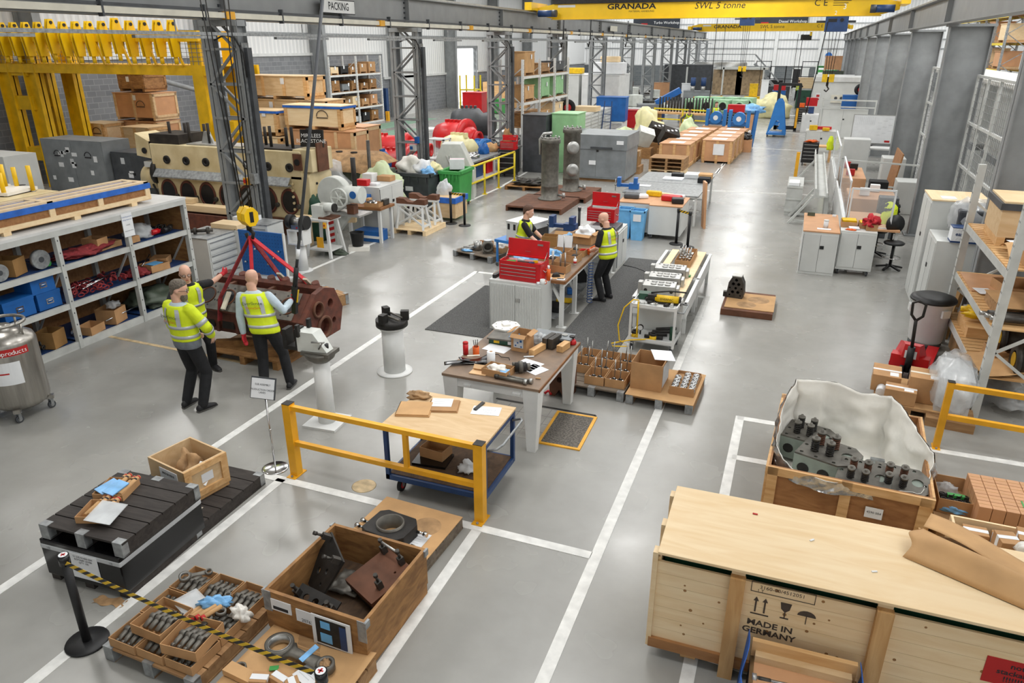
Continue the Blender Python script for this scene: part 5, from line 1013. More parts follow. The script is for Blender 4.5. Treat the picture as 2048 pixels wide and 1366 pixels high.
# ================================================================ cart and troughs
r=T('service_cart','white two shelf service cart loaded with hydraulic tools','cart',(-1.83,11.35,0),-.03)
for z in (.16,.74): B('white_paint').bx(-.37,.37,-.3,.3,z,z+.015).bx(-.37,.37,-.3,-.285,z,z+.07).bx(-.37,.37,.285,.3,z,z+.07).bx(-.37,-.355,-.3,.3,z,z+.07).bx(.355,.37,-.3,.3,z,z+.07).p('shelf',r)
B('cabinet_white').bx(-.35,.35,.27,.285,.2,.74).p('back_panel',r)
for s in (-1,1):
    for t in (-1,1): B('white_paint').bx(s*.355-.018,s*.355+.018,t*.285-.018,t*.285+.018,.12,.81).p('post',r); castor(r,(s*.32,t*.25,0),.05,h=.14)
B('galv').tube([(.37,-.22,.72),(.47,-.22,.72),(.47,.22,.72),(.37,.22,.72)],.012).p('handle',r)
r=T('hydraulic_pump','yellow hydraulic hand pump with black lever on the cart','hydraulic pump',(-1.75,11.38,.76),.02); B('plug_yellow').cyl((-.12,0,.08),(.26,0,.08),.06,n=16).p('reservoir',r); B('iron_dark').bx(-.24,-.1,-.05,.05,.03,.14).cyl((.26,0,.08),(.29,0,.08),.062).bx(-.2,.3,-.05,.05,.0,.03).p('pump_block',r); B('black').tube([(-.2,.04,.15),(.1,.06,.2),(.36,.06,.2)],.013).p('lever',r); text('ENERPAC',.05,'ink',r,(.07,-.062,.09),(PI/2,0,0))
B('dark_green').bx(-.12,.12,-.08,.08,0,.1).thing('green_case','dark green small case on the cart behind the pump','case',loc=(-2.05,11.55,.76),rz=.1)
for i,(x,y) in enumerate(((-2.1,11.2),(-1.98,11.28),(-1.9,11.16),(-1.68,11.18),(-1.58,11.22),(-2.0,11.4))): B('iron_dark' if i%2 else 'alu').cyl((0,0,.03),(.09,0,.03),.028,n=12).cyl((.09,0,.03),(.13,0,.03),.016,n=10).thing('hydraulic_fitting','dark and silver hydraulic fitting lying on the cart top','fitting','fittings on the cart top',loc=(x,y,.757),rz=.4*i)
for i,(x,y) in enumerate(((-2.12,11.13),(-1.82,11.12))):
    r=T('hydraulic_jack','%s small yellow jack with black collar on the lower cart shelf'%('left' if i==0 else 'right'),'jack',(x,y,.178)); B('plug_yellow').cyl((0,0,0),(0,0,.11),.055,n=16).p('cylinder',r); B('iron_dark').cyl((0,0,.11),(0,0,.15),.058,n=16).cyl((0,0,.15),(0,0,.17),.03).p('collar',r)
B('dark_green').cyl((0,0,0),(0,0,.22),.035,n=14).thing('green_bottle','tall dark green cylinder at the right of the lower cart shelf','cylinder',loc=(-1.55,11.3,.178)); r=T('pressure_gauge','round pressure gauge with dark rim on the lower cart shelf','gauge',(-2.08,11.38,.178)); B('iron_dark').cyl((0,-.02,.12),(0,.02,.12),.05,n=18).cyl((0,0,0),(0,0,.08),.015).p('case',r); B('paper').cyl((0,-.022,.12),(0,-.02,.12),.042,n=18).p('dial',r)
for i in range(4): B('iron_dark').cyl((0,0,.03),(.3,.05*i,.03),.03,n=10).thing('dark_tool','dark oily tool lying on the lower cart shelf','tool','tools on the lower cart shelf',loc=(-1.98+.05*i,11.25+.07*i,.178+.02*i))
B('plug_yellow').tube([(.1,-.06,.88),(.02,-.1,.9),(-.12,-.12,.75),(-.2,-.14,.45),(-.16,-.16,.2),(.0,-.18,.12),(-.25,-.22,.1),(-.28,-.2,.14),(0,-.1,.2),(.4,-.0,.24)],.011,7).thing('yellow_hose','thin yellow hydraulic hose looping down the left of the cart','hose',loc=(-2.17,11.1,0)); B('plug_yellow').tube([(0,0,.83),(.0,-.06,.86),(.01,-.08,.7),(.01,-.07,.3),(-.06,0,.2)],.013,7).thing('yellow_hose','second yellow hose hanging straight down the cart front','hose',loc=(-2.08,11.1,0))
for i,(y0,y1) in enumerate(((12.02,13.42),(13.5,15.35))):
    r=T('steel_trough',['near white steel trough trestle carrying grey engine heads','far white steel trough trestle carrying the box of bolts'][i],'trough',(-1.9,(y0+y1)/2,0)); L=(y1-y0)/2
    b=B('white_paint').bx(-.46,-.44,-L,L,.3,.6).bx(.44,.46,-L,L,.3,.6).bx(-.44,.44,-L,L,.3,.32).bx(-.44,.44,-L,-L+.02,.32,.6).bx(-.44,.44,L-.02,L,.32,.6).bx(-.48,-.42,-L,L,.58,.61).bx(.42,.48,-L,L,.58,.61); b.p('trough',r)
    for s in (-1,1):
        for t in (-1,1): B('white_paint').bx(s*.43-.03,s*.43+.03,t*(L-.12)-.03,t*(L-.12)+.03,0,.3).p('leg',r)
    B('pine_light').bx(.18,.36,-L-.1,L,.61,.635).p('plank',r)
    if i: B('pine_light').bx(-.34,-.2,-L,L,.61,.635).p('plank',r)
def alu_head(label,loc,rz):
    r=T('valve_block',label,'engine head',loc,rz); B('alu').bx(-.28,.28,-.17,.17,0,.18).bx(-.36,-.28,-.15,-.02,.0,.22).bx(.28,.34,-.1,.12,0,.14).obj('casting',None,r,bev=.01); b=B('steel')
    for x in (-.1,.02,.14):
        for y in (-.07,.07): b.cyl((x,y,.18),(x,y,.195),.05,n=14)
    b.m('iron_dark')
    for x in (-.22,.22): b.cyl((x,-.171,.09),(x,-.175,.09),.03,n=12).cyl((x,.1,.18),(x,.1,.184),.02,n=10)
    b.p('valve_face',r); return r
for i,y in enumerate((12.28,12.82,13.4)): alu_head(['nearest grey engine head on the white trough','middle grey engine head on the white trough','farthest grey engine head on the white trough'][i],(-1.96,y,.615+.02),.05)
tray('kraft box full of upright bolts on the far white trough',(-1.84,14.55,.637),0,.3,1.0,.13,name='cardboard_box')
for k in range(16): 
    b=B('steel'); b.cyl((0,0,0),(.01,0,.3 if k<10 else .12),.01,n=8).m('chrome').cyl((.01,0,.1),(.01,0,.13),.026,n=10); b.thing('head_bolt','tall steel bolt standing in the kraft box on the far trough','bolt','bolts in the kraft box',loc=(-1.93+.06*(k%4),14.25+.15*(k//4)+.03*(k%3),.645))
block('green wooden wedge between the two white troughs',(-1.66,13.46,.61),0,.14,.1,.05,'green','wedge')
# rust pallet with a head
B('rust_brown').bx(-.46,.46,-.6,.6,0,.12).thing('base_plate_block','low rusty brown block with a light board on it, standing alone in the aisle','block',loc=(-.52,13.95,0),bev=.006); B('kraft').bx(-.38,.5,-.5,.45,0,.012).m('crumple').lathe([(.001,.0125),(.2,.0125)],18,(.2,.1,0),cap=False).lathe([(.001,.0125),(.18,.0125)],18,(-.0,-.25,0),cap=False).thing('stained_board','oil stained light board on the rusty pallet in the aisle','board',loc=(-.55,13.95,.122))
r=T('cylinder_head','upright grey cylinder head with bolt holes on the rusty pallet','cylinder head',(-.78,14.15,.135),-.1)
pl=[(-.14,0),(.14,0),(.16,.1),(.14,.3),(.08,.42),(-.08,.42),(-.14,.3),(-.16,.1)]
B('iron').plate(pl,[(-.1,.06,.016),(.1,.06,.016),(-.11,.2,.016),(.11,.2,.016),(-.05,.12,.03),(.05,.12,.03),(0,.2,.025),(-.05,.28,.03),(.05,.28,.03),(0,.36,.03)],.14,(0,.0,0),(PI/2,0,0)).p('casting',r); B('iron_dark').plate(pl,[],.04,(0,.05,0),(PI/2,0,0)).p('back_face',r); B('alu').bx(-.09,.09,-.14,.05,.42,.44).p('top_face',r)
B('iron').bx(-.1,.1,-.05,.05,0,.1).thing('end_block','small iron block at the left end of the rusty pallet','block',loc=(-.92,14.15,.12))
# pallet left of the bench
pallet('grey pallet with machine parts left of the red tool chest',(-6.68,15.6,0),-.28,1.15,1.0,.14,'pallet_grey',caps=True); tray('kraft tray on the back of the grey parts pallet',(-6.8,15.95,.142),.2,.34,.22,.1); tray('kraft tray with a white bag at the right of the grey parts pallet',(-6.28,15.55,.142),-.2,.3,.26,.12); bag('plastic_bag','white plastic bag in the right tray of the grey parts pallet',(-6.27,15.56,.2),(.1,.09,.1),'white_film',50)
r=T('pump_housing','grey cast pump housing with an open bore on the grey parts pallet','pump housing',(-6.5,15.35,.142),.4); B('cast').ring((0,0,.16),.13,.08,.24,22,(PI/2,0,0)).cyl((0,.05,.16),(0,.16,.16),.08,n=18).bx(-.12,.12,-.1,.1,0,.05).p('housing',r); B('paper_grey').cyl((0,.0,.29),(0,.0,.31),.09,n=18).p('flange',r)
B('steel').ring((0,0,.1),.1,.06,.2,22).thing('finned_drum','upright finned silver drum on the grey parts pallet','drum',loc=(-6.82,15.5,.142)); 
for i in range(4): B('steel').cyl((0,0,.03),(.3,.12,.03),.025,n=10).thing('steel_tube','short silver tube lying at the left of the grey parts pallet','tube','tubes on the grey parts pallet',loc=(-7.2+.04*i,15.35+.07*i,.142+.03*(i%2)))
B('blue_film').blob((0,0,.02),(.14,.06,.03),9,.3,3,4).thing('blue_wipe','pale blue wipe under the silver tubes on the parts pallet','wipe',loc=(-7.02,15.3,.142))
# ================================================================ people
def remesh(b,name,mk,par,vox,smooth=2):
    me=b.mesh(name); o=bpy.data.objects.new(name,me); COL.objects.link(o)
    m=o.modifiers.new('r','REMESH'); m.mode='VOXEL'; m.voxel_size=vox; s=o.modifiers.new('s','SMOOTH'); s.iterations=smooth; s.factor=.5
    dg=bpy.context.evaluated_depsgraph_get(); nm=bpy.data.meshes.new_from_object(o.evaluated_get(dg)); bpy.data.objects.remove(o)
    nm.materials.clear(); nm.materials.append(M[mk])
    nm.polygons.foreach_set('material_index',[0]*len(nm.polygons)); nm.polygons.foreach_set('use_smooth',[True]*len(nm.polygons))
    o=bpy.data.objects.new(name,nm); COL.objects.link(o); o.parent=par; return o
def ik(a,t,l1,l2,pole):
    a=Vector(a);t=Vector(t);d=t-a;L=min(d.length,(l1+l2)*.995); u=d.normalized(); t=a+u*L
    x=(l1*l1-l2*l2+L*L)/(2*L); h=math.sqrt(max(0,l1*l1-x*x)); p=Vector(pole); p=(p-u*p.dot(u)).normalized(); return a+u*x+p*h,t
def limb(b,pts,rs,n=12):
    b.tube(pts,list(rs),n)
    for p,r in zip(pts,rs): b.lathe([(.001,-r),(r*.7,-r*.7),(r,0),(r*.7,r*.7),(.001,r)],10,p)
def hand(b,w,d,nrm,s,curl,ts,g=0):
    d=d.normalized(); nrm=(nrm-d*nrm.dot(d)).normalized(); a=d.cross(nrm)
    b.loft([(w-d*.02*s,a*(.027*s+g),nrm*(.02*s+g)),(w+d*.03*s,a*(.036*s+g),nrm*(.016*s+g)),(w+d*.075*s,a*(.042*s+g),nrm*(.014*s+g)),(w+d*.095*s,a*(.038*s+g),nrm*(.011*s+g))],12)
    for i,l in enumerate((.068,.078,.072,.056)):
        p=w+d*.088*s+a*((-.030+.02*i)*s*-ts); pts=[p]; e=d.copy()
        for k,q in enumerate((.42,.32,.26)):
            c=curl*(.5+.35*k); e=(e*math.cos(c)+nrm*math.sin(c)).normalized(); p=p+e*l*q*s; pts.append(p)
        b.tube(pts,[.0095*s+g,.009*s+g,.0085*s+g,.007*s+g],7)
    p=w+d*.025*s+a*(.03*s*-ts*-1 if 0 else .03*s*ts); e=(d*.7+a*ts*.7+nrm*.25).normalized(); q=p+e*.035*s; e2=(d+nrm*.5+a*ts*.2).normalized(); b.tube([p-e*.015*s,q,q+e2*.03*s,q+e2*.05*s],[.013*s+g,.011*s+g,.0095*s+g,.008*s+g],7)
def person(label,loc,f,h,feet,hands,poles,look=None,lean=(0,0),pel=(0,0),top='black_cloth',sleeve='short',legs='black_cloth',vest='vest',hair=None,beard=None,gloves=(None,None),curl=(.5,.5),glasses=False,logo=True,vox=.011,nod=.12,bend=0,crouch=0,kneedir=None):
    r=T('person',label,'person',(loc[0],loc[1],0)); s=h/1.75; O=Vector((loc[0],loc[1],0))
    f=Vector((*f,0)).normalized(); rt=Vector((f.y,-f.x,0)); up=Vector((0,0,1)); lk=Vector((*(look or f[:2]),0)).normalized(); lr=Vector((lk.y,-lk.x,0))
    P0=Vector((pel[0],pel[1],(.93-crouch)*s)); P1=P0+Vector((lean[0],lean[1],0))+f*(.54*s*math.sin(bend))+up*(.54*s*math.cos(bend))
    ax=(P1-P0).normalized(); fo=(f-ax*f.dot(ax)).normalized()
    prof=[(-.12,.15,.105),(0,.165,.12),(.25,.152,.112),(.5,.165,.122),(.72,.185,.125),(.86,.175,.108),(.95,.12,.08),(1,.068,.062)]
    def ring(t,g=0,gy=None):
        for (a,x0,y0),(c,x1,y1) in zip(prof,prof[1:]):
            if t<=c: break
        k=min(1,max(0,(t-a)/(c-a))); x=x0+(x1-x0)*k;y=y0+(y1-y0)*k
        return (P0.lerp(P1,t),rt*(x*s+g),fo*(y*s+(g if gy is None else gy)))
    bd=B('skin'); bd.loft([ring(t) for t in (-.12,0,.12,.25,.4,.55,.72,.86,.95,1)],18)
    s0=s; hc=P1+ax*.045*s+lk*.03*s          # chin level
    ht=(up+lk*nod).normalized() if bend<.3 else (up*.75+lk*.65).normalized(); hf=(lk-ht*lk.dot(ht)).normalized()
    bd.cyl(P1-ax*.04*s,P1+ax*.12*s,.066*s,.062*s,14)
    HP=[(0,.03,.03,.035),(.03,.05,.062,.022),(.07,.062,.08,.012),(.12,.072,.093,.004),(.165,.074,.096,-.002),(.2,.064,.084,-.006),(.225,.04,.055,-.006),(.235,.012,.02,-.006)]
    hd=lambda z,fw=0,x=0: hc+ht*(z*s*1.06)+hf*(fw*s*1.1)+lr*(x*s*1.1)
    bd.loft([(hd(z,o),lr*(w*s*1.1),hf*(d*s*1.08)) for z,w,d,o in HP],18)
    bd.loft([(hd(.115,.085),lr*.008*s,ht*.01*s),(hd(.085,.11),lr*.014*s,ht*.012*s),(hd(.075,.09),lr*.014*s,ht*.01*s)],8)
    for q in (-1,1): bd.lathe([(.001,-.01),(.02*s,-.004),(.026*s,0),(.02*s,.005),(.001,.008)],10,hd(.105,-.005,q*.075),(0,PI/2,math.atan2(lr.y,lr.x)))
    sh=[P0.lerp(P1,.87)+rt*(q*.185*s) for q in (-1,1)]; el=[];wr=[]
    for i,q in enumerate((-1,1)):
        e,w=ik(sh[i],Vector(hands[i])-O,.29*s,.26*s,poles[i]); el.append(e);wr.append(w)
        limb(bd,[sh[i],sh[i].lerp(e,.5),e,e.lerp(w,.35),w],[.055*s,.05*s,.041*s,.042*s,.028*s])
        d=(w-e).normalized(); n=(-f*.3+up*-.2-rt*q).normalized(); hand(bd,w+d*.01,d,n,s,curl[i],-q if 0 else (1 if q<0 else -1))
        if gloves[i]:
            g=B([gloves[i]]); hand(g,w+d*.01,d,n,s,curl[i],(1 if q<0 else -1),.004); g.cyl(w-d*.04*s,w+d*.02*s,.036*s,.034*s,12); remesh(g,'glove',gloves[i],r,.006,1)
    hp=[P0-up*.03*s+rt*(q*.09*s) for q in (-1,1)]; kn=[];an=[]
    for i,q in enumerate((-1,1)):
        ft=Vector((*feet[i],0))-O; k,a=ik(hp[i],ft+up*.085*s,.43*s,.43*s,f*1.0+rt*q*.1 if not kneedir else kneedir); kn.append(k);an.append(a)
        limb(bd,[hp[i],hp[i].lerp(k,.5),k,k.lerp(a,.35),a],[.085*s,.075*s,.055*s,.054*s,.036*s]); 
    remesh(bd,'body','skin',r,vox)
    t=B(legs); t.loft([ring(x,.012) for x in (-.13,-.05,.05,.15,.22)],18)
    for i in (0,1): limb(t,[hp[i],hp[i].lerp(kn[i],.5),kn[i],kn[i].lerp(an[i],.4),an[i]+up*.0],[.10*s,.092*s,.077*s,.074*s,.064*s],14)
    remesh(t,'trousers',legs,r,vox*1.15)
    for i,q in enumerate((-1,1)):
        d=(f+rt*q*.15).normalized(); p=an[i]-up*an[i].z; w=rt
        B('shoe').loft([(p-d*.085*s+up*.05,w*.03,up*.045),(p-d*.05*s+up*.06,w*.038,up*.055),(p+d*.03*s+up*.055,w*.042,up*.05),(p+d*.11*s+up*.04,w*.046,up*.035),(p+d*.17*s+up*.03,w*.038,up*.025),(p+d*.19*s+up*.025,w*.02,up*.015)],12).m('sole').loft([(p-d*.09*s+up*.012,w*.034,up*.012),(p+d*.1*s+up*.012,w*.049,up*.012),(p+d*.195*s+up*.012,w*.025,up*.012)],12).p('shoe',r)
    c=B(top); c.loft([ring(x,.01) for x in (-.05,.1,.25,.4,.55,.72,.86,.95,1.02)],18)
    for i in (0,1):
        if sleeve=='short': limb(c,[sh[i],sh[i].lerp(el[i],.55),sh[i].lerp(el[i],.8)],[.068*s,.064*s,.062*s])
        else: limb(c,[sh[i],sh[i].lerp(el[i],.5),el[i],el[i].lerp(wr[i],.5),wr[i]-(wr[i]-el[i])*.08],[.068*s,.064*s,.057*s,.052*s,.042*s])
    remesh(c,'shirt',top,r,vox*1.1)
    if vest:
        v=B('hivis'); jk=vest=='jacket'; lo=-.08 if not jk else .1
        ts=[lo+(.95-lo)*k/12 for k in range(13)]
        v.loft([ring(x,.03+(.015 if x<.5 else 0)) for x in ts],24)
        if jk:
            for i in (0,1): limb(v,[sh[i],sh[i].lerp(el[i],.5),el[i],el[i].lerp(wr[i],.5),wr[i]-(wr[i]-el[i])*.15],[.08*s,.077*s,.072*s,.065*s,.058*s])
        else:
            for i in (0,1): v.lathe([(.001,-.05*s),(.055*s,-.045*s),(.07*s,0),(.05*s,.045*s),(.001,.05*s)],10,sh[i]-rt*((-1,1)[i]*.045*s))
        V=remesh(v,'hi_vis_vest','hivis',r,vox*1.1)
        if jk: B('grey_cloth').loft([ring(x,.042) for x in (-.08,.0,.06)],24).loft([ring(.1,.046),ring(.16,.044)],24) if 0 else remesh(B('grey_cloth').loft([ring(x,.036) for x in (-.1,-.02,.06,.13)],22),'jacket_hem','grey_cloth',V,.014)
        b=B('reflective')
        for x in ((.12,.4) if not jk else (.22,.46)): b.loft([ring(x-.038,.05),ring(x+.038,.05 if x<.45 else .047)],28,False)
        def sp(t,an):
            cc,a,bb=ring(t,.042); return cc+a*math.cos(an)+bb*math.sin(an)
        for an_ in (1.05,2.1,-1.05,-2.1):
            L=[(sp(x,an_-.14),sp(x,an_+.14)) for x in (.42,.52,.62,.72,.82,.9)]
            for (p,q),(p2,q2) in zip(L,L[1:]): b.add([p,q,q2,p2],[(0,1,2,3)])
        if jk:
            for i in (0,1):
                m=el[i].lerp(wr[i],.3); d=(wr[i]-el[i]).normalized(); b.cyl(m-d*.03,m+d*.03,.078*s,.076*s,14,False); m=sh[i].lerp(el[i],.75); d=(el[i]-sh[i]).normalized(); b.cyl(m-d*.03,m+d*.03,.082*s,.08*s,14,False)
        b.p('reflective_band',V).modifiers.new('t','SOLIDIFY').thickness=.003
        if logo:
            q=ring(.70,.05); pos=q[0]-q[2].normalized()*(q[2].length+.004); X=rt;Z=ax; Y=X.cross(Z)*-1
            R3=Matrix((X,Z,-fo)).transposed()
            for tx,sz,mk,dz in (('Everllence',.066,'dark_green',.02),('PrimeServ',.048,'ink_orange',-.045)):
                o=text(tx,sz*s,mk,V,pos+ax*dz*s+fo*-.004,R3.to_euler())
    e=B('paper')
    for q in (-1,1): e.box(hd(.115,.088,q*.03),(.018,.018,.009)).m('black').box(hd(.115,.096,q*.03),(.008,.008,.008)).m('paper')
    e.p('eyes',r); B('ink_red').box(hd(.045,.082),(.035,.02,.006),(0,0,math.atan2(lr.y,lr.x))).p('mouth',r)
    if hair:
        HH=[(.115,.06,.05,-.05),(.15,.076,.088,-.014),(.185,.075,.092,-.008),(.215,.06,.078,-.004),(.24,.03,.045,-.002)]
        hb=B(hair).loft([(hd(z,o),lr*(w*s*1.1+.004),hf*(d*s*1.08+.004)) for z,w,d,o in HH],18).loft([(hd(.05,-.075),lr*.05*s,hf*.02*s),(hd(.1,-.06),lr*.068*s,hf*.045*s),(hd(.16,-.03),lr*.076*s,hf*.075*s)],14); remesh(hb,'hair',hair,r,.009,1)
    if beard: remesh(B(beard).loft([(hd(-.03,.05),lr*.03*s,hf*.03*s),(hd(.0,.05),lr*.05*s,hf*.05*s),(hd(.045,.036),lr*.06*s,hf*.066*s),(hd(.075,.02),lr*.066*s,hf*.06*s)],14),'beard',beard,r,.009,1)
    if glasses:
        g=B('black')
        for q in (-1,1): g.ring(hd(.115,.098,q*.033),.026*s,.021*s,.004,14,(PI/2,0,math.atan2(lr.y,lr.x))).bar(hd(.118,.095,q*.058),hd(.115,0,q*.077),.004)
        g.p('glasses',r)
    return r
person('bearded man in long sleeved hi-vis jacket with hands in pockets, seen from behind at left',(-7.30,6.90),(.1,.99),1.81,((-7.46,6.86),(-7.16,6.84)),((-7.42,7.12,1.02),(-7.10,7.14,1.0)),((-.8,-.5,0),(.9,-.4,0)),look=(.85,.5),top='shirt_blue',sleeve='long',vest='jacket',hair='hair_grey',beard='hair_grey',glasses=True,pel=(-.02,.02),lean=(-.05,0))
person('smiling bald man in glasses and hi-vis vest reaching for the red sling',(-8.12,7.86),(.9,-.43),1.7,((-8.02,8.0),(-8.02,7.72)),((-8.06,8.52,1.38),(-7.98,7.55,1.0)),((0,.2,-1),(-.4,-1,.1)),look=(.8,-.6),top='black_cloth',gloves=('glove_red',None),glasses=True,logo=False,pel=(0,0),lean=(.02,-.03))
person('man in hi-vis vest and pale shirt holding the hanging crane pendant, back to camera',(-6.66,7.74),(-.42,.9),1.76,((-6.72,7.58),(-6.5,7.88)),((-7.0,7.62,.78),(-6.50,8.12,1.27)),((-.6,-.6,-.2),(.7,-.2,-.7)),look=(-.3,.95),top='shirt_blue',sleeve='long',gloves=('glove_red','glove_red'),pel=(-.05,0),lean=(-.14,.02),curl=(.4,1.0))
person('young man with short brown hair and hi-vis vest working behind the bench',(-4.97,13.5),(.85,.2),1.72,((-5.0,13.65),(-4.98,13.35)),((-4.56,13.7,1.0),(-4.5,13.32,.98)),((0,.6,-.8),(-.3,-.6,-.7)),look=(.95,.15),hair='hair_brown',gloves=('orange','orange'),curl=(.7,.7),logo=True,lean=(.08,0))
p5=person('bald bearded man in hi-vis vest at the bench holding red pliers',(-3.16,13.36),(-.9,.35),1.72,((-3.22,13.25),(-3.14,13.52)),((-3.5,13.28,.99),(-3.46,13.6,1.0)),((.4,-.7,-.6),(.3,.6,-.7)),look=(-.95,.2),beard='hair_brown',gloves=('orange','orange'),curl=(.9,.9),lean=(-.06,.01),nod=.25)
B('red').bar((-3.68,13.28,1.01),(-3.52,13.30,1.02),.03,.02).bar((-3.7,13.24,1.0),(-3.54,13.28,1.01),.025,.02).m('steel').bar((-3.52,13.3,1.02),(-3.40,13.32,1.0),.02,.02).thing('pliers','red handled pliers held in the bald worker\'s orange gloves','pliers')
FP=dict(vox=.02,logo=False)
person('distant worker in hi-vis vest leaning over the lathe',(-13.6,54.6),(-.95,-.1),1.72,((-13.6,54.8),(-13.6,54.4)),((-14.0,54.8,1.1),(-14.0,54.4,1.1)),((0,.3,-1),(0,-.3,-1)),hair='hair_brown',top='grey_cloth',sleeve='long',**FP)
person('worker in hi-vis vest bending over the wrapped engine parts beside the wooden crates',(-5.75,41.0),(.25,-1),1.72,((-5.55,41.1),(-5.95,41.1)),((-5.5,40.45,.85),(-6.0,40.45,.85)),((.8,0,-.3),(-.8,0,-.3)),hair='hair_brown',top='olive_cloth',sleeve='long',legs='olive_cloth',bend=.75,**FP)
person('worker in hi-vis vest and grey trousers standing beside the black tool cabinet',(-4.65,43.6),(.3,-.95),1.75,((-4.5,43.6),(-4.8,43.6)),((-4.35,43.45,.8),(-4.95,43.4,.8)),((.5,.5,0),(-.5,.5,0)),hair='hair_brown',top='olive_cloth',sleeve='long',legs='grey_cloth',look=(.5,-.85),**FP)
person('tiny worker in hi-vis vest with both arms raised near the far wall',(-6.9,84.0),(.1,1),1.75,((-7.05,84),(-6.75,84)),((-7.25,84.1,1.75),(-6.55,84.1,1.75)),((-1,0,0),(1,0,0)),hair='hair_brown',sleeve='long',**FP)
person('tiny worker in hi-vis vest seen from behind at the far white bench',(-.9,74.0),(0,1),1.75,((-1.05,74),(-.75,74)),((-1.0,74.3,1.1),(-.7,74.3,1.1)),((-1,0,-.5),(1,0,-.5)),hair='hair_brown',sleeve='long',**FP)
# ================================================================ suspended engine block
r=T('engine_block','rust red engine block hanging from red slings above a wooden pallet','engine block',(-7.62,8.86,.42))
L=1.0
sec=[(-.36,0),(-.42,.33),(-.50,.40),(-.14,.74),(-.08,.70),(-.10,.5),(.12,.5),(.1,.74),(.16,.78),(.5,.42),(.42,.33),(.36,0)]
b=B('rust'); n=len(sec)
b.add([(x,y,z) for x in (-L,L) for y,z in sec],[(i,n+i,n+(i+1)%n,(i+1)%n) for i in range(n)]); b.add([(-L,y,z) for y,z in sec],[(0,1,2,3,4,5,6,7,8,9,10,11)]).add([(L,y,z) for y,z in sec],[tuple(range(11,-1,-1))]); b.p('casting',r)
d=Vector((0,.36,.34)).normalized(); nn=Vector((0,-.34,.36)).normalized(); c0=Vector((0,-.32,.57))
b=B('cast').add([Vector((x,0,0))+c0+d*t+nn*.012 for x,t in ((-L+.03,-.235),(L-.12,-.235),(L-.12,.235),(-L+.03,.235))],[(0,1,2,3)]); b.p('deck_face',r)
for i in range(5):
    x=-.8+.38*i; c=c0+Vector((x,0,0)); bb=B('rust_brown'); bb.tube([c+nn*.014+(Vector((1,0,0))*math.cos(t*PI/11)+d*math.sin(t*PI/11))*.135 for t in range(23)],.014,6,cap=False).m('black').cyl(c+nn*.013,c+nn*.017,.128,n=24)
    for k in range(8): a=k*PI/4+.4; q=c+(Vector((1,0,0))*math.cos(a)+d*math.sin(a))*.178; bb.cyl(q+nn*.012,q+nn*.016,.016,n=8)
    bb.p('cylinder_bore',r)
    B('soot').box((x,-.385,.17),(.22,.03,.18),(-.15,0,0)).m('rust').box((x+.19,-.395,.17),(.05,.04,.3),(-.15,0,0)).p('crankcase_door',r)
    B('rust_brown').bx(x-.19-.02,x-.15,-.09,.11,.5,.7).p('valley_rib',r)
b=B('rust').plate([(-.42,0),(.42,0),(.54,.36),(.36,.72),(.1,.8),(-.12,.76),(-.5,.42)],[(.0,.2,.14),(-.12,.52,.1),(.22,.52,.07),(.28,.22,.05)],.09,(L,0,-.02),(PI/2,0,PI/2)); b.m('rust_brown').ring((L+.1,0,.18),.18,.14,.05,24,(0,PI/2,0)).ring((L+.1,-.12,.5),.13,.1,.05,20,(0,PI/2,0)); b.p('end_housing',r)
for i in range(7): B('rust').cyl((-.85+.28*i,.3,.62),(-.85+.28*i,.24,.80),.06,n=10).p('lug',r)
HK=Vector((-7.72,8.86,2.22))
r=T('hook_block','yellow crane hook block hanging above the red engine block','hook block',HK); b=B('crane_yellow').xf(rot=(0,0,-.4))
for x in (-.06,.075): b.prism([(.12*math.cos(k*PI/4+PI/8),.15*math.sin(k*PI/4+PI/8)) for k in range(8)],.11,(x-.055,0,.02),(PI/2,0,PI/2))
b.m('black').bx(.131,.134,-.03,.03,-.06,.1).no(); b.p('sheave_cover',r); B('iron_dark').cyl((0,0,-.1),(0,0,-.2),.04).tube([(0,0,-.18),(.07,0,-.24),(.04,0,-.33),(-.05,0,-.31),(-.07,0,-.25)],.03,8).p('hook',r)
for dx,tx,ty in ((-.09,-.42,.0),(-.05,-.3,0),(.06,.12,0),(.1,.22,0)): B('iron_dark').cyl((dx,0,.12),(tx,ty,4.6),.009,n=5).p('wire_rope',r)
AP=HK+Vector((0,0,-.3))
for i,(p,q,lab) in enumerate((((-8.08,8.42,1.02),(-8.1,8.36,.66),'dark red sling on the near left of the hanging engine'),((-7.45,8.42,1.02),(-7.45,8.36,.66),'bright red sling running down behind the bald man'),((-7.55,9.2,1.24),(-7.5,9.36,.9),'dark red sling on the far side of the hanging engine'),((-6.98,9.1,1.24),(-6.9,9.34,.9),'red sling stretching to the far right of the hanging engine'))):
    b=B('strap_red' if i in (0,2) else 'glove_red'); b.bar(AP,p,.085,.018,(1,.2,0)).bar(p,q,.085,.018,(1,0,0)); b.thing('lifting_sling',lab,'sling')
    pp=Vector(p); s=1 if i>1 else -1
    B('kraft') if 0 else B('tape').box((0,0,0),(.07,.3,.03),(.8*-s if s<0 else -.75,0,.1)).thing('sling_pad',['cream edge pad beside the near left sling','cream edge pad beside the middle red sling','cream edge pad under the far dark sling','cream edge pad under the far right sling'][i],'pad',loc=(p[0]+.09,p[1]-.02*s,p[2]-.04),)
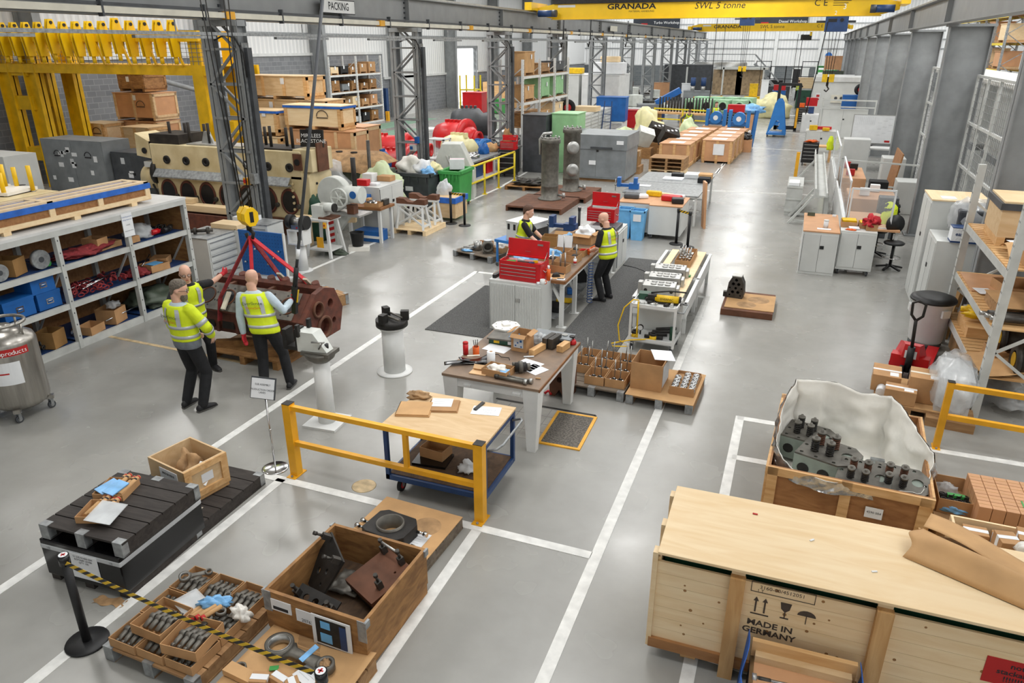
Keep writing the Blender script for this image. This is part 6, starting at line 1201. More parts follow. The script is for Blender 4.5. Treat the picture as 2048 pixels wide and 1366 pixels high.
r=T('crane_pendant','black crane pendant controller on a long cable held by the man in front','pendant',(-6.47,8.16,1.25)); B('black').box((0,0,.02),(.07,.06,.42),(0,.12,0)).m('plug_yellow').box((.06,0,.08),(.012,.02,.2),(0,.25,0)).m('ink_red').box((-.02,-.034,.1),(.02,.005,.02)).p('handset',r); B('dark_grey').cyl((.02,0,.2),(.62,.45,3.97),.022,n=8).m('paper').cyl((.09,.05,.62),(.11,.065,.76),.026,n=8).m('black').cyl((.03,0,.22),(.07,.03,.5),.035,n=8).p('cable',r)
pallet('weathered wooden pallet with bearers under the hanging engine',(-7.72,8.72,0),0,1.35,.85,.15,'old_wood',n=5); B('old_wood').bx(-.3,.3,-.06,.06,0,.1).thing('timber_bearer','loose brown timber bearer on the left of the engine pallet','timber',loc=(-8.1,8.62,.152),rz=.5)
B('old_wood').bx(-.4,.4,-.06,.06,0,.1).thing('timber_bearer','loose brown timber bearer on the right of the engine pallet','timber',loc=(-7.2,8.75,.152),rz=1.2)
pallet('two way wooden pallet with galvanised straps behind the hanging engine',(-8.3,11.05,0),-.35,.8,1.0,.22,'pallet_wood',caps=True)
# ================================================================ left steel shelving
RY=(5.22,6.56,7.9,9.24,10.58); RX=-10.7; RD=.95
r=T('steel_shelving','pale grey steel shelving with open bays of tools along the left side','shelving',(RX,0,0))
for i,y in enumerate(RY):
    for x in (0,-RD):
        b=B('rack_paint').bx(x-.045,x+.045,y-.035,y+.035,0,1.98)
        if x==0:
            b.m('dark_grey')
            for k in range(9): b.bx(.045,.0465,y-.008,y+.008,.2+k*.2,.225+k*.2)
        b.p('upright',r)
    B('rack_paint').bar((-RD,y,.1),(0,y,1.4),.03,.03).p('brace',r)
for z in (.12,.78,1.4): 
    for i in range(4):
        B('rack_paint').bx(-.02,.03,RY[i]+.035,RY[i+1]-.035,z-.09,z).p('shelf_edge',r); B('navy').bx(-RD,-.02,RY[i]+.035,RY[i+1]-.035,z-.03,z-.01).p('shelf_board',r)
B('white_paint').bx(-RD-.05,.05,RY[0],RY[-1]+.05,1.97,2.01).p('top_panel',r); B('rack_paint').bx(.0,.05,RY[0],RY[-1],1.88,1.97).p('top_edge',r)
B('ply_brown').bx(-RD-.06,-RD-.045,RY[0],RY[-1],0,1.97).p('back_panel',r); B('old_wood').bx(-RD,-.05,RY[-1]+.01,RY[-1]+.03,.1,1.95).p('end_panel',r); B('rack_paint').bx(-.03,.03,RY[0],RY[-1],0,.03).p('plinth',r)
sg=T('shelf_notice','white printed notice hanging on the steel shelving post','notice',(RX+.055,9.24,1.78)); B('paper').bx(0,.004,-.11,.11,-.2,.2).p('sheet',sg)
for k,(t,z) in enumerate((('Tools Required for',.14),('Lifting Operation',.09),('LOLER',.0),('Inspection Area',-.1))): text(t,.028,'blue' if k<2 else 'ink',sg,(.006,0,z),(PI/2,0,PI/2))
SH=[.12,.78,1.4]; BX=lambda i:(RY[i]+RY[i+1])/2
def s(i,l,dy=0,dx=-.3): return (RX+dx,BX(i)+dy,SH[l]+.002)
for lab,p,w,d,h,rz in (('kraft carton with papers on the top shelf of the left bay',s(1,2,.05),.34,.3,.26,.4),('kraft carton standing on the top shelf of the middle bay',s(2,2,.25),.3,.26,.22,.2),('flat kraft tray with a white lid on the middle top shelf',s(2,2,.5),.26,.34,.1,0),('open kraft carton with plastic on the bottom middle shelf',s(2,0,.22,-.25),.36,.34,.26,.3),('low kraft tray on the bottom shelf of the middle bay',s(2,0,-.3,-.15),.28,.34,.14,.2),('kraft tray with blue wipe in the right bay, second shelf',s(3,1,-.05,-.2),.34,.4,.13,-.1),('kraft tray tilted at the back of the right bay second shelf',s(3,1,.3,-.4),.3,.3,.14,.5),('kraft carton on the bottom shelf of the left bay',s(1,0,.35,-.2),.3,.3,.28,.3)):
    tray(lab,p,rz,w,d,h,'cardboard_dark' if 'left' in lab else 'cardboard',name='carton')
B('sky_blue').box((0,0,0),(.2,.24,.01)).thing('blue_wipe','blue wipe on the tray in the right shelving bay','wipe',loc=(RX-.2,9.86,.9)); B('cardboard').bx(-.03,.03,-.1,.1,0,.11).thing('small_box','small brown box at the front of the top right shelf','box',loc=s(3,2,-.45,-.12))
for i,(p,rr) in enumerate(((s(1,2,-.25,-.1),.13),(s(1,2,.45,-.14),.15),(s(1,2,-.58,-.1),.12))): B('galv').cyl((-.04,0,rr),(.03,0,rr),rr,n=22).m('dark_grey').cyl((.03,0,rr),(.034,0,rr),rr*.3,n=12).thing('steel_disc',['grey steel disc in front of the carton in the left shelving bay','larger steel disc right of the carton in the left shelving bay','steel disc partly cut by the left edge of the photo'][i],'disc',loc=p)
def tool_box(label,loc,w,d,h,mk='blue'):
    r=T('tool_box',label,'tool box',loc,PI/2); B(mk).bx(-w/2,w/2,-d/2,d/2,0,h).obj('box_body',None,r,bev=.006); B(mk).bx(-w/2-.004,w/2+.004,-d/2-.004,d/2,h*.82,h+.004).p('lid',r); B('chrome').bx(-.06,.06,-d/2-.006,-d/2,h*.3,h*.62).m(mk).bx(-.045,.045,-d/2-.008,-d/2-.005,h*.36,h*.56).m('chrome').cyl((-.045,-d/2-.02,h*.5),(.045,-d/2-.02,h*.5),.008).p('handle',r); return r
tool_box('blue tool box at the bottom right of the blue stack in the shelving',s(1,1,.38,-.25),.4,.4,.27); tool_box('upper blue tool box stacked on another in the shelving',(RX-.25,BX(1)+.33,1.056),.4,.4,.27); tool_box('wide blue tool box in the middle of the left bay',s(1,1,-.12,-.25),.5,.4,.3); tool_box('dark blue tool box near the left edge, middle shelf',s(0,1,.35,-.22),.4,.36,.28,'navy'); tool_box('lower dark blue tool box behind the cryogenic tank',s(0,0,.3,-.22),.5,.4,.4)
for i,(p,l,rz) in enumerate(((s(2,1,.1,-.2),.9,.25),(s(2,1,.2,-.25),.8,.15),(s(2,1,-.1,-.3),.9,.1),(s(3,1,.0,-.45),.7,.6),(s(2,0,.35,-.1),.8,.05))): B('chrome').cyl((0,-l/2,.12),(0,l/2,.16),.012,n=8).thing('steel_bar',['long bright bar lying over the red chains','second bright bar over the red chains','dull bar at the back of the chain shelf','bar leaning in the right bay second shelf','bright tube lying along the bottom middle shelf'][i],'bar',loc=p,rz=rz)
def chain(lab,p,w,d,h,mk,n=26,seed=1):
    b=B(mk); q=random.Random(seed)
    for k in range(n):
        c=Vector(((q.random()-.5)*w,(q.random()-.5)*d,.03+q.random()*h)); a=q.random()*6
        b.tube([c+Vector((.05*math.cos(t*.8)*math.cos(a),.05*math.cos(t*.8)*math.sin(a),.03*math.sin(t*.8))) for t in range(9)],.012,5,cap=False)
    return b.thing('lifting_chain',lab,'chain',loc=p)
chain('heap of rust red lifting chain on the middle bay second shelf',s(2,1,.0,-.25),.5,1.0,.12,'strap_red',60,3); chain('dark chain heap on the right bay top shelf',s(3,2,.2,-.4),.3,.5,.08,'iron_dark',24,4); chain('dark chain and shackles on the bottom left shelf',s(1,0,-.2,-.3),.5,.7,.15,'iron_dark',34,5)
B('strap_red').blob((0,0,.06),(.2,.5,.08),12,.4,4,7).thing('folded_sling','folded rust red slings on the middle bay top shelf','sling',loc=s(2,2,-.05,-.25)); B('strap_red').blob((0,0,.05),(.18,.2,.07),10,.4,4,8).thing('folded_sling','dark red cloth sling at the left of the right bay second shelf','sling',loc=s(3,1,-.45,-.2))
bag('plastic_bag','clear crumpled plastic on the right bay top shelf',s(3,2,-.1,-.35),(.2,.26,.15),'film',61); bag('plastic_bag','clear plastic sticking out of the bottom middle carton',(RX-.25,BX(2)+.3,.36),(.1,.12,.08),'film',62); bag('dark_net','coil of dark green net on the right bay bottom shelf',s(3,0,-.05,-.35),(.35,.5,.2),'olive',63,'net')
for i,(p,mk) in enumerate(((s(3,2,.1,-.2),'red'),(s(3,2,.3,-.15),'black'),(s(3,2,.45,-.2),'iron_dark'),(s(2,0,-.5,-.3),'chrome'),(s(1,0,.0,-.2),'black'),(s(1,2,.56,-.2),'green'))): B(mk).cyl((0,-.08,.06),(0,.08,.06),.05,n=12).cyl((0,.08,.06),(0,.2,.06),.025,n=10).thing('power_tool',['red clamp tool on the right bay top shelf','black motor tool on the right bay top shelf','dark round tool at the right end of the top shelf','bright cylinder at the left of the bottom middle shelf','black tool on the bottom left shelf','slim green spray tool behind the steel disc'][i],'tool',loc=p,rz=.3*i)
# long film-topped crate on the shelving
r=T('long_flat_crate','long flat pine crate with blue film edge on top of the steel shelving','crate',(-11.2,7.3,2.01))
L=2.75
for x in (-.28,0,.28): B('pine_y').bx(x-.04,x+.04,-L,L,.05,.1).p('runner',r)
for y in (-2.4,-1.3,0,1.2,2.35): B('pine_light').bx(-.3,.34,y-.06,y+.06,0,.06).p('skid',r)
B('ply_brown').bx(-.3,.3,-L,L,.1,.33).p('box_side',r); b=B('pine_light')
for y in (-2.6,-1.5,-.4,.8,1.7,2.7): b.bx(.3,.325,y-.05,y+.05,.1,.33)
b.bx(.3,.33,-L,L,.06,.13); b.p('batten',r); B('tarp_blue').bx(-.31,.333,-L-.02,L+.02,.25,.342).p('blue_film',r); b=B('pine_light').bx(-.31,-.2,-L,L,.342,.37).bx(.2,.31,-L,L,.342,.37).bx(-.05,.05,-L,L,.342,.365)
for y in (-2.7,-.9,.8,2.7): b.bx(-.31,.31,y-.05,y+.05,.342,.368)
b.p('lid_frame',r)
# cryogenic tank
r=T('cryogenic_tank','stainless cryogenic tank on castors cut by the left edge','tank',(-9.42,5.93,0)); B('stainless').lathe([(.001,.14),(.27,.15),(.34,.2),(.355,.26),(.355,1.05),(.33,1.12),(.2,1.2),(.1,1.22),(.1,1.27),(.001,1.27)],36).p('vessel',r)
B('stainless').tube([(.27*math.cos(t*PI/12),.27*math.sin(t*PI/12),1.31) for t in range(25)],.022,8).p('guard_ring',r)
for a in (.3,1.9,3.4,5): B('stainless').cyl((.27*math.cos(a),.27*math.sin(a),1.12),(.27*math.cos(a),.27*math.sin(a),1.31),.015).p('ring_post',r)
b=B('ink_red')
def wrap(z0,z1,a0,a1,mk,rr=.357):
    b.m(mk); n=8
    for k in range(n):
        p,q=a0+(a1-a0)*k/n,a0+(a1-a0)*(k+1)/n; b.add([(rr*math.cos(p),rr*math.sin(p),z0),(rr*math.cos(q),rr*math.sin(q),z0),(rr*math.cos(q),rr*math.sin(q),z1),(rr*math.cos(p),rr*math.sin(p),z1)],[(0,1,2,3)])
wrap(.94,1.04,-1.3,.1,'ink_red'); wrap(.55,.86,-1.2,-.3,'paper'); wrap(.7,.72,-1.1,-.7,'ink_red',.358); b.p('label',r)
for k,ch in enumerate('yoproducts'): a=-.95+.105*k; text(ch,.085,'ink_white',r,(.3595*math.cos(a),.3595*math.sin(a),.985),(PI/2,0,a+PI/2))
for a in (-2.4,-.8,.8,2.4): castor(r,(.33*math.cos(a),.33*math.sin(a),0),.05,h=.15); B('stainless').box((.33*math.cos(a),.33*math.sin(a),.17),(.1,.08,.05),(0,0,a)).p('castor_bracket',r)
# ---------------------------------------------------------------- engine with yellow capped studs, grey cabinets
r=T('stud_engine','cream engine top bristling with yellow capped studs at the far left','engine',(-15.7,8.7,.34)); B('cream_machine').bx(-1.45,1.3,-2.3,2.2,.4,1.42).p('engine_body',r); B('soot').bx(-1.5,1.36,-2.35,2.28,1.40,1.45).p('flange',r); B('olive').bx(-1.3,1.1,-2.2,2.1,-.34,.4).p('base',r); B('cream_machine').bx(-1.5,1.3,-2.3,2.26,1.45,1.48).p('deck',r)
for j in range(3):
    for i in range(5):
        x=.6-.8*j;y=-2.0+.93*i; B('white_film').box((x,y,1.53),(.62,.8,.06),(0,0,.2)).m('soot').bx(x-.28,x+.28,y-.36,y+.36,1.48,1.5).cyl((x-.2,y+.42,1.56),(x-.2,y+.42,1.565),.08,n=14).p('cover_plate',r)
        for q,t in ((-.25,-.35),(.25,-.3),(-.22,.33),(.28,.3)):
            if R.random()<.9: B('crane_yellow').cyl((x+q,y+t,1.48),(x+q+.02*R.random(),y+t,1.92+.1*R.random()),.045,n=8).m('steel').cyl((x+q,y+t,1.48),(x+q,y+t,1.5),.05,n=8).p('stud_cap',r)
def mancab(lab,x0,x1,y,d,h,mk,nl,mark=True):
    w=x1-x0; r=cabinet(lab,((x0+x1)/2,y+d/2,0),0,w,d,h,mk,2)
    q=random.Random(int(w*100))
    for k in range(nl): x=-w/2+.15+q.random()*(w-.4); z=h*(.25+.6*q.random()); B('paper' if k%3 else 'paper_grey').bx(x,x+.1+.12*q.random(),-d/2-.018,-d/2-.014,z,z+.08+.12*q.random()).p('sticker',r)
    if mark:
        b=B('ink')
        for x in (-w*.25,w*.25): b.tube([(x+.13*math.cos(t*PI/8),-d/2-.018,h*.78+.12*math.sin(t*PI/8)) for t in range(9)],.012,5).bx(x-.13,x+.13,-d/2-.02,-d/2-.014,h*.75,h*.77)
        b.p('logo',r)
    return r
mancab('large grey two door cabinet covered in stickers at the far left',-21.7,-19.2,16.3,1.0,2.02,'cabinet_grey',12); mancab('lower dark grey cabinet with stickers beside the large grey one',-19.15,-17.6,16.5,.9,1.72,'dark_grey',6,False)
B('cabinet_white').bx(-1.1,1.1,-.5,.5,0,1.75).thing('grey_bench_cover','pale grey machine top behind the yellow capped studs','machine',loc=(-21.9,14.9,0)); B('red').bx(-.25,.25,-.2,.2,0,.3).thing('red_box','small red box between the dark cabinet and the cream engine','box',loc=(-15.9,13.9,1.0)); B('olive').bx(-.3,.3,-.3,.3,0,1.0).thing('box_stand','plain dark stand under the small red box','stand',loc=(-15.9,13.9,0))
# ---------------------------------------------------------------- yellow gantry
r=T('yellow_gantry','tall yellow steel gantry with hanging lugs at the upper left','gantry',(0,0,0))
for x in (-25.6,-24.35): 
    for y in (18.6,20.0): B('gantry_yellow').bx(x-.28,x+.28,y-.02,y+.02,0,5.0).bx(x-.28,x-.24,y-.16,y+.16,0,5.0).bx(x+.24,x+.28,y-.16,y+.16,0,5.0).p('leg',r)
for y in (18.6,20.0): B('gantry_yellow').bx(-17.42,-17.0,y-.16,y+.16,0,5.0).p('leg',r)
for z in (.9,2.6,3.7): B('gantry_yellow').bx(-25.4,-24.5,18.5,18.7,z,z+.45).bx(-25.7,-25.4,18.6,20.0,z,z+.4).p('cross_beam',r)
B('gantry_yellow').bx(-17.3,-16.2,18.55,18.75,2.15,2.5).p('cross_beam',r)
for y in (18.5,20.1): B('gantry_yellow').bx(-26,-16.95,y-.13,y+.13,4.75,5.05).p('top_beam',r); B('gantry_yellow').bx(-25.8,-16.3,y-.05,y+.05,3.8,4.08).p('walkway_beam',r)
B('gantry_yellow').bx(-25.8,-16.4,18.6,20.0,4.06,4.09).p('walkway',r); mw=B('mesh_wire')
for k in range(46): mw.bx(-25.5+.2*k,-25.485+.2*k,18.42,18.43,4.1,4.75)
for k in range(5): mw.bx(-25.6,-16.4,18.42,18.43,4.2+.12*k,4.212+.12*k)
mw.p('mesh_panel',r)
for k in range(9): B('gantry_yellow').bar((-25.0+1.05*k,18.4,4.08),(-25.25+1.05*k,18.4,4.8),.06,.06).p('brace',r)
xs=[-25.5+.55*k for k in range(15)]
for k,x in enumerate(xs):
    zb=5.02 if k%5 else 5.1; b=B('crane_yellow')
    for dx in (-.05,.06): b.prism([(-.13,-.7),(.13,-.7),(.2,-.1),(.08,.32),(-.08,.32),(-.2,-.1)],.03,(x+dx,18.3,zb),(PI/2,0,PI/2))
    b.m('iron_dark').cyl((x-.1,18.3,zb+.22),(x+.12,18.3,zb+.22),.05,n=10).m('crane_yellow').cyl((x,18.3,zb-.7),(x,18.3,zb-.9),.06,n=8); b.p('hanging_lug',r)
# ---------------------------------------------------------------- crate stacks at the left wall
CR=[(-23.5,22.3,1.85,1.2,.0,.95,'ply_brown','lowest rusty brown crate of the stack before the block wall'),(-23.5,22.3,1.8,1.2,1.02,.95,'board_tan','second crate up in the brown stack before the block wall'),(-23.5,22.3,1.85,1.2,2.03,.95,'board_tan','third crate up in the brown stack, marked with a half circle'),(-23.5,22.3,1.2,1.1,3.05,.6,'old_wood','topmost weathered crate of the brown stack'),(-22.4,21.0,1.25,1,.95,.95,'ply','light ply crate standing in front of the brown stack'),(-22.5,21.0,1.4,1,0,.92,'board_tan','tan crate below the light ply crate in front of the stack'),(-24.6,21.1,1.1,.9,1.25,.7,'pine_light','pale crate with a half circle mark left of the brown stack'),(-24.5,21.1,1.5,.9,0,1.2,'rust_brown','dark red brown crate below the pale marked crate'),(-20.6,22.6,1.7,1.0,.7,.8,'board_tan','tan crate right of the brown stack'),(-20.4,22.6,2.4,1.0,0,.66,'ply_brown','low brown crate at the right foot of the stack'),(-18.6,22.8,1.5,1.0,0,1.0,'old_wood','brown crate behind the upright black studs'),(-25.4,20.9,.7,.7,.0,1.2,'pine_light','small pale crate with a blue lid near the yellow leg')]
for x,y,w,d,z,h,mk,lab in CR: crate(lab,(x,y-.0,z),.02,w,d,h,mk,nb=4 if w>2 else 3,labs=1,mark='half circle' in lab or 'light' in lab,film='tarp_blue' if 'blue lid' in lab else None)
PC=[(-15.95,20.8,2.5,1.0,3.05,.68,'long upper pine crate on top of the tall pine stack'),(-15.6,20.9,3.0,1.1,2.35,.66,'second level pine crate of the tall stack, below the long upper one'),(-16.2,20.8,2.0,1.0,1.2,1.1,'pine crate half way up the left of the tall stack'),(-16.2,20.8,2.0,1.0,0,1.15,'bottom pine crate at the left of the tall stack'),(-13.6,20.9,1.6,1.0,1.25,1.0,'upper pine crate at the right foot of the tall stack'),(-13.6,20.9,1.6,1.0,0,1.2,'bottom pine crate at the right foot of the tall stack')]
for x,y,w,d,z,h,lab in PC: crate(lab,(x,y,z),0,w,d,h,'board_tan' if 'foot' in lab else 'ply',nb=4,labs=1)
crate('long pale pine crate with blue film and a half circle mark',(-13.9,19.75,2.27),0,2.0,.8,.68,'pine_light',nb=2,film='tarp_blue',mark=True); crate('tan crate directly under the long film topped crate',(-13.7,19.75,1.1),0,2.4,.8,1.13,'board_tan',nb=5); crate('lowest tan crate of the stack behind the papered engine',(-13.7,19.75,0),0,2.4,.8,1.06,'board_tan',nb=5); crate('short pine crate with blue film left of the long film topped one',(-15.75,19.6,2.05),0,1.3,.8,.72,'pine_light',nb=2,film='tarp_blue',labs=1); crate('pine crate under the short film topped crate',(-15.75,19.6,0),0,1.4,.8,1.98,'pine_light',nb=3,labs=1)
# far left white racking with boxes
rk=racking('pallet_racking','white boltless racking with crates against the left wall',(-26,38.2,0),PI/2,2,2.9,.95,4.05,(.12,1.07,2.05,3.02),'white_paint',deck='pallet_wood')
q=random.Random(4)
for lv,z in enumerate((.14,1.09,2.07,3.04)):
    for k in range(5):
        y=38.9+1.05*k; mk=('cabinet_white','cabinet_grey','old_wood','rubber')[q.randrange(4)] if lv in(0,2) else ('board_tan','pine_light','cardboard','black')[q.randrange(4)]
        lab='%s stored box on the %s level of the far left racking, %s from the left'%({'cabinet_white':'white','cabinet_grey':'grey','old_wood':'brown','rubber':'black','board_tan':'tan','pine_light':'pine','cardboard':'kraft','black':'black'}[mk],('lowest','second','third','top')[lv],('first','second','third','fourth','fifth')[k])
        crate(lab,(-26.48,y,z),PI/2,.8,.8,.35+.35*q.random(),mk,simple=True,lid=False,feet=.08,labs=1,name='stored_box',cat='box')
B('safety_yellow').bx(-.1,.1,-.1,.1,0,.6).thing('rack_guard','yellow post guard at the right foot of the far left racking','guard',loc=(-25.8,44.2,0)); B('navy').bx(-.15,.15,-.15,.15,0,2.0).thing('blue_post','dark blue column guard right of the far left racking','guard',loc=(-26.3,44.9,0))
# ---------------------------------------------------------------- cream engine
r=T('cream_engine','long weathered cream diesel engine with oval crank doors, left middle','engine',(-14.0,15.9,.5))
B('cream_machine').bx(-2.35,2.1,-.5,.5,0,.86).obj('crankcase',None,r,bev=.02); B('cream_machine').bx(-2.4,2.45,-.5,.5,1.0,1.7).obj('upper_block',None,r,bev=.02); B('galv').add([(-2.3,-.66,.86),(2.1,-.66,.86),(2.1,-.5,1.05),(-2.3,-.5,1.05)],[(0,1,2,3)]).bx(-2.3,2.1,-.66,-.5,.84,.87).p('tread_plate',r); B('cream_machine').bx(-2.35,2.1,-.5,.5,.85,1.02).p('mid_block',r)
for k in range(7):
    x=-1.95+.66*k; b=B('rust'); b.ring((x,-.51,.44),.27,.22,.04,26,(PI/2,0,0)); o=b.m('black').cyl((x,-.505,.44),(x,-.52,.44),.222,n=24).m('iron').cyl((x+.28,-.5,.36),(x+.28,-.58,.36),.05,n=8).p('crank_door',r); o.scale=(1,1,1.25); o.location=(0,0,-.11)
    B('iron_dark').ring((x+.1,-.51,1.3),.11,.05,.05,18,(PI/2,0,0)).m('black').cyl((x+.1,-.505,1.3),(x+.1,-.51,1.3),.06,n=14).p('port_ring',r)
    B('soot').cyl((x,-.15,1.7),(x+.0,-.15,2.25),.04,n=8).p('stud',r); B('soot').cyl((x+.3,.1,1.7),(x+.3,.1,2.2),.04,n=8).p('stud',r)
B('alu').bx(-1.2,.6,-.4,.2,1.7,1.74).prism([(-.2,0),(.2,0),(.08,.3),(-.08,.3)],.06,(-.7,-.1,1.74),(PI/2,0,0)).p('lifting_plate',r); B('soot').bx(-2.4,-1.4,-.45,.5,1.7,1.95).bx(.7,2.2,-.4,.4,1.7,1.74).p('top_cover',r)
B('cream_machine').prism([(-.5,0),(.5,0),(.5,1.2),(.3,1.35),(-.3,1.35),(-.5,1.2)],.55,(2.1,0,-.1),(PI/2,0,PI/2)).bx(2.2,2.75,-.45,.45,1.2,1.75).obj('end_housing',None,r,bev=.02)
B('rust_brown').bx(2.25,2.5,-.53,-.5,1.25,1.65).bx(2.76,2.8,-.25,.2,1.2,1.9).m('black').cyl((2.37,-.535,1.45),(2.37,-.55,1.45),.08).cyl((2.6,-.2,.9),(2.68,-.2,.9),.03).m('iron').cyl((2.66,-.1,.3),(2.95,-.35,.2),.09,n=12).p('end_fitting',r)
for k in range(6): B('cream_machine').cyl((2.16,-.52,.1+.16*k),(2.16,-.56,.1+.16*k),.035,n=8).p('cover_bolt',r)
mb=B('iron_dark').box((2.5,.0,1.98),(.62,.06,.42),(-.1,0,.15)); o=mb.p('maker_plate',r); text('MIRRLEES\nBLACKSTONE',.13,'ink_white',o,(2.5,-.045,1.98),(PI/2-.1,0,.15))
B('cream_machine').cyl((-2.9,-.2,.75),(-2.4,-.2,.75),.32,n=22).m('cabinet_white').bx(-2.75,-2.45,-.45,-.2,1.05,1.2).m('iron_dark').cyl((-2.45,-.2,.9),(-2.3,-.2,.9),.4,n=20).tube([(-2.5,-.5,.6),(-2.2,-.6,.2),(-1.8,-.62,.1)],.03).p('generator',r); B('cream_machine').add([(-2.95,-.45,1.35),(-2.4,-.5,1.3),(-2.4,-.5,1.75),(-2.9,-.45,1.95),(-2.95,.3,1.35),(-2.4,.4,1.3),(-2.4,.4,1.75),(-2.9,.3,1.95)],[(0,1,2,3),(7,6,5,4),(0,4,5,1),(3,2,6,7),(0,3,7,4)]).m('black').cyl((-2.6,-.49,1.5),(-2.6,-.52,1.5),.08).p('air_inlet',r)
B('rust_brown').bx(-2.2,2.0,-.35,.5,-.5,0).bx(-2.4,2.3,-.55,-.35,-.06,0).p('bed_plate',r)
for lab,p,d,rz in (('long pale timber beam in front of the cream engine',(-14.2,14.9,.62),(3.6,.3,.16),0),('short pale timber on the beam in front of the cream engine',(-15.2,14.95,.79),(1.0,.25,.12),.05),('pale timber post below the cream engine end',(-11.2,14.9,0),(.2,.2,.75),0),('sloping pale timber rail below the cream engine end',(-10.7,14.95,.62),(1.6,.16,.14),.35)): B('pine_light').bx(-d[0]/2,d[0]/2,-d[1]/2,d[1]/2,0,d[2]).thing('timber_beam',lab,'timber',loc=p,rz=rz)
for x in (-15.6,-12.6): B('pine').bx(-.15,.15,-.15,.15,0,.615).thing('timber_block','timber block carrying the long pale beam before the engine','timber','timber blocks under the beam',loc=(x,14.9,0))
B('rust').bx(-1.5,1.5,-.03,.03,0,.6).thing('rusty_tray','dark rusty steel tray side below the pale timber beam','tray',loc=(-14.1,14.6,0)); B('pine_light').bx(-1.3,.5,-.5,.4,0,.1).thing('timber_deck','low pale timber deck in front of the rusty tray','deck',loc=(-13.2,13.75,.0))
# ---------------------------------------------------------------- small machines on the left
cabinet('beige drawer cabinet with a grey top behind the smiling man',(-11.5,11.9,0),PI/2,.95,.85,.95,'cabinet_white',0,6,topk='galv'); B('iron').cyl((-.22,0,.06),(.22,.05,.06),.035).cyl((-.15,0,.06),(-.1,0,.06),.07).cyl((.1,.03,.06),(.15,.03,.06),.07).thing('camshaft','grey camshaft lying on the beige drawer cabinet','camshaft',loc=(-11.5,11.75,.978),rz=.5)
cabinet('second beige drawer cabinet behind the yellow hook block',(-11.1,13.0,0),.0,1.0,.55,1.0,'cabinet_white',0,7,topk='galv'); tray('white tray of small parts on the second drawer cabinet',(-11.3,12.95,1.03),.1,.5,.35,.1,'paper'); B('pine_light').bx(-.35,.35,-.2,.2,0,.1).thing('timber_tray','pale timber tray in front of the white parts tray','tray',loc=(-11.35,12.45,.98)); B('cabinet_white').bx(-.36,.36,-.22,.22,0,.97).thing('low_stand','low pale stand under the timber tray','stand',loc=(-11.35,12.45,0))
r=T('pegboard','blue perforated tool board with hanging tools behind the engine','tool board',(-10.45,12.28,0),0); B('blue').bx(-.6,.6,-.02,.02,.05,1.0).p('board',r); b=B('iron_dark')
for i in range(16):
    for j in range(12): b.box((-.55+.073*i,-.021,.1+.075*j),(.012,.003,.012))
b.p('peg_holes',r)
for k in range(7): b=B('chrome'); b.cyl((-.4+.15*k,-.02,.3+.09*(k%4)*1.7),(-.4+.15*k,-.1,.33+.09*(k%4)*1.7),.018,n=8); b.p('hook',r)
B('white_paint').bx(-.63,-.6,-.03,.03,0,1.0).bx(.6,.63,-.03,.03,0,1.0).bx(-.63,.63,-.15,.15,0,.03).p('stand',r)
r=T('bench_grinder','black and silver bench grinder on a pale floor pillar','grinder',(-9.95,12.95,0)); B('white_paint').cyl((0,0,0),(0,0,.62),.13,.11,n=20).lathe([(.001,0),(.22,0),(.22,.02),(.13,.03)],22).p('pillar',r); B('white_paint').bx(-.2,.2,-.15,.15,.62,.65).bx(-.2,.2,-.15,.15,.92,.95).bx(-.2,-.17,-.15,.15,.65,.92).bx(.17,.2,-.15,.15,.65,.92).p('frame',r); B('black').cyl((-.24,0,1.1),(-.12,0,1.1),.15,n=20).cyl((.12,0,1.1),(.24,0,1.1),.15,n=20).p('wheel_guard',r); B('steel').cyl((-.12,0,1.1),(.12,0,1.1),.1,n=18).bx(-.1,.1,-.12,.05,.95,1.05).m('ink_red').cyl((.05,-.125,1.0),(.05,-.12,1.0),.02).p('motor',r)
r=T('tool_grinder','white tool grinder on a four legged white stand','grinder',(-10.25,14.3,0)); b=B('white_paint'); 
for x in (-1,1):
    for y in (-1,1): B('white_paint').bar((x*.33,y*.3,0),(x*.22,y*.2,.88),.06,.06).p('leg',r)
B('white_paint').bx(-.3,.3,-.25,.25,.15,.19).bx(-.3,.3,-.28,.28,.86,.9).p('stand_frame',r); B('machine_white').bx(-.2,.1,-.15,.15,.9,1.2).cyl((.0,0,1.15),(.32,0,1.15),.11,n=18).m('iron_dark').cyl((.32,0,1.15),(.36,0,1.15),.1,n=18).m('rust_brown').bx(0,.35,-.2,.2,.9,.94).p('grinder_body',r); B('safety_yellow').bx(.2,.27,-.32,-.28,.72,.85).m('ink_red').cyl((.235,-.325,.79),(.235,-.32,.79),.02).p('stop_switch',r); B('safety_yellow').bx(-.02,.16,-.31,-.3,.25,.5).p('warning_sign',r)
r=T('band_saw','white cast band saw with red striped guard and spoked hand wheel','band saw',(-10.3,15.05,0)); B('machine_white').bx(-.35,-.05,-.12,.12,0,1.3).cyl((-.08,-.13,1.32),(-.08,.13,1.32),.42,n=30).add([(-.05,-.1,.35),(.3,-.1,.75),(.3,-.1,.85),(-.05,-.1,.85),(-.05,.1,.35),(.3,.1,.75),(.3,.1,.85),(-.05,.1,.85)],[(0,1,2,3),(7,6,5,4),(0,4,5,1),(1,5,6,2),(2,6,7,3)]).obj('frame',None,r,bev=.02); B('alu').bx(-.05,.75,-.3,.3,.85,.89).p('table',r)
b=B('white_paint').bx(-.28,-.1,-.128,-.12,.05,1.0); b.m('ink_red')
for k in range(6): b.add([(-.28,-.13,.1+.15*k),(-.1,-.13,.16+.15*k),(-.1,-.13,.24+.15*k),(-.28,-.13,.18+.15*k)],[(0,1,2,3)])
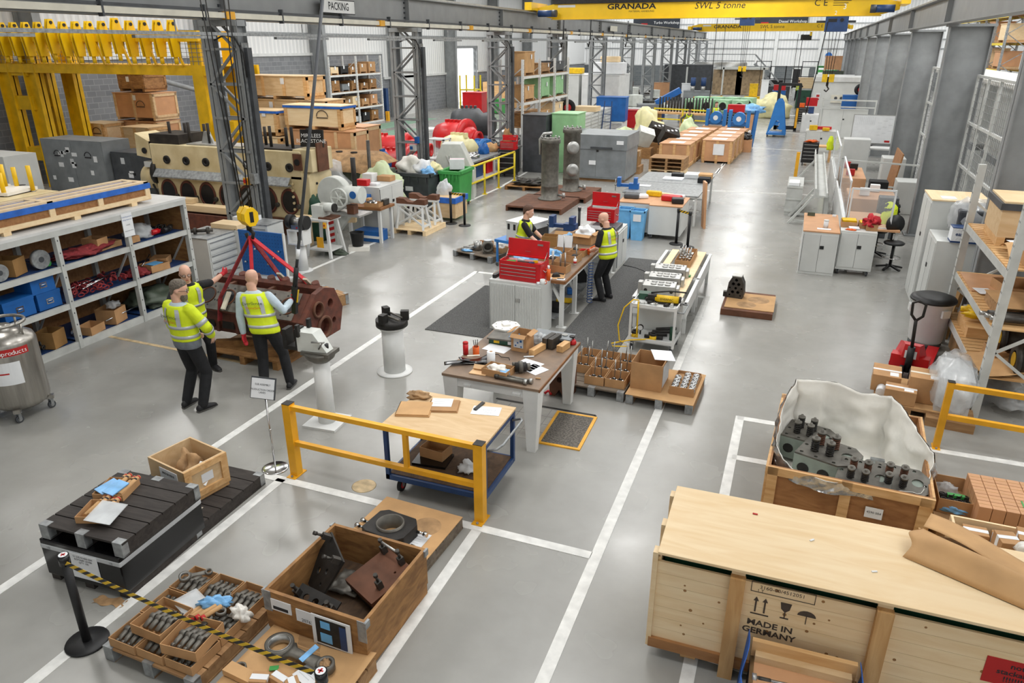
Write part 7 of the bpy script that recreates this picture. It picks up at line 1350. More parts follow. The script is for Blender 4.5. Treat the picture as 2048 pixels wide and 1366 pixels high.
b.p('striped_guard',r); B('machine_white').cyl((.15,-.1,1.35),(.75,-.1,1.35),.2,n=20).p('drive_motor',r); b=B('machine_white').ring((.28,-.38,1.3),.24,.2,.05,24,(PI/2,0,0)).cyl((.28,-.4,1.3),(.28,-.2,1.3),.04)
for k in range(6): b.bar((.28,-.38,1.3),(.28+.21*math.cos(k*PI/3),-.38,1.3+.21*math.sin(k*PI/3)),.03,.025)
b.p('hand_wheel',r); B('iron_dark').cyl((.5,0,1.5),(.5,0,2.2),.06,n=10).p('guide_post',r); B('blue').cyl((.62,-.31,1.38),(.62,-.3,1.38),.09,n=16).p('badge',r)
r=T('small_bench','white legged bench with wooden top piled with fittings by the band saw','bench',(-10.0,16.0,0)); B('bench_edge').bx(-.55,.5,-.35,.35,.84,.9).p('top',r)
for x in (-.45,.42):
    for y in (-.28,.28): B('white_paint').bx(x-.035,x+.035,y-.035,y+.035,0,.84).p('leg',r)
B('white_paint').bx(-.48,.45,-.3,-.26,.1,.16).bx(-.48,.45,.26,.3,.1,.16).p('stretcher',r)
tray('kraft tray of shiny fittings on the small bench by the saw',(-9.8,15.85,.902),.1,.4,.3,.1); 
for k in range(6): B('chrome' if k%2 else 'iron').cyl((0,0,0),(0,0,.12),.04,n=10).thing('pipe_fitting','shiny pipe fitting in the kraft tray by the band saw','fitting','fittings by the band saw',loc=(-9.92+.07*(k%4),15.78+.12*(k//4),.912))
for lab,p,d,mk in (('dark steel angle plate on the band saw table',(-9.85,14.95,.892),(.2,.2,.22),'rust_brown'),('blue plastic bin at the back of the small bench',(-10.4,16.25,.902),(.4,.3,.18),'blue'),('blue plastic crate on the floor under the small bench',(-10.0,15.95,.0),(.7,.45,.28),'blue'),('dark iron block at the right of the small bench',(-9.62,16.1,.902),(.1,.25,.15),'iron'),('orange brown cloth heap on the small bench',(-10.2,16.2,.902),(.2,.15,.12),'kraft')): slab(lab,p,d,mk,0,.01)
r=T('bucket','black bucket on a white crate by the band saw','bucket',(-9.78,14.95,.1)); B('black').lathe([(.13,0),(.17,.33),(.18,.34),(.16,.34),(.12,.02)],20,cap=False).cyl((0,0,0),(0,0,.01),.13).p('pail',r); B('white_film').bx(-.25,.25,-.15,.15,0,.1).thing('white_crate','low white plastic crate under the black bucket','crate',loc=(-9.75,14.95,0),rz=.5); bag('rope_heap','dark heap of cloth on the floor left of the bucket',(-10.05,14.45,0),(.25,.15,.08),'olive',70,'cloth')
cabinet('white two door cabinet behind the small bench carrying a red case',(-10.45,17.05,0),PI/2,1.25,.95,1.25,'cabinet_white',2)
for lab,p,d,mk in (('small red case on the white cabinet',(-10.55,16.6,1.25),(.34,.2,.16),'red'),('white appliance with black top on the white cabinet',(-10.7,17.2,1.25),(.3,.3,.22),'white_paint'),('kraft carton at the back of the white cabinet',(-10.35,17.45,1.25),(.4,.3,.14),'cardboard'),('white dish beside the red case on the cabinet',(-10.3,16.75,1.25),(.25,.2,.06),'paper')): slab(lab,p,d,mk,0,.012)
pallet('light pallet carrying two white trestles',(-9.35,17.35,0),0,1.0,1.2,.13,'pine_light')
for i,y in enumerate((17.0,17.7)):
    r=T('trestle',['near white braced trestle with a brown saddle on the light pallet','far white braced trestle with a brown saddle on the light pallet'][i],'trestle',(-9.35,y,.13)); b=B('white_paint')
    for x in (-.4,.4):
        for d in (-.2,.2): b.bar((x,d,0),(x*.85,d*.4,.62),.06,.06)
        b.bar((x,-.2,.1),(x,.2,.1),.05)
    for d in (-1,1): b.bar((-.4,d*.17,.1),(.36,d*.1,.55),.04).bar((.4,d*.17,.1),(-.36,d*.1,.55),.04)
    b.bx(-.4,.4,-.12,.12,.6,.65); b.p('stand',r); B('rust_brown').prism([(-.42,0),(.42,0),(.42,.14),(.2,.14),(.08,.06),(-.08,.06),(-.2,.14),(-.42,.14)],.2,(0,.1,.65),(PI/2,0,0)).p('saddle',r)
def wheelie(label,loc,rz,mk,w,d,h):
    r=T('waste_container',label,'bin',loc,rz); a=.86; B(mk).add([(-w/2*a,-d/2*a,.12),(w/2*a,-d/2*a,.12),(w/2*a,d/2*a,.12),(-w/2*a,d/2*a,.12),(-w/2,-d/2,h),(w/2,-d/2,h),(w/2,d/2,h),(-w/2,d/2,h)],[(3,2,1,0),(0,1,5,4),(1,2,6,5),(2,3,7,6),(3,0,4,7)]).p('tub',r)
    b=B(mk); t=.07
    b.bx(-w/2-.04,w/2+.04,-d/2-.04,-d/2+t,h-.06,h+.03).bx(-w/2-.04,w/2+.04,d/2-t,d/2+.04,h-.06,h+.03).bx(-w/2-.04,-w/2+t,-d/2,d/2,h-.06,h+.03).bx(w/2-t,w/2+.04,-d/2,d/2,h-.06,h+.03)
    for k in range(5): b.bx(-w/2+.1+k*(w-.2)/4,-w/2+.13+k*(w-.2)/4,-d/2-.03,-d/2,h*.78,h-.05)
    b.p('rim',r)
    for x in (-1,1):
        for y in (-1,1): castor(r,(x*w*.36,y*d*.36,0),.055,h=.13)
    return r
g=wheelie('grey four wheeled waste container full of white bags',(-10.75,20.0,0),.0,'dark_grey',1.3,1.15,1.1); B('paper').bx(-.15,.1,-.545,-.535,.6,.9).p('notice',g); wheelie('green waste container beside the grey one',(-9.75,20.6,0),.05,'green',.66,1.1,1.12)
bag('bubble_wrap','heap of white bubble wrap in the grey waste container',(-11.0,20.0,1.0),(.45,.4,.35),'white_film',72,'wrap'); bag('plastic_bag','white and blue plastic bag in the grey waste container',(-10.55,19.9,1.05),(.3,.3,.25),'paper',73); bag('plastic_bag','bright blue plastic at the right of the grey waste container',(-10.3,19.8,1.05),(.2,.25,.15),'blue_film',74); bag('plastic_bag','yellowish plastic waste at the back of the grey waste container',(-10.4,20.35,1.08),(.3,.2,.16),'yellow_film',75)
cz=carton('white and red printed carton lying on the green waste container',(-9.85,20.9,1.1),.4,.45,.35,.3,'paper',tk='ink_red',lab=False); r=T('white_enclosure','large tilted white machine cover behind the waste containers','cover',(-10.35,21.9,0),0,rot=(0,-.0,.3)); B('machine_white').prism([(-.6,0),(.6,0),(.6,.9),(.2,1.75),(-.4,1.75),(-.6,1.3)],.7,(0,.35,0),(PI/2,0,0)).obj('shell',None,r,bev=.02); B('alu').cyl((.0,-.37,.7),(-.25,-.37,1.4),.02).cyl((.1,-.37,.7),(-.15,-.37,1.4),.02).p('grab_bar',r)
tray('wooden box lined with blue film beside the green waste container',(-9.2,18.95,.1),.0,.72,.8,.55,'ply',name='wooden_bin',th=.03); B('tarp_blue').bx(-.39,.39,-.43,.43,.42,.57).m('ply').bx(-.34,.34,-.38,.38,.3,.575).thing('film_lining','blue film folded over the rim of the wooden box','film',loc=(-9.2,18.95,.1)); bag('paper_sack','pale paper sack standing in the blue edged wooden box',(-9.4,19.0,.6),(.2,.15,.3),'paper_grey',77)
stanchion('left black stanchion of the pair near the yellow rail',(-8.88,18.35,0),.9,False); stanchion('right black stanchion of the pair near the yellow rail',(-8.42,18.25,0),.9,False); belt('short yellow and black belt between the two stanchions by the yellow rail',(-8.88,18.35,.85),(-8.42,18.25,.85),.0,.06,10)
# papered engine, wrap, red machines
r=T('papered_engine','green engine block under brown paper with holes','engine',(-12.55,18.7,0)); B('olive').bx(-1.4,1.45,-.6,.6,.5,1.3).bx(-1.3,1.3,-.5,.5,0,.5).obj('block',None,r,bev=.02)
def pp(u,v): x=-1.75+3.3*u; return (x,-.75+1.35*v,1.75-.55*max(0,(.35-v)/.35)*.8+.03*noise.noise(Vector((u*9,v*5,0)))-.25*max(0,u-.85)/.15)
o=B('crumple').grid(pp,30,12).p('paper_cover',r); o.modifiers.new('t','SOLIDIFY').thickness=.006
for k in range(4): B('soot').cyl((-1.0+.5*k,-.1,1.75),(-1.0+.5*k,-.1,1.79),.1,n=8).p('torn_hole',r); B('iron_dark').cyl((.5+.3*k,-.6,1.0),(.5+.3*k,-.64,1.0),.1,n=14).p('port',r)
bag('plastic_wrap','large sheet of clear plastic wrapped over the end of the papered engine',(-12.6,17.7,.0),(.9,.5,1.15),'film',80,'wrap',.2,rz=.2); bag('plastic_wrap','crumpled white plastic bag behind the band saw',(-11.9,16.6,.2),(.5,.4,.8),'film',81,'wrap'); bag('plastic_sheet','greenish plastic sheet heaped behind the white cabinet',(-11.0,18.2,.3),(.7,.5,.8),'green_film',82,'sheet'); B('iron').cyl((0,0,0),(0,0,2.2),.05,n=8).thing('steel_post','thin upright steel post before the papered engine','post',loc=(-11.25,18.1,0)); bag('green_sheet','dark green sheet hanging behind the timber rail',(-11.3,15.6,0),(.4,.3,.7),'dark_green',83,'sheet')
B('cabinet_white').bx(-.5,.5,-.4,.4,0,1.6).thing('white_box','white square cover behind the name plate of the cream engine','cover',loc=(-13.9,17.0,0))
def pump(label,loc,rz,mk,L,rr,fl=True,z=.9):
    r=T('turbocharger',label,'machine',loc,rz); B(mk).lathe([(.001,-L/2),(rr*.8,-L/2),(rr,-L*.3),(rr,L*.1),(rr*.7,L*.2),(rr*.75,L*.35),(rr*.4,L/2),(.001,L/2)],24,(0,0,z),(0,PI/2,0)).p('casing',r)
    if fl: B(mk).ring((L*.22,0,z),rr*1.25,rr*.5,.12,24,(0,PI/2,0)).ring((L*.5,0,z),rr*.5,rr*.35,.2,18,(0,PI/2,0)).p('flange',r)
    B(mk).bx(-L*.3,L*.2,-rr*.5,rr*.5,z-rr*1.3,z-rr*.5).p('foot',r); B('iron_dark').bx(-L*.35,L*.3,-rr*.7,rr*.7,0,z-rr*1.25).p('stand',r)
    for k in range(4): B(mk).bx(-L*.3+.2*k,-L*.3+.1+.2*k,-.1,.1,z+rr*.8,z+rr*1.15).p('lug',r)
    return r
pump('bright red turbocharger with a round flange beyond the yellow rail',(-13.3,28.4,0),-.15,'pump_red',1.9,.62,z=1.1); pump('long dark red machine behind column two',(-14.7,25.4,0),.1,'pump_red',3.0,.5,z=.95); pump('red pump behind the grey waste container',(-13.0,22.8,0),.2,'pump_red',1.9,.5,z=.8); pump('pale yellow green cylinder between the red machines',(-12.3,26.5,0),-.2,'machine_green' if 0 else 'yellow_film',1.4,.5,False,z=.95); pump('blue drum in front of the bright red turbocharger',(-12.0,27.8,0),-.3,'frame_blue',.9,.36,z=.75)
r=T('blue_reel','round bright blue fan casing at column two','fan',(-12.95,21.55,.0)); B('blue').cyl((0,0,1.05),(0,-.3,1.05),.42,n=26).ring((0,-.32,1.05),.42,.28,.06,26,(PI/2,0,0)).bx(-.4,.2,-.28,0,.6,1.5).p('casing',r); B('black').cyl((0,-.3,1.05),(0,-.35,1.05),.22,n=20).p('hub',r); B('iron_dark').bx(-.3,.3,-.3,0,0,.62).p('stand',r)
crate('red steel box on a blue stand behind column two',(-15.6,35.4,1.5),.1,1.0,.9,.95,'red',simple=True,feet=0,name='red_cabinet',cat='cabinet'); B('navy').bx(-.5,.5,-.45,.45,0,1.5).thing('blue_stand','dark blue frame stand under the red steel box','stand',loc=(-15.6,35.4,0),rz=.1)
B('white_paint').bx(-2.2,2.2,-.5,.5,.85,.92).bx(-2.1,-2.0,-.4,.4,0,.85).bx(2.0,2.1,-.4,.4,0,.85).bx(-.05,.05,-.4,.4,0,.85).thing('white_table','long white table beyond the red machines','table',loc=(-15.2,33.0,0),rz=.05)
pump('dark grey weathered machine body at column three',(-14.1,31.9,0),.2,'dark_grey',2.0,.7,False,z=1.3)
# ================================================================ right: pallet racking near the camera
rk=racking('pallet_racking','pale steel pallet racking with timber decks at the right edge',(2.66,13.3,0),-PI/2,1,2.9,1.05,2.95,(.55,1.24,2.03),deck='pine_y')
def rp(y,l,dx=.5): return (2.66+dx,y,(.57,1.26,2.05)[l])
c=open_crate('ply crate with dark film under its lid on the top rack level',rp(12.25,2,.5),-.03,.85,1.0,.58,'ply','pine',feet=.12,rim=False); B('dark_grey').bx(-.46,.46,-.53,.53,.5,.59).p('dark_film',c); B('pine_light').bx(-.42,.42,-.5,.5,.59,.615).p('lid',c)
tray('open kraft carton on the top rack level near the post',rp(10.75,2,.45),.1,.5,.5,.2,name='carton'); B('kraft').grid(lambda u,v:(-.22+.44*u,-.3+.6*v,.03+.1*math.sin(PI*v)+.03*math.sin(9*u)),10,10).thing('kraft_wrap','crumpled kraft paper with a white sheet on the top rack level','paper',loc=rp(11.3,2,.3)); sheet('white sheet lying over the kraft paper on the top rack level',(2.95,11.4,2.2),.3,.3,.22,0)
carton('kraft carton on the top rack level at the right end of the rack',rp(11.0,2,.8),0,.4,.4,.35); tray('kraft tray of small parts on the middle rack level',rp(12.2,1,.6),.2,.5,.6,.16); B('board_tan').bx(-.3,.3,-.5,.5,0,.02).thing('ply_sheet','tan board at the far end of the middle rack level','board',loc=rp(12.6,1,.3)); sheet('white sheet at the front edge of the middle rack level',(2.82,12.1,1.285),.2,.22,.3,3)
pallet('small pallet under a kraft sheet on the middle rack level',rp(11.35,1,.5),0,.8,.8,.14); B('kraft').bx(-.4,.4,-.42,.42,0,.008).thing('kraft_sheet','kraft sheet covering the small pallet on the middle rack level','sheet',loc=(3.16,11.35,1.405),rz=.06)
for k in range(3): B('iron').cyl((-.3,0,.05),(.3,0,.05),.05,n=12).m('steel').cyl((-.4,0,.05),(-.3,0,.05),.03,n=10).thing('injector_body','long steel injector lying on the middle rack level','injector','injectors on the middle rack level',loc=(2.95+.04*k,10.95-.12*k,1.262+.01*k),rz=.1)
B('dark_green').bx(-.3,.3,-.3,.3,0,.22).thing('green_tarp','dark green bundle on the middle rack level','bundle',loc=rp(10.85,1,.75),bev=.05)
for k in range(2): B('plug_yellow').blob((0,0,.09),(.32,.1,.09),12,.2,4,90+k).thing('yellow_net',['upper yellow mesh sleeve on the lower rack level','lower yellow mesh sleeve on the lower rack level'][k],'net',loc=(3.0,12.6-.26*k,.75),rz=.1)
B('film').blob((0,0,.1),(.3,.14,.1),12,.3,4,93).thing('bubble_wrap','clear bubble wrap behind the yellow mesh sleeves','wrap',loc=(3.05,12.95,.6)); B('pine').bx(-.35,.35,-.4,.4,0,.16).thing('flat_box','flat pine box under the yellow mesh sleeves','box',loc=rp(12.4,0,.4))
tray('kraft tray with white paper on the lower rack level',rp(11.3,0,.4),.2,.4,.4,.15); B('kraft').grid(lambda u,v:(-.3+.6*u,-.4+.8*v,.02+.08*u*u),8,8).thing('kraft_sheet','curling kraft sheet at the front of the lower rack level','sheet',loc=(2.86,10.9,.58),rz=.3)
for k,(y,lab) in enumerate(((10.75,'dark pipe fitting with yellow tape on the lower rack level'),(11.6,'grey flanged pipe fitting at the back of the lower rack level'))): B('iron').cyl((-.2,0,.2),(.2,0,.2),.18,n=18).ring((-.2,0,.2),.22,.12,.05,20,(0,PI/2,0)).m('plug_yellow').cyl((-.23,0,.2),(-.225,0,.2),.1,n=16).thing('pipe_fitting',lab,'fitting',loc=rp(y,0,.6))
bag('wrapped_load','clear film wrapped load under the lowest rack level',(3.1,11.6,.0),(.4,.9,.3),'film',95,'load'); carton('brown carton on the floor under the rack far end',(3.0,12.9,0),0,.5,.5,.4); B('cardboard_dark').bx(-.03,.03,-.3,.3,0,.9).thing('leaning_board','brown boards leaning behind the rack far post','board',loc=(2.75,13.75,0),rot=(0,.1,0))
# white cabinets and lockers
cabinet('tall white steel cabinet with a wooden top by the right columns',(2.88,15.85,0),-PI/2,1.05,.95,2.0,'cabinet_white',2,topk='pine_light'); cabinet('lower white steel cabinet in front of the tall one',(2.86,14.72,0),-PI/2,.95,.85,1.5,'cabinet_white',2)
r=T('wrapped_machine','grey machine hood under clear plastic on the lower white cabinet','machine',(2.98,14.85,1.5)); B('dark_grey').bx(-.25,.3,-.3,.3,.05,.5).obj('hood',None,r,bev=.04); B('film').blob((0,.05,.3),(.36,.4,.36),12,.1,3,4).p('plastic_cover',r)
r=T('wipes_box','white and navy striped box reading easi wipe on the white cabinet','box',(2.85,14.35,1.5)); B('paper').bx(-.22,.22,-.14,.14,.03,.26).p('carton_body',r); B('navy').bx(-.222,.222,-.142,.142,0,.03).bx(-.222,.222,-.142,.142,.25,.262).p('band',r); text('easi wipe',.09,'navy',r,(.0,-.144,.15),(PI/2,0,0),bold=.002)
b=B('paper_grey')
for k in range(9): b.bar((-.2+.05*k,-.1415,.05),(-.17+.05*k,-.1415,.1),.008,.001).bar((-.2+.05*k,-.1415,.2),(-.17+.05*k,-.1415,.24),.008,.001)
b.p('stripe',r); sheet('white paper on the wooden top of the tall cabinet',(2.7,15.6,2.027),0,.25,.3,0)
cabinet('white two door cabinet with a tan top, nearest the aisle',(.67,17.68,0),0,.72,1.9,.93,'cabinet_white',2,topk='board_tan'); cabinet('white two door cabinet on castors topped with kraft trays',(1.42,17.3,0),-.02,.72,.75,.97,'cabinet_white',2,wheels=True)
r=T('tub','small white tub on the tan topped cabinet','tub',(.75,17.15,.957)); B('paper').cyl((0,0,0),(0,0,.15),.05,n=16).p('body',r); B('white_paint').cyl((0,0,.15),(0,0,.17),.054,n=16).p('lid',r)
sheet('white sheet beside the tub on the tan topped cabinet',(.72,17.0,.957),0,.28,.14,2); B('olive').bx(-.08,.08,-.05,.05,0,.08).thing('stapler_box','small dark box at the back of the tan topped cabinet','box',loc=(.45,18.35,.957)); B('paper').bx(-.04,.04,-.03,.03,0,.04).thing('small_white_box','tiny white box at the back right of the tan topped cabinet','box',loc=(.95,18.4,.957))
for lab,p,w,d,h in (('left kraft tray with yellow packets on the castor cabinet',(1.22,17.45,.972),.32,.4,.12),('middle kraft tray with yellow packets on the castor cabinet',(1.5,17.4,.972),.18,.3,.12),('right kraft carton with red gloves on the castor cabinet',(1.66,17.2,.972),.22,.24,.14)): tray(lab,p,0,w,d,h)
for lab,p,d,mk in (('yellow packet in the left tray on the castor cabinet',(1.22,17.5,1.05),(.28,.2,.06),'plug_yellow'),('yellow packet in the middle tray on the castor cabinet',(1.5,17.42,1.05),(.14,.2,.05),'plug_yellow'),('white sheet leaning before the trays on the castor cabinet',(1.32,17.15,.99),(.2,.15,.02),'paper')): B(mk).box((0,0,d[2]/2),d,(.1,0,.1)).thing('packet',lab,'packet',loc=p)
rag('red rubber gloves heaped in the right carton on the castor cabinet',(1.66,17.2,1.06),(.14,.13,.12),'glove_red',100,'gloves','gloves',.7,3); rag('orange glove lying at the front of the castor cabinet',(1.25,17.02,.972),(.1,.05,.02),'orange',101,'glove','glove')
r=T('desk','tan topped white desk behind the acrylic screen','desk',(1.75,18.7,0)); B('board_tan').bx(-.45,.55,-.9,1.0,.82,.86).p('top',r)
for x in (-.4,.5):
    for y in (-.8,.9): B('white_paint').bx(x-.03,x+.03,y-.03,y+.03,0,.82).p('leg',r)
def screen(lab,p,w,h,rz,z0):
    r=T('acrylic_screen',lab,'screen',p,rz); B('acrylic').bx(-w/2,w/2,-.003,.003,z0,z0+h).p('pane',r); B('acrylic_frame').bx(-w/2-.02,w/2+.02,-.02,.02,z0+h,z0+h+.04).bx(-w/2-.025,-w/2+.015,-.015,.015,z0,z0+h).bx(w/2-.015,w/2+.025,-.015,.015,z0,z0+h).bx(-w/2,w/2,-.02,.02,z0-.03,z0).p('frame',r)
screen('clear acrylic screen facing the camera above the trays',(1.65,17.9,0),.86,.8,0,.89); screen('long clear acrylic screen along the aisle side of the desks',(1.2,20.6,0),4.2,.85,PI/2,.9); screen('second clear acrylic screen running deeper along the desks',(1.15,27.0,0),4.5,.9,PI/2,.9)
B('white_paint').bx(-.02,.02,-3.1,3.1,0,.9).thing('low_partition','low white panel under the nearer long acrylic screen','panel',loc=(1.16,21.0,0)); B('white_paint').bx(-.02,.02,-2.5,2.5,0,.9).thing('low_partition','low white panel under the deeper acrylic screen','panel',loc=(1.12,27.0,0))
def stool(lab,p,back=True):
    r=T('workshop_stool',lab,'stool',p,.4); B('black').lathe([(.001,.58),(.2,.58),(.22,.61),(.18,.64),(.001,.64)],22).p('seat',r); B('black').cyl((0,0,.08),(0,0,.58),.03,n=10).p('column',r); B('chrome').ring((0,0,.28),.19,.17,.02,22).p('foot_ring',r); b=B('black')
    for k in range(5): b.bar((0,0,.1),(.28*math.cos(k*1.257),.28*math.sin(k*1.257),.04),.05,.035)
    b.p('base',r)
    if back: B('black').lathe([(.001,-.03),(.2,-.02),(.21,.02),(.001,.04)],20,(.05,.2,.98),(PI/2-.1,0,0)).cyl((.0,.15,.62),(.04,.21,.95),.02).p('backrest',r)
stool('black draughtsman stool with backrest beside the tall white cabinet',(2.22,17.75,0)); stool('black stool half hidden behind the castor cabinet',(1.98,18.9,0),False)
rag('hi-vis vest with black jacket hung over a chair behind the desk',(2.1,18.6,.75),(.16,.2,.34),'hivis',103,'hung_vest','vest',.3); rag('black jacket on top of the hung hi-vis vest',(2.1,18.7,1.05),(.22,.2,.18),'black_cloth',104,'jacket','jacket',.4)
# long beam, shelf, desks deeper
r=T('beam_stand','long grey steel channel lying on A shaped trestle frames by the aisle','beam',(.7,26,0)); B('rack_paint').bx(-.17,.17,-4.5,4.2,.83,.87).bx(-.17,-.13,-4.5,4.2,.87,1.05).bx(.13,.17,-4.5,4.2,.87,.95).p('channel',r)
for y in (-4.2,-3.2,2.8):
    b=B('rack_paint')
    b.bar((-.75,y,0),(-.15,y,.83),.1,.06).bar((.2,y,0),(.17,y,.83),.1,.06).bar((-.6,y,.08),(.2,y,.08),.06,.06); b.p('trestle',r)
r=T('shelf_unit','low pale shelf trolley left of the long steel channel','shelf',(.02,23.8,0)); 
for z in (.1,.45,.8): B('rack_paint').bx(-.22,.22,-.9,.9,z,z+.05).p('shelf',r)
for y in (-.85,.85): B('rack_paint').bx(-.22,.22,y-.03,y+.03,0,.85).p('end_frame',r)
B('paper').bx(-.18,.1,-.3,.3,0,.08).thing('paper_stack','stack of white paper on the low shelf trolley','paper',loc=(.02,23.3,.852))
for lab,p,d,mk in (('white desk with papers behind the first acrylic screen',(2.0,22.4,0),(1.2,1.6,.85),'board_tan'),('grey filing cabinet by the right columns',(3.0,28.2,0),(.7,.8,1.15),'cabinet_white'),('second grey filing cabinet beside the mesh cage',(3.1,24.6,0),(.6,.8,.95),'cabinet_white'),('white cabinet behind the deeper acrylic screen',(1.9,30.2,0),(.9,.7,1.5),'cabinet_white'),('desk block behind the deeper acrylic screen',(1.7,26.6,0),(.7,2.4,.8),'board_tan'),('black office chair behind the acrylic screens',(2.3,24.2,.0),(.5,.5,.95),'black_cloth'),('dark coat on a chair behind the first screen',(2.3,21.0,.0),(.45,.4,1.05),'dark_grey')): slab(lab,p,d,mk,0,.02)
for k,(p,mk) in enumerate((((1.6,25.9,.82),'ink_red'),((1.75,27.2,.82),'black'),((1.55,27.6,.82),'ink_red'),((1.8,22.1,.87),'paper'),((2.1,22.8,.87),'paper'))): slab(['dark red tin on the desks behind the screens','black organiser on the desks behind the screens','second dark red tin on the desks behind the screens','white papers at the near end of the desk','white papers at the far end of the desk'][k],p,(.24,.2,.18),mk)
B('ply_brown').bx(-.02,.02,-.9,.9,0,1.6).thing('leaning_board','brown board leaning against the mesh cage','board',loc=(2.75,26.2,0),rot=(0,.12,0)); guard('thin white rail running across to the mesh cage',(1.3,25.6,0),(4.2,25.0,0),1.35,.05,'rack_paint',mz=.6,feet=False,w2=.06)
# mesh cages between columns, and stores behind them
for i,(y0,y1) in enumerate(((14.9,21.3),(22.0,29.0),(29.9,36.9))):
    r=T('mesh_cage',['nearest wire mesh cage wall behind the white cabinets','middle wire mesh cage wall between two grey columns','farther wire mesh cage wall beyond the whiteboard'][i],'cage',(3.75,0,0)); n=5
    for k in range(n+1): y=y0+(y1-y0)*k/n; B('rack_paint').bx(-.03,.03,y-.03,y+.03,0,4.0).p('post',r)
    for z in (.05,1.9,2.9,3.97): B('rack_paint').bx(-.025,.025,y0,y1,z-.03,z+.03).p('rail',r)
    m=B('mesh_wire'); nn=int((y1-y0)/.16)
    for k in range(nn): y=y0+.16*k; m.bx(-.004,.004,y-.004,y+.004,.05,3.97)
    for k in range(26): m.bx(-.004,.004,y0,y1,.1+.15*k,.107+.15*k)
    o=m.p('wire_mesh',r); o['kind']='stuff'
for k in range(6): B('cabinet_white').bx(-.5,.5,-.9,.9,.2,1.9).bx(-.5,.5,-.9,.9,2.1,3.7).m('cabinet_grey').bx(-.52,-.45,-.95,.95,1.9,2.1).bx(-.52,-.45,-.95,.95,0,.2).thing('store_shelving','pale store shelving seen through the wire mesh cage','shelving','store shelving behind the mesh',loc=(5.0,15.4+3.3*k,0))
B('white_film').bx(-.9,.9,-10.5,10.5,0,.1).thing('cage_roof_items','white boards laid on top of the store shelving','board',loc=(5.2,25,3.72))
hr=racking('high_racking','tall pallet racking with yellow beams beyond the right columns',(8.4,57,0),-PI/2,5,2.7,1.1,7.2,(2.2,3.55,4.75,6.0),'galv','rail_yellow','pallet_wood'); q=random.Random(9)
for lv,z in enumerate((2.23,3.58,4.78,6.03)):
    for k in range(5): crate('%s crate on the %s level of the tall right racking, %s from the near end'%(('pine','tan')[(lv+k)%2],('lowest','second','third','top')[lv],('first','second','third','fourth','fifth')[k]),(8.95,44.9+2.65*k+.3*q.random(),z),-PI/2,1.2+.5*q.random(),.9,.75+.25*q.random(),('pine_light','board_tan')[(lv+k)%2],simple=True,film='tarp_blue' if (lv+2*k)%5==0 else None)
# whiteboard zone and the far right
r=T('whiteboard','large whiteboard with a printed chart and handwritten notes','whiteboard',(2.85,34.6,0)); B('alu').bx(-.95,.95,-.02,.02,.85,2.0).bx(-.95,-.9,-.02,.02,0,.85).bx(.9,.95,-.02,.02,0,.85).p('frame',r); B('paper').bx(-.92,.92,-.03,-.02,.88,1.97).p('board',r); b=B('paper_grey')
for k in range(9): b.bx(-.9,-.1,-.032,-.03,1.6+.04*k,1.605+.04*k).bx(.0+.2*(k%3),.15+.2*(k%3),-.032,-.03,1.2+.08*k,1.215+.08*k)
for k in range(12): b.bx(-.9+.07*k,-.893+.07*k,-.032,-.03,1.6,1.93)
b.m('ink_red').bx(.35,.55,-.033,-.03,.92,1.0).bx(.62,.7,-.033,-.03,.92,1.02); b.p('chart',r)
B('black').lathe([(.001,1.0),(.35,1.0),(.35,1.03),(.001,1.03)],22).cyl((0,0,0),(0,0,1.0),.04).cyl((0,0,0),(0,0,.02),.25,n=20).thing('bar_table','round dark bar table before the whiteboard','table',loc=(2.3,32.6,0)); B('white_paint').bx(-.9,.9,-.4,.4,.8,.86).bx(-.9,-.84,-.4,.4,0,.8).bx(.84,.9,-.4,.4,0,.8).thing('white_table','white table below the whiteboard','table',loc=(3.0,33.3,0))
cabinet('black tool cabinet on castors with orange gloves on top',(.4,33.6,0),0,.62,.6,.92,'black',0,5,wheels=True); rag('orange gloves heaped on the black tool cabinet',(.4,33.5,.93),(.22,.15,.06),'orange',110,'gloves','gloves',.6); B('safety_yellow').bx(-.06,.06,-.06,.06,0,.98).thing('guard_post','amber post at the aisle edge before the black tool cabinet','post',loc=(-.03,29.7,0),rot=(-.0,.0,0)); B('pine').bx(-.5,.5,-.3,.3,.6,.66).bx(-.5,-.42,-.3,.3,0,.6).bx(.42,.5,-.3,.3,0,.6).thing('pine_bench','small pine bench behind the black tool cabinet','bench',loc=(.75,34.9,0))
for lab,p,d,mk in (('red tool tray on the white bench by the aisle',(.9,38.6,.98),(.7,.25,.12),'red'),('yellow box on the white bench by the aisle',(.45,38.2,.98),(.35,.3,.2),'plug_yellow'),('second yellow case on the white bench by the aisle',(1.0,38.0,.98),(.3,.3,.12),'plug_yellow'),('blue tin on the far white bench',(.3,47.5,1.0),(.3,.3,.35),'navy')): slab(lab,p,d,mk)
for lab,x,y,w,d,h,mk in (('white work bench by the aisle beyond the black cabinet',.8,38.4,1.3,1.0,.95,'cabinet_white'),('white bench with shelf farther along the aisle',.3,47.3,.9,1.4,.98,'white_paint'),('pale partition base before the large white booth',1.9,44.5,2.4,.08,1.5,'cabinet_white')): cabinet(lab,(x,y,0),0,w,d,h,mk,2)
rag('hi-vis vest hanging on the partition end near the whiteboard',(1.05,31.0,.95),(.11,.13,.3),'hivis',111,'hung_vest','vest',.3); guard('thin grey rail frame over the partition base',(.8,44.4,0),(3.4,44.2,0),2.0,.07,'rack_paint',mz=1.6,feet=False,w2=.07)
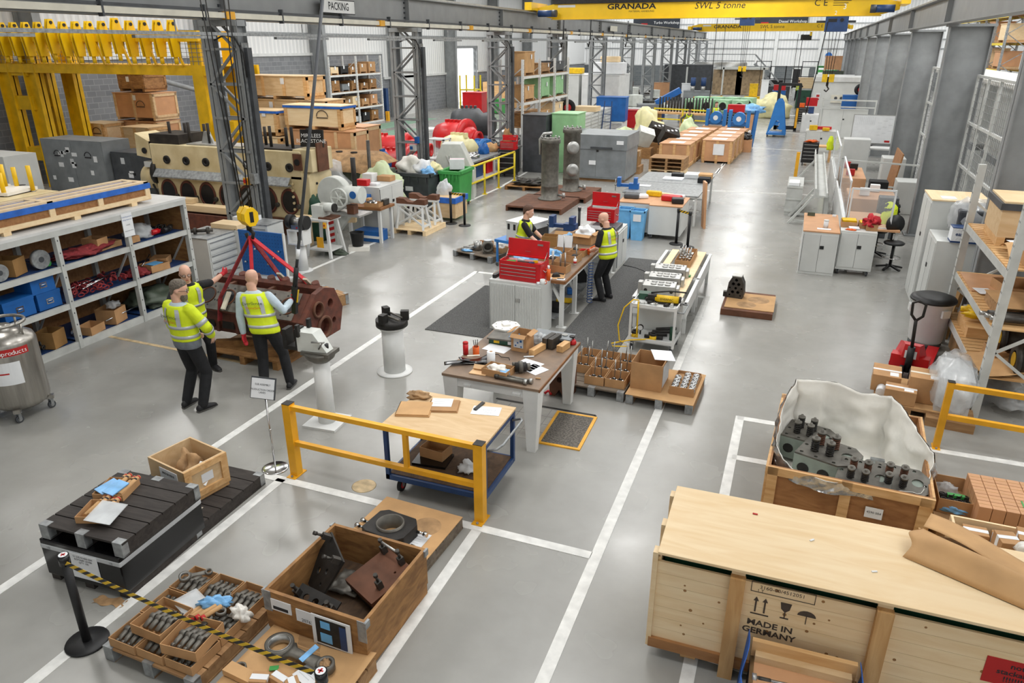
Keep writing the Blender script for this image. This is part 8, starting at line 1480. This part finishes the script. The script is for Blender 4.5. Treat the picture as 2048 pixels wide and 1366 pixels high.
r=T('white_booth','large white walled booth with a roof rim on the right of the aisle','booth',(2.0,59,0)); B('cabinet_white').bx(-1.7,1.8,-2,3,0,2.35).p('wall_panel',r); B('white_paint').bx(-1.75,1.85,-2.1,3.1,2.35,2.65).p('roof_rim',r); B('paper').bx(-1.5,-1.2,-2.02,-2,1.1,1.6).m('ink_red').bx(-1.45,-1.25,-2.03,-2.02,1.15,1.25).bx(-1.45,-1.25,-2.03,-2.02,1.35,1.5).p('fire_sign',r); B('cream_paint').bx(-.5,.6,-2.1,-2,1.0,1.5).m('dark_grey').cyl((-.2,-2.1,1.3),(-.2,-2.12,1.3),.1).cyl((.15,-2.1,1.3),(.15,-2.12,1.3),.1).p('gauge_panel',r)
cabinet('dark teal cabinet left of the large white booth',(-.3,65.4,0),0,1.1,.8,1.35,'dark_green',2); cabinet('black drawer cabinet in front of the large white booth',(-.1,52.0,0),0,.65,.6,1.0,'black',0,6,wheels=True); B('red').bx(-.35,.35,-.3,.3,0,.5).thing('red_tool_chest','red tool chest behind the black drawer cabinet','tool chest',loc=(.3,53.5,1.0)); B('cabinet_white').bx(-.35,.35,-.3,.3,0,1.0).thing('chest_stand','white stand under the distant red tool chest','stand',loc=(.3,53.5,0)); B('orange').bx(-.15,.15,-.15,.15,0,.25).thing('orange_box','orange box on the black drawer cabinet before the booth','box',loc=(-.25,52.0,1.0))
for lab,x,y,z,w,d,h,mk in (('orange pine crate stacked on green ones by the right rail',1.6,70,2.7,1.3,1.2,1.1,'board_tan'),('dark green bin below the orange crate by the right rail',1.7,70,1.2,1.6,1.2,1.45,'olive'),('blue edged base under the green bin by the right rail',1.7,70,0,1.9,1.4,1.2,'navy')): crate(lab,(x,y,z),0,w,d,h,mk,simple=True,feet=.08)
r=T('hose_reel','black and red hose reel fixed by the white booth','reel',(3.1,54.5,2.0)); B('black').ring((0,0,0),.35,.12,.25,22,(PI/2,0,0)).p('reel',r); B('red').cyl((0,-.14,0),(0,.14,0),.14,n=16).p('hub',r); B('iron_dark').cyl((0,0,-.3),(0,0,-2),.04,n=8).p('stand_pole',r)
B('blue').bx(-.5,.5,-.4,.4,0,1.7).thing('blue_machine','bright blue machine right of the booth front','machine',loc=(2.6,53.8,0)); B('cabinet_grey').bx(-.35,.35,-.3,.3,0,1.6).thing('grey_machine','grey machine beside the bright blue one','machine',loc=(3.6,53.5,0))
# ================================================================ the middle distance and the far end
for i,(x,y) in enumerate(((-3.82,19.4),(-2.98,19.25))):
    c=cabinet(['left white bench cabinet on castors with a wooden top beyond the blue bins','right white bench cabinet on castors with a wooden top beyond the blue bins'][i],(x,y,0),0,.82,1.3,.86,'cabinet_white',0,wheels=True,topk='board_tan')
for lab,p,d,mk,rz in (('red power tool case on the right bench cabinet',(-2.95,19.3,.89),(.5,.3,.14),'red',-.1),('black hose heap beside the red tool case',(-2.75,19.0,.89),(.3,.25,.14),'black',.2),('yellow cylinder tool on the left bench cabinet',(-3.5,19.75,.89),(.4,.16,.14),'plug_yellow',-.1),('pale timber offcut on the bench cabinets',(-3.25,19.9,.89),(.6,.12,.08),'pine_light',-.3),('dark case on the left bench cabinet',(-4.0,19.3,.89),(.4,.3,.12),'dark_grey',.1),('white cloth with blue on the left bench cabinet',(-3.75,19.4,.89),(.3,.25,.1),'paper',.5),('clear plastic jar tray on the right bench cabinet',(-2.9,19.75,.89),(.45,.2,.08),'paper_grey',0)): slab(lab,p,d,mk,rz,.03)
stanchion('left black stanchion of the pair right of the bench cabinets',(-2.6,18.3,0),.9,False); stanchion('right black stanchion of the pair right of the bench cabinets',(-2.28,18.05,0),.9,False); belt('short yellow and black belt between the stanchions by the bench cabinets',(-2.6,18.3,.85),(-2.28,18.05,.85),0,.06,8); B('board_tan').bx(-.03,.03,-.18,.18,0,1.25).thing('leaning_plank','tan plank leaning at the corner of the grey tables','plank',loc=(-2.2,20.4,0),rot=(0,-.05,.3))
for i,(y,x) in enumerate(((21.3,-3.45),(23.2,-3.45))):
    r=T('steel_table',['nearer grey topped steel table beyond the bench cabinets','farther grey topped steel table before the wooden crates'][i],'table',(x,y,0)); B('galv').bx(-1.05,1.05,-.93,.93,.8,.84).p('tabletop',r)
    for sx in (-1,1):
        for sy in (-1,1): B('white_paint').bx(sx*.98-.03,sx*.98+.03,sy*.85-.03,sy*.85+.03,0,.8).p('leg',r)
    B('white_paint').bx(-.98,.98,-.03,.03,.2,.25).p('stretcher',r)
bench_vice('blue vice at the left corner of the grey tables',(-4.3,20.9,.842),.1,1.3,'blue')
for lab,p,d,mk in (('white book and red folder on the farther grey table',(-3.5,22.9,.842),(.6,.4,.05),'paper'),('black folder on the farther grey table',(-3.45,23.4,.842),(.35,.3,.12),'black'),('white wire tray on the farther grey table',(-3.0,23.5,.842),(.45,.6,.12),'paper_grey'),('kraft carton with black bag on the grey table',(-2.6,23.4,.842),(.4,.4,.15),'kraft'),('black bag on the right end of the grey table',(-2.55,22.7,.842),(.35,.4,.14),'black_cloth'),('white paper at the left of the nearer grey table',(-4.1,21.5,.842),(.35,.25,.01),'paper')): slab(lab,p,d,mk,0,.01)
# filter vessels on rusty channels
for i,(x,y) in enumerate(((-7.2,21.5),(-7.0,23.4))): B('rust_brown').bx(-.88,.88,-1.0,1.0,.12,.17).bx(-.88,-.82,-1.0,1.0,0,.12).bx(.82,.88,-1.0,1.0,0,.12).thing('steel_channel',['nearer rusty brown channel plate on the floor','farther rusty brown channel plate on the floor'][i],'channel',loc=(x,y,0))
def vessel(lab,p,h,rr,pipe):
    r=T('filter_vessel',lab,'vessel',p); B('cast').lathe([(.001,0),(rr*1.35,0),(rr*1.35,.03),(rr,.04),(rr,.4),(rr*1.02,.41),(rr,.42),(rr,h-.16),(rr*1.15,h-.14),(rr*1.15,h-.05),(rr*1.1,h),(.001,h)],28).p('shell',r)
    for k in range(10): B('steel').cyl((rr*math.cos(k*.628),rr*math.sin(k*.628),h),(rr*math.cos(k*.628),rr*math.sin(k*.628),h+.06),.025,n=6).p('lid_bolt',r)
    for z in ((.75,1.45) if not pipe else ()): B('alu').lathe([(.05,0),(.12,.1),(.14,.22),(.1,.3),(.2,.32),(.2,.36),(.1,.37)],18,(rr*.3,-rr*.8,z),(PI/2,0,.35)).p('nozzle',r)
    B('alu').cyl((rr,0,.14),(rr+.25,-.05,.14),.03,n=8).cyl((rr+.2,-.05,.06),(rr+.2,-.05,.22),.05,n=8).p('drain_valve',r)
    if pipe: B('alu').tube([(-rr-.05,0,h-.5),(-rr-.07,0,h-.05),(-rr+.05,0,h+.12),(.05,0,h+.16)],.045,8).p('vent_pipe',r)
vessel('taller front grey filter vessel with a vent pipe on the rusty channel',(-7.15,21.9,.17),1.85,.27,True); vessel('rear grey filter vessel with flanged side nozzles',(-6.95,23.55,.17),2.0,.27,False)
r=cabinet('large grey steel chest cabinet with a hinged top and labels',(-6.9,27.5,.1),0,2.2,2.0,1.55,'cabinet_grey',2,hk='iron_dark'); B('cabinet_grey').bx(-1.13,1.13,-1.04,1.03,1.05,1.56).p('lid',r); B('dark_grey').bx(-.2,.6,-1.1,-1.04,1.08,1.14).m('paper').bx(-.25,0,-1.045,-1.02,.5,.65).bx(.75,1.0,-1.05,-1.04,1.25,1.38).p('lid_handle',r); B('pallet_wood').bx(-1.0,1.0,-.9,.9,-.1,0).p('skid',r)
crate('pale green steel cabinet behind the filter vessels',(-8.6,28.6,0),0,1.0,1.2,2.2,'pale_green',simple=True,feet=0,name='green_cabinet',cat='cabinet'); crate('dark grey box cabinet behind the vent pipe',(-9.68,28.2,0),0,.95,1.2,2.15,'dark_grey',simple=True,feet=0,name='dark_cabinet',cat='cabinet')
cabinet('black tool trolley with a red top by the white racking',(-10.3,26.5,0),.1,.65,.7,1.0,'black',0,4,wheels=True); tool_chest('red tool chest on the black trolley by the white racking',(-10.3,26.5,1.0),.1,.6,.35,.3,.2); pallet('brown timber pallet of metal parts behind the front filter vessel',(-8.7,24.2,0),0,1.4,.9,.14,'old_wood'); B('iron').blob((0,0,.08),(.5,.3,.12),12,.5,4,120).thing('metal_scrap','heap of metal parts on the brown timber pallet','parts',loc=(-8.7,24.2,.142))
# yellow pipe rail, steel work table
r=T('pipe_rail','yellow round pipe guard rail along the left lane','guard rail',(-9.7,0,0))
for y in (21.3,22.7,23.95,25.5): B('rail_yellow').cyl((0,y,0),(0,y,1.05),.035,n=10).cyl((0,y,0),(0,y,.02),.09,n=12).p('post',r)
for z in (.52,1.05): B('rail_yellow').cyl((0,21.3,z),(0,25.5,z),.035,n=10).p('rail',r)
r=T('steel_work_table','white framed work table with metal parts behind the yellow rail','table',(-11.0,25.3,0)); B('galv').bx(-.5,.5,-2.6,3.2,.84,.9).p('top',r)
for y in (-2.5,.3,3.1):
    for x in (-.45,.45): B('white_paint').bx(x-.035,x+.035,y-.035,y+.035,0,.84).p('leg',r)
B('white_paint').bx(-.45,.45,-2.5,3.1,.2,.24).p('shelf',r)
for k,(y,mk,d) in enumerate(((23.4,'alu',(.4,.7,.06)),(24.6,'chrome',(.5,.5,.12)),(25.7,'blue',(.35,.4,.25)),(26.4,'kraft',(.5,.4,.2)),(27.4,'iron',(.5,.8,.14)),(28.1,'cardboard',(.3,.3,.4)))): B(mk).blob((0,0,d[2]*.5),(d[0]/1.7,d[1]/1.7,d[2]),9,.35,4,130+k).thing('table_part',['silver plates at the near end of the steel work table','shiny metal parts on the steel work table','blue tool bag on the steel work table','kraft carton heap on the steel work table','dark metal parts on the steel work table','kraft carton at the far end of the steel work table'][k],'part',loc=(-11.0,y,.9))
for k in range(3): B('red' if k!=1 else 'navy').bx(-.3,.3,-.3,.3,0,.45).thing('storage_box',['red box under the steel work table, nearest','blue box under the steel work table','red box under the steel work table, farthest'][k],'box',loc=(-11.0,23.6+1.0*k,.242))
r=T('white_trolley','tall white frame trolley beside the steel work table','trolley',(-11.6,23.2,0)); 
for x in (-.3,.3):
    for y in (-.25,.25): B('white_paint').bx(x-.03,x+.03,y-.03,y+.03,.1,1.7).p('post',r)
for z in (.3,1.0,1.65): B('white_paint').bx(-.33,.33,-.28,.28,z,z+.04).p('shelf',r)
# middle white racking
rk=racking('pallet_racking','white pallet racking of crates along the left columns',(-11.15,30.25,0),PI/2,3,2.15,1.0,4.1,(.35,1.37,2.4,3.45),'white_paint',deck='pallet_wood')
for lv,z,L in ((3,3.48,(('kraft','tall kraft carton under plastic on the top middle racking level',.9),('pallet_wood','pallet load on the top middle racking level',.4),('dark_grey','dark box at the right of the top middle racking level',.45))),(2,2.43,(('kraft','tan crate on the second middle racking level',.6),('pale_green','left pale green steel box on the middle racking',.95),('pale_green','right pale green steel box on the middle racking',.95))),(1,1.4,(('old_wood','dark crate on the lower middle racking level',.5),('pine','crate with a wheel on the lower middle racking level',.45),('pine_light','pale marked crate at the right of the lower middle level',.65))),(0,.38,(('cabinet_grey','grey box on the bottom middle racking level',.5),('cardboard','kraft box on the bottom middle racking level',.4)))):
    for k,(mk,lab,h) in enumerate(L): crate(lab,(-11.65,31.32+2.15*k,z),PI/2,1.2,.85,h,mk,simple=True,feet=.08,labs=1,name='stored_crate')
# left lane machines
for k in range(4): cabinet('white drawer cabinet of the row along the left lane',(-10.9,38.2+1.5*k,0),PI/2,1.4,.8,1.35,'cabinet_white',0,7,group='white drawer cabinets by the left lane')
for lab,x,y,w,d,h,mk in (('white partition booth behind the drawer cabinets, left half',-14.9,49.0,2.4,3,2.9,'cabinet_white'),('white partition booth behind the drawer cabinets, right half',-12.3,49.0,2.4,3,2.9,'white_paint')): crate(lab,(x,y,0),0,w,d,h,mk,simple=True,feet=0,name='partition_booth',cat='booth')
for lab,x,y,z,w,d,h,mk in (('white and blue cover on the partition booth roof',-12,48.5,2.95,2.0,1.2,.7,'paper'),('yellow and black tool on the partition booth roof',-14.3,48.5,2.95,1.2,.6,.35,'plug_yellow'),('cream heap on the partition booth roof',-12,48.7,3.65,1.2,.6,.35,'pine_light')): slab(lab,(x,y,z),(w,d,h),mk,0,.05)
crate('bright blue machine cabinet beside the left lane',(-10.6,44.0,.55),.1,1.7,1.3,1.3,'blue',simple=True,feet=0,name='blue_cabinet',cat='cabinet'); B('white_paint').bx(-.8,.8,-.6,.6,.45,.53).bx(-.8,-.74,-.6,.6,0,.45).bx(.74,.8,-.6,.6,0,.45).thing('steel_frame','white frame under the bright blue machine cabinet','frame',loc=(-10.6,44.0,0)); r=T('step_ladder','small blue step ladder before the drawer cabinets','ladder',(-10.2,41.0,0))
for x in (-.25,.25): B('navy').bar((x,0,0),(x*.8,.35,1.8),.05,.05).p('rail',r)
for k in range(4): B('navy').bx(-.24,.24,.05+.08*k,.2+.08*k,.4*k+.3,.4*k+.33).p('step',r)
r=T('red_hub_wheel','black wheel with a red hub standing on the drawer cabinets','wheel',(-11.2,36.9,1.75)); B('rubber').ring((0,0,0),.4,.18,.2,26,(PI/2,0,.5)).p('tyre',r); B('red').cyl((.05,-.1,0),(-.05,.1,0),.18,n=20).p('hub',r); B('cabinet_grey').bx(-.4,.4,-.4,.4,0,1.36).thing('wheel_stand','grey stand carrying the black wheel with a red hub','stand',loc=(-11.2,36.9,0)); B('pine_light').bx(-.6,.6,-.5,.5,0,.25).thing('timber_stack','orange timber stacked on the drawer cabinets','timber',loc=(-11.0,40.0,1.36))
def lathe(lab,p,rz,mk='machine_white'):
    r=T('lathe',lab,'lathe',p,rz); B(mk).bx(-1.6,1.6,-.4,.4,.0,.75).bx(-1.7,-.8,-.45,.45,.75,1.5).bx(.9,1.4,-.3,.3,.75,1.25).obj('bed',None,r,bev=.03); B('iron').cyl((-.8,0,1.15),(-.6,0,1.15),.25,n=18).bx(-.2,.3,-.4,.4,.8,1.05).cyl((.5,0,1.15),(.9,0,1.15),.08).p('chuck',r); B('galv').bx(-1.5,1.5,-.6,-.4,.5,.6).p('splash_tray',r)
lathe('white lathe with chuck beyond the blue machine',(-10.4,53.5,0),.9); lathe('second white lathe where a worker leans over',(-14.8,55.5,0),.9); lathe('third machine tool deeper along the left lane',(-12.6,63,0),.8)
r=T('swarf_conveyor','blue and grey sloping machine beside the lathe','machine',(-9.2,49.3,0),.3); B('cabinet_grey').bx(-1,.6,-.6,.6,0,1.15).m('navy').bx(-.8,.7,-.62,.62,.3,.8).p('base',r); B('blue').box((.9,0,1.6),(1.7,.5,.35),(0,-.5,0)).p('chute',r)
for lab,x,y,w,d,h,mk in (('red and grey tool cabinet by the left lane',-9.6,45.9,.9,.6,1.0,'red'),('white bench with a dark opening by the left lane',-10.0,47.2,1.0,.7,1.0,'white_paint'),('brown timber boards standing at the far left',-15.2,66,2.0,.5,1.7,'rust_brown'),('orange timber sheet propped at the far lane end',-12.2,68,1.6,.3,1.6,'board_tan'),('large dark grey curtain booth at the far left lane',-10.4,72,4.2,3,3.0,'dark_grey'),('grey box machine with two blue pumps',-8.2,62,2.0,1.2,1.3,'cabinet_grey')): crate(lab,(x,y,0),.1,w,d,h,mk,simple=True,feet=0,name=kind(lab),cat=kind(lab).split('_')[-1])
for k in range(2): B('navy').cyl((0,0,.4),(0,0,1.0),.2,n=14).m('alu').cyl((0,0,0),(0,0,.4),.16,n=14).thing('pump',['left blue motor pump on the grey box machine','right blue motor pump on the grey box machine'][k],'pump',loc=(-8.55+.8*k,62,1.3))
# yellow frame bay with green heads and rods
def fr(lab,p,q,h,mk='rail_yellow',n=4): return guard(lab,p,q,h,.07,mk,posts=n,feet=False,mz=h*.5,w2=.07)
fr('yellow rectangular guard rail before the rod table',(-8.35,45.3,0),(-4.9,44.4,0),1.25,n=3); fr('amber rail behind the rod table',(-7.7,57,0),(-5.9,58.5,0),1.2,'safety_yellow',2)
B('pine').bx(-1.9,1.9,-.5,.5,.75,.85).bx(-1.8,-1.6,-.4,.4,0,.75).bx(1.6,1.8,-.4,.4,0,.75).bx(-.1,.1,-.4,.4,0,.75).thing('timber_table','long timber table behind the yellow guard rail','table',loc=(-6.9,47.3,0),rz=-.2)
for k in range(18): B('iron_dark').cyl((0,0,0),(0,0,.85),.05,n=8).thing('dark_rod','dark upright rod on the long timber table','rod','dark rods on the timber table',loc=(-8.5+.19*k,47.75-.04*k,.852))
for k in range(8):
    r=T('green_valve_head','pale green machine head with a round black bore beyond the yellow rail','machine head',(-6.9+1.0*(k%4)+(.3 if k>3 else 0),50.2+(2.6 if k>3 else 0),.62),-.25,'pale green heads'); B('machine_green').bx(-.42,.42,-.4,.4,0,.85).obj('casting',None,r,bev=.04); B('black').cyl((.1,-.41,.45),(.1,-.44,.45),.25,n=18).m('machine_green').ring((.1,-.44,.45),.32,.24,.08,20,(PI/2,0,0)).p('bore',r)
for y in (50.2,52.8): B('cabinet_grey').bx(-2.3,2.3,-.6,.6,0,.61).thing('grey_bench',['front grey bench under the pale green heads','rear grey bench under the pale green heads'][y>52],'bench',loc=(-5.3,y,0))
B('blue_film').blob((0,0,.2),(.9,.5,.3),12,.3,3,140).thing('blue_sheet','pale blue plastic sheet heaped beside the black tool cabinet','sheet',loc=(-3.2,47.2,.9)); B('board_tan').bx(-.5,.5,-.4,.4,0,.88).thing('tan_crate','tan box under the pale blue sheet','box',loc=(-3.2,47.2,0)); bag('plastic_sheet','creamy plastic covered load at the aisle edge',(-2.2,55.5,0),(1.2,.8,1.0),'yellow_film',141,'sheet')
cabinet('black tool cabinet with a red chest on top near the standing worker',(-3.6,44.2,0),.1,1.0,.7,1.2,'black',0,7,wheels=True); B('red').bx(-.45,.45,-.3,.3,0,.4).thing('red_tool_chest','red tool chest on the tall black tool cabinet','tool chest',loc=(-3.6,44.2,1.2))
# crates, pallets, wrapped parts in the middle
for k in range(4): pallet('wooden pallet %s in the stack of four beyond the grey tables'%('at the bottom','second from the bottom','third from the bottom','on top')[k],(-4.75,29.6,.15*k),-.03,1.35,1.1,.148,('pine_light','pallet_wood','pallet_wood','pallet_wood')[k])
CL=((-3.25,33.2,'nearest crate of the right row, with a white sheet'),(-3.2,34.6,'second crate of the right row of brown crates'),(-3.15,36.0,'third crate of the right row of brown crates'),(-3.1,37.5,'fourth crate of the right row of brown crates'),(-4.75,31.4,'nearest crate of the left row of brown crates'),(-4.7,32.8,'second crate of the left row of brown crates'),(-4.65,34.2,'third crate of the left row of brown crates'),(-4.6,35.7,'fourth crate of the left row of brown crates'),(-4.5,37.2,'last crate of the left row of brown crates'))
for i,(x,y,lab) in enumerate(CL):
    c=crate(lab,(x,y,0),-.04,1.2,1.15,.92,'board_tan','pine',nb=3,feet=.08); B('paper').bx(-.3,.3,-.3,.3,.95,.955).p('top_label',c)
    if i==0: B('paper').bx(-.15,.3,-.62,-.6,.35,.8).p('sheet',c)
for k,(x,y) in enumerate(((-4.2,39.9),(-2.95,38.4))):
    r=T('blue_press',['left bright blue valve frame behind the brown crates','right bright blue valve frame behind the brown crates'][k],'machine',(x,y,1.0 if k else .9)); B('frame_blue').bx(-.5,-.35,-.2,.2,-.05,.75).bx(.35,.5,-.2,.2,-.05,.75).cyl((0,-.25,.35),(0,.25,.35),.3,n=18).bx(-.35,.35,-.1,.1,0,.2).p('frame',r); B('paper').cyl((0,-.26,.35),(0,-.25,.35),.12).p('face',r); B('board_tan').bx(-.6,.6,-.4,.4,0,.94 if k else .84).thing('press_crate',['tan crate under the left blue valve frame','tan crate under the right blue valve frame'][k],'crate',loc=(x,y,0)) if not k else None
B('frame_blue').bx(-.1,.1,-.05,.05,0,1.7).bx(-.1,-.05,-.05,.15,0,1.7).thing('blue_beam','bright blue beam leaning at the end of the crate rows','beam',loc=(-2.3,38.9,0),rot=(-.1,.06,0)); B('board_tan').bx(-.35,.35,-.35,.35,0,.55).thing('tan_box','tan box with a black bag beside the crate rows','box',loc=(-2.5,37.0,0)); bag('black_bag','black bag on the tan box beside the crate rows',(-2.5,37.0,.55),(.32,.3,.2),'black_gloss',143)
for k,(x,y,s,mk) in enumerate(((-7.0,36.5,(.7,.5,1.15),'yellow_film'),(-7.9,35.5,(.65,.5,.65),'green_film'),(-5.75,35.3,(.5,.4,.65),'yellow_film'),(-5.5,39.6,(.5,.4,.75),'green_film'),(-7.4,33.5,(.6,.4,.4),'white_film'))): bag('plastic_cover',['tall pale yellow plastic cover peaked over engine parts','pale green plastic cover left of the peaked one','cream plastic cover behind the tilted engine blocks','pale green plastic cover before the bending worker','white plastic heap before the grey chest'][k],(x,y,0),s,mk,150+k,'cover',.25,2)
for k,(x,y,z) in enumerate(((-6.7,30.6,.75),(-5.4,33.0,.95),(-6.2,34.3,1.0),(-6.5,33.2,.9))):
    r=T('tilted_head',['nearest tilted dark engine head on a box left of the pallets','large tilted dark engine head behind the pallets','second tilted dark engine head under the plastic','grey white engine part among the tilted heads'][k],'engine head',(x,y,z),.3,None,(.5,.3,.5)); B('soot' if k<3 else 'machine_white').box((0,0,0),(.7,.5,.7)).p('casting',r); b=B('paper')
    for q in range(3): b.cyl((-.2+.2*q,-.1+.1*q,.35),(-.2+.2*q,-.1+.1*q,.36),.06,n=12)
    b.p('plug',r); B('old_wood').bx(-.4,.4,-.35,.35,0,z-.45).thing('parts_crate',['brown box under the nearest tilted engine head','brown box under the large tilted head','brown box under the second tilted head','brown box under the grey white part'][k],'box',loc=(x,y,0))
carton('brown printed carton on round rollers left of the pallet stack',(-6.3,29.0,.3),.0,1.0,.7,.55,'cardboard_dark'); 
for k in range(3): B('chrome').ring((0,0,.15),.15,.09,.3,18,(PI/2,0,0)).thing('bearing_ring','round shiny bearing ring in front of the brown printed carton','ring','bearing rings by the carton',loc=(-6.62+.33*k,28.3,0))
B('pallet_wood').bx(-.6,.6,-.35,.35,0,.29).thing('timber_plinth','timber base under the brown printed carton','base',loc=(-6.3,29.0,0))
# aisle: blue frame and things beyond
r=T('blue_stand','tall blue A shaped stand on wheels in the middle of the far aisle','stand',(-1.35,43.6,0))
for y in (0,1.1): B('frame_blue').plate([(-.5,.12),(.5,.12),(.22,1.75),(.1,1.95),(-.1,1.95),(-.22,1.75)],[(0,.75,.13),(0,.62,.13)],.08,(0,y,0),(PI/2,0,0)).p('side_frame',r)
B('frame_blue').bx(-.5,.5,-.05,1.1,.12,.22).bx(-.15,.15,0,1.1,1.4,1.6).m('alu').bx(-.3,.3,-.1,-.06,.32,.4).p('cross_member',r)
for x in (-.45,.45):
    for y in (0,1.1): castor(r,(x,y,0),.07)
r=T('fork_lift_mast','black fork lift mast standing behind the blue stand','fork lift',(-1.0,47.0,0)); 
for x in (-.55,.55): B('black').bx(x-.08,x+.08,-.1,.1,0,2.6).p('mast',r)
B('black').bx(-.6,.6,-.08,.08,2.5,2.65).bx(-.6,.6,-.1,.1,.1,.3).p('cross_bar',r); B('safety_yellow').bx(.5,.62,-.15,-.1,.2,1.3).p('yellow_bar',r)
for lab,x,y,z,w,d,h,mk in (('blue drawer cabinet with a red chest in the far aisle',-2.2,66,0,1.0,.8,1.25,'blue'),('red chest on the far blue drawer cabinet',-2.2,66,1.27,.9,.5,.4,'red'),('white column sign board in the far aisle',-3.0,59,0,.5,.2,2.3,'paper'),('yellow robot base at the far aisle edge',-4.0,63,0,1.2,1,.9,'plug_yellow'),('yellow robot arm at the far aisle edge',-4.0,63,.95,.6,.6,.9,'plug_yellow'),('wrapped brown load on the far shelf, left',-6.3,66,.9,2.3,1.4,1.9,'brown_film'),('wrapped brown load on the far shelf, right',-4.6,66,.9,2.0,1.4,1.9,'brown_film'),('white and black cabinet below the far shelf',-8.6,66,0,1.8,1.3,.7,'dark_grey'),('white panel left of the far wrapped loads',-9.2,63,0,.7,.3,1.8,'paper'),('dark scrap bin at the far end of the aisle',-3.3,82,0,1.6,1.2,1.4,'black'),('cream boxes on the far white bench',.4,78,.9,2.8,1,.9,'pine_light'),('white bench under the cream boxes',.2,78,0,3.2,1.4,.85,'white_paint'),('dark benches crowded with parts at the far left of the aisle',-2.6,74,0,2,1.5,1.2,'dark_grey')): crate(lab,(x,y,z),0,w,d,h,mk,simple=True,feet=0,lid='shelf' not in lab,name=kind(lab),cat=kind(lab).split('_')[-1])
r=T('far_shelf','long pale shelf rack with a timber deck at the far end','shelf',(-6.0,65.5,0)); B('rack_paint').bx(-3.6,2.6,-.8,.8,.75,.87).bx(-1.2,2.8,-.8,.8,2.85,3.0).p('beam',r)
for x in (-3.5,-.6,2.5): B('rack_paint').bx(x-.06,x+.06,-.8,-.7,0,3.0).p('upright',r)
r=T('rolling_mill','grey tank machine with a railed platform and stairs at the far end','machine',(-8.2,80,0)); B('cabinet_grey').bx(-3,2.4,-1.5,1.5,0,1.2).m('alu').cyl((-2.8,0,2.2),(2.2,0,2.2),.9,n=20).p('tank',r)
for z in (2.6,3.2,3.8): B('galv').bx(-3,3,-1.6,-1.5,z,z+.07).p('rail',r)
for k in range(2): B('galv').bar((3,-1.6+.8*k,3.8),(5.4,-1.6+.8*k,1.4),.09,.09).bar((3,-1.6+.8*k,3.0),(5.4,-1.6+.8*k,.6),.09,.2).p('stair_rail',r)
for k in range(5): fr('black mesh fence panel before the far block wall',(-5.6+1.55*k,88,0),(-4.1+1.55*k,88,0),2.6 if k%3 else 3.1,'black',2)['group']='black fence panels at the far wall'
d=B('cabinet_white').bx(-.95,-.05,-.1,-.05,0,2.1).bx(-1.85,-1.75,-.1,0,0,2.2).bx(-1.85,0,-.1,0,2.1,2.25).m('black').bx(-1.75,-.95,-.08,-.02,0,2.1).struct('door_2',loc=(-.2,YF-.02,0)); r=T('first_aid_sign','green and white safety sign board on the far wall','sign',(1.5,90,0)); B('green').bx(-1.0,1.0,-.05,0,1.6,2.6).m('paper').bx(-.8,.8,-.06,-.05,1.75,1.95).bx(-.8,.8,-.06,-.05,2.2,2.4).p('board',r); B('galv').bx(-.06,.06,0,.1,0,4.2).m('blue').cyl((0,-.1,3.6),(0,-.05,3.6),.35,n=18).p('post',r)
r=T('exit_platform','yellow step platform with rails by the far left door','steps',(-24.6,55,0)); B('rail_yellow').bx(-.6,.6,-.6,.6,1.4,1.5).bar((.6,-.5,1.4),(2.0,-.5,0),.12,.12).bar((.6,.5,1.4),(2.0,.5,0),.12,.12).p('platform',r)
for x,y in ((-.6,-.6),(.6,-.6),(-.6,.6),(.6,.6)): B('rail_yellow').bx(x-.05,x+.05,y-.05,y+.05,0,2.5).p('post',r)
for lab,x,y,z,w,d,h,mk in (('pine crate beside the open left door',-25.3,62.8,0,2.4,1.8,1.7,'pine'),('green bin by the yellow step platform',-21.8,52.4,0,2.2,1.3,1.0,'green'),('low timber stack near the open left door',-22.5,58,0,3,1.6,.5,'old_wood'),('tan carton heap by the green bin',-21.5,57,0,1.4,1.2,1.0,'kraft')): crate(lab,(x,y,z),0,w,d,h,mk,simple=True,feet=.05,lid=False)
d=B('white_paint').bx(0,.06,-1.5,1.5,0,3.1).m('paper_grey')
for k in range(4): d.bx(.06,.065,-1.5,1.5,.62*k+.6,.62*k+.63)
d.struct('door_3',loc=(XL+.02,48.7,0)); d=B('navy').bx(0,.07,-.5,.5,0,2.1).m('green').bx(0,.07,-.4,.4,2.3,2.6).struct('door_4',loc=(XL+.02,56.2,0))
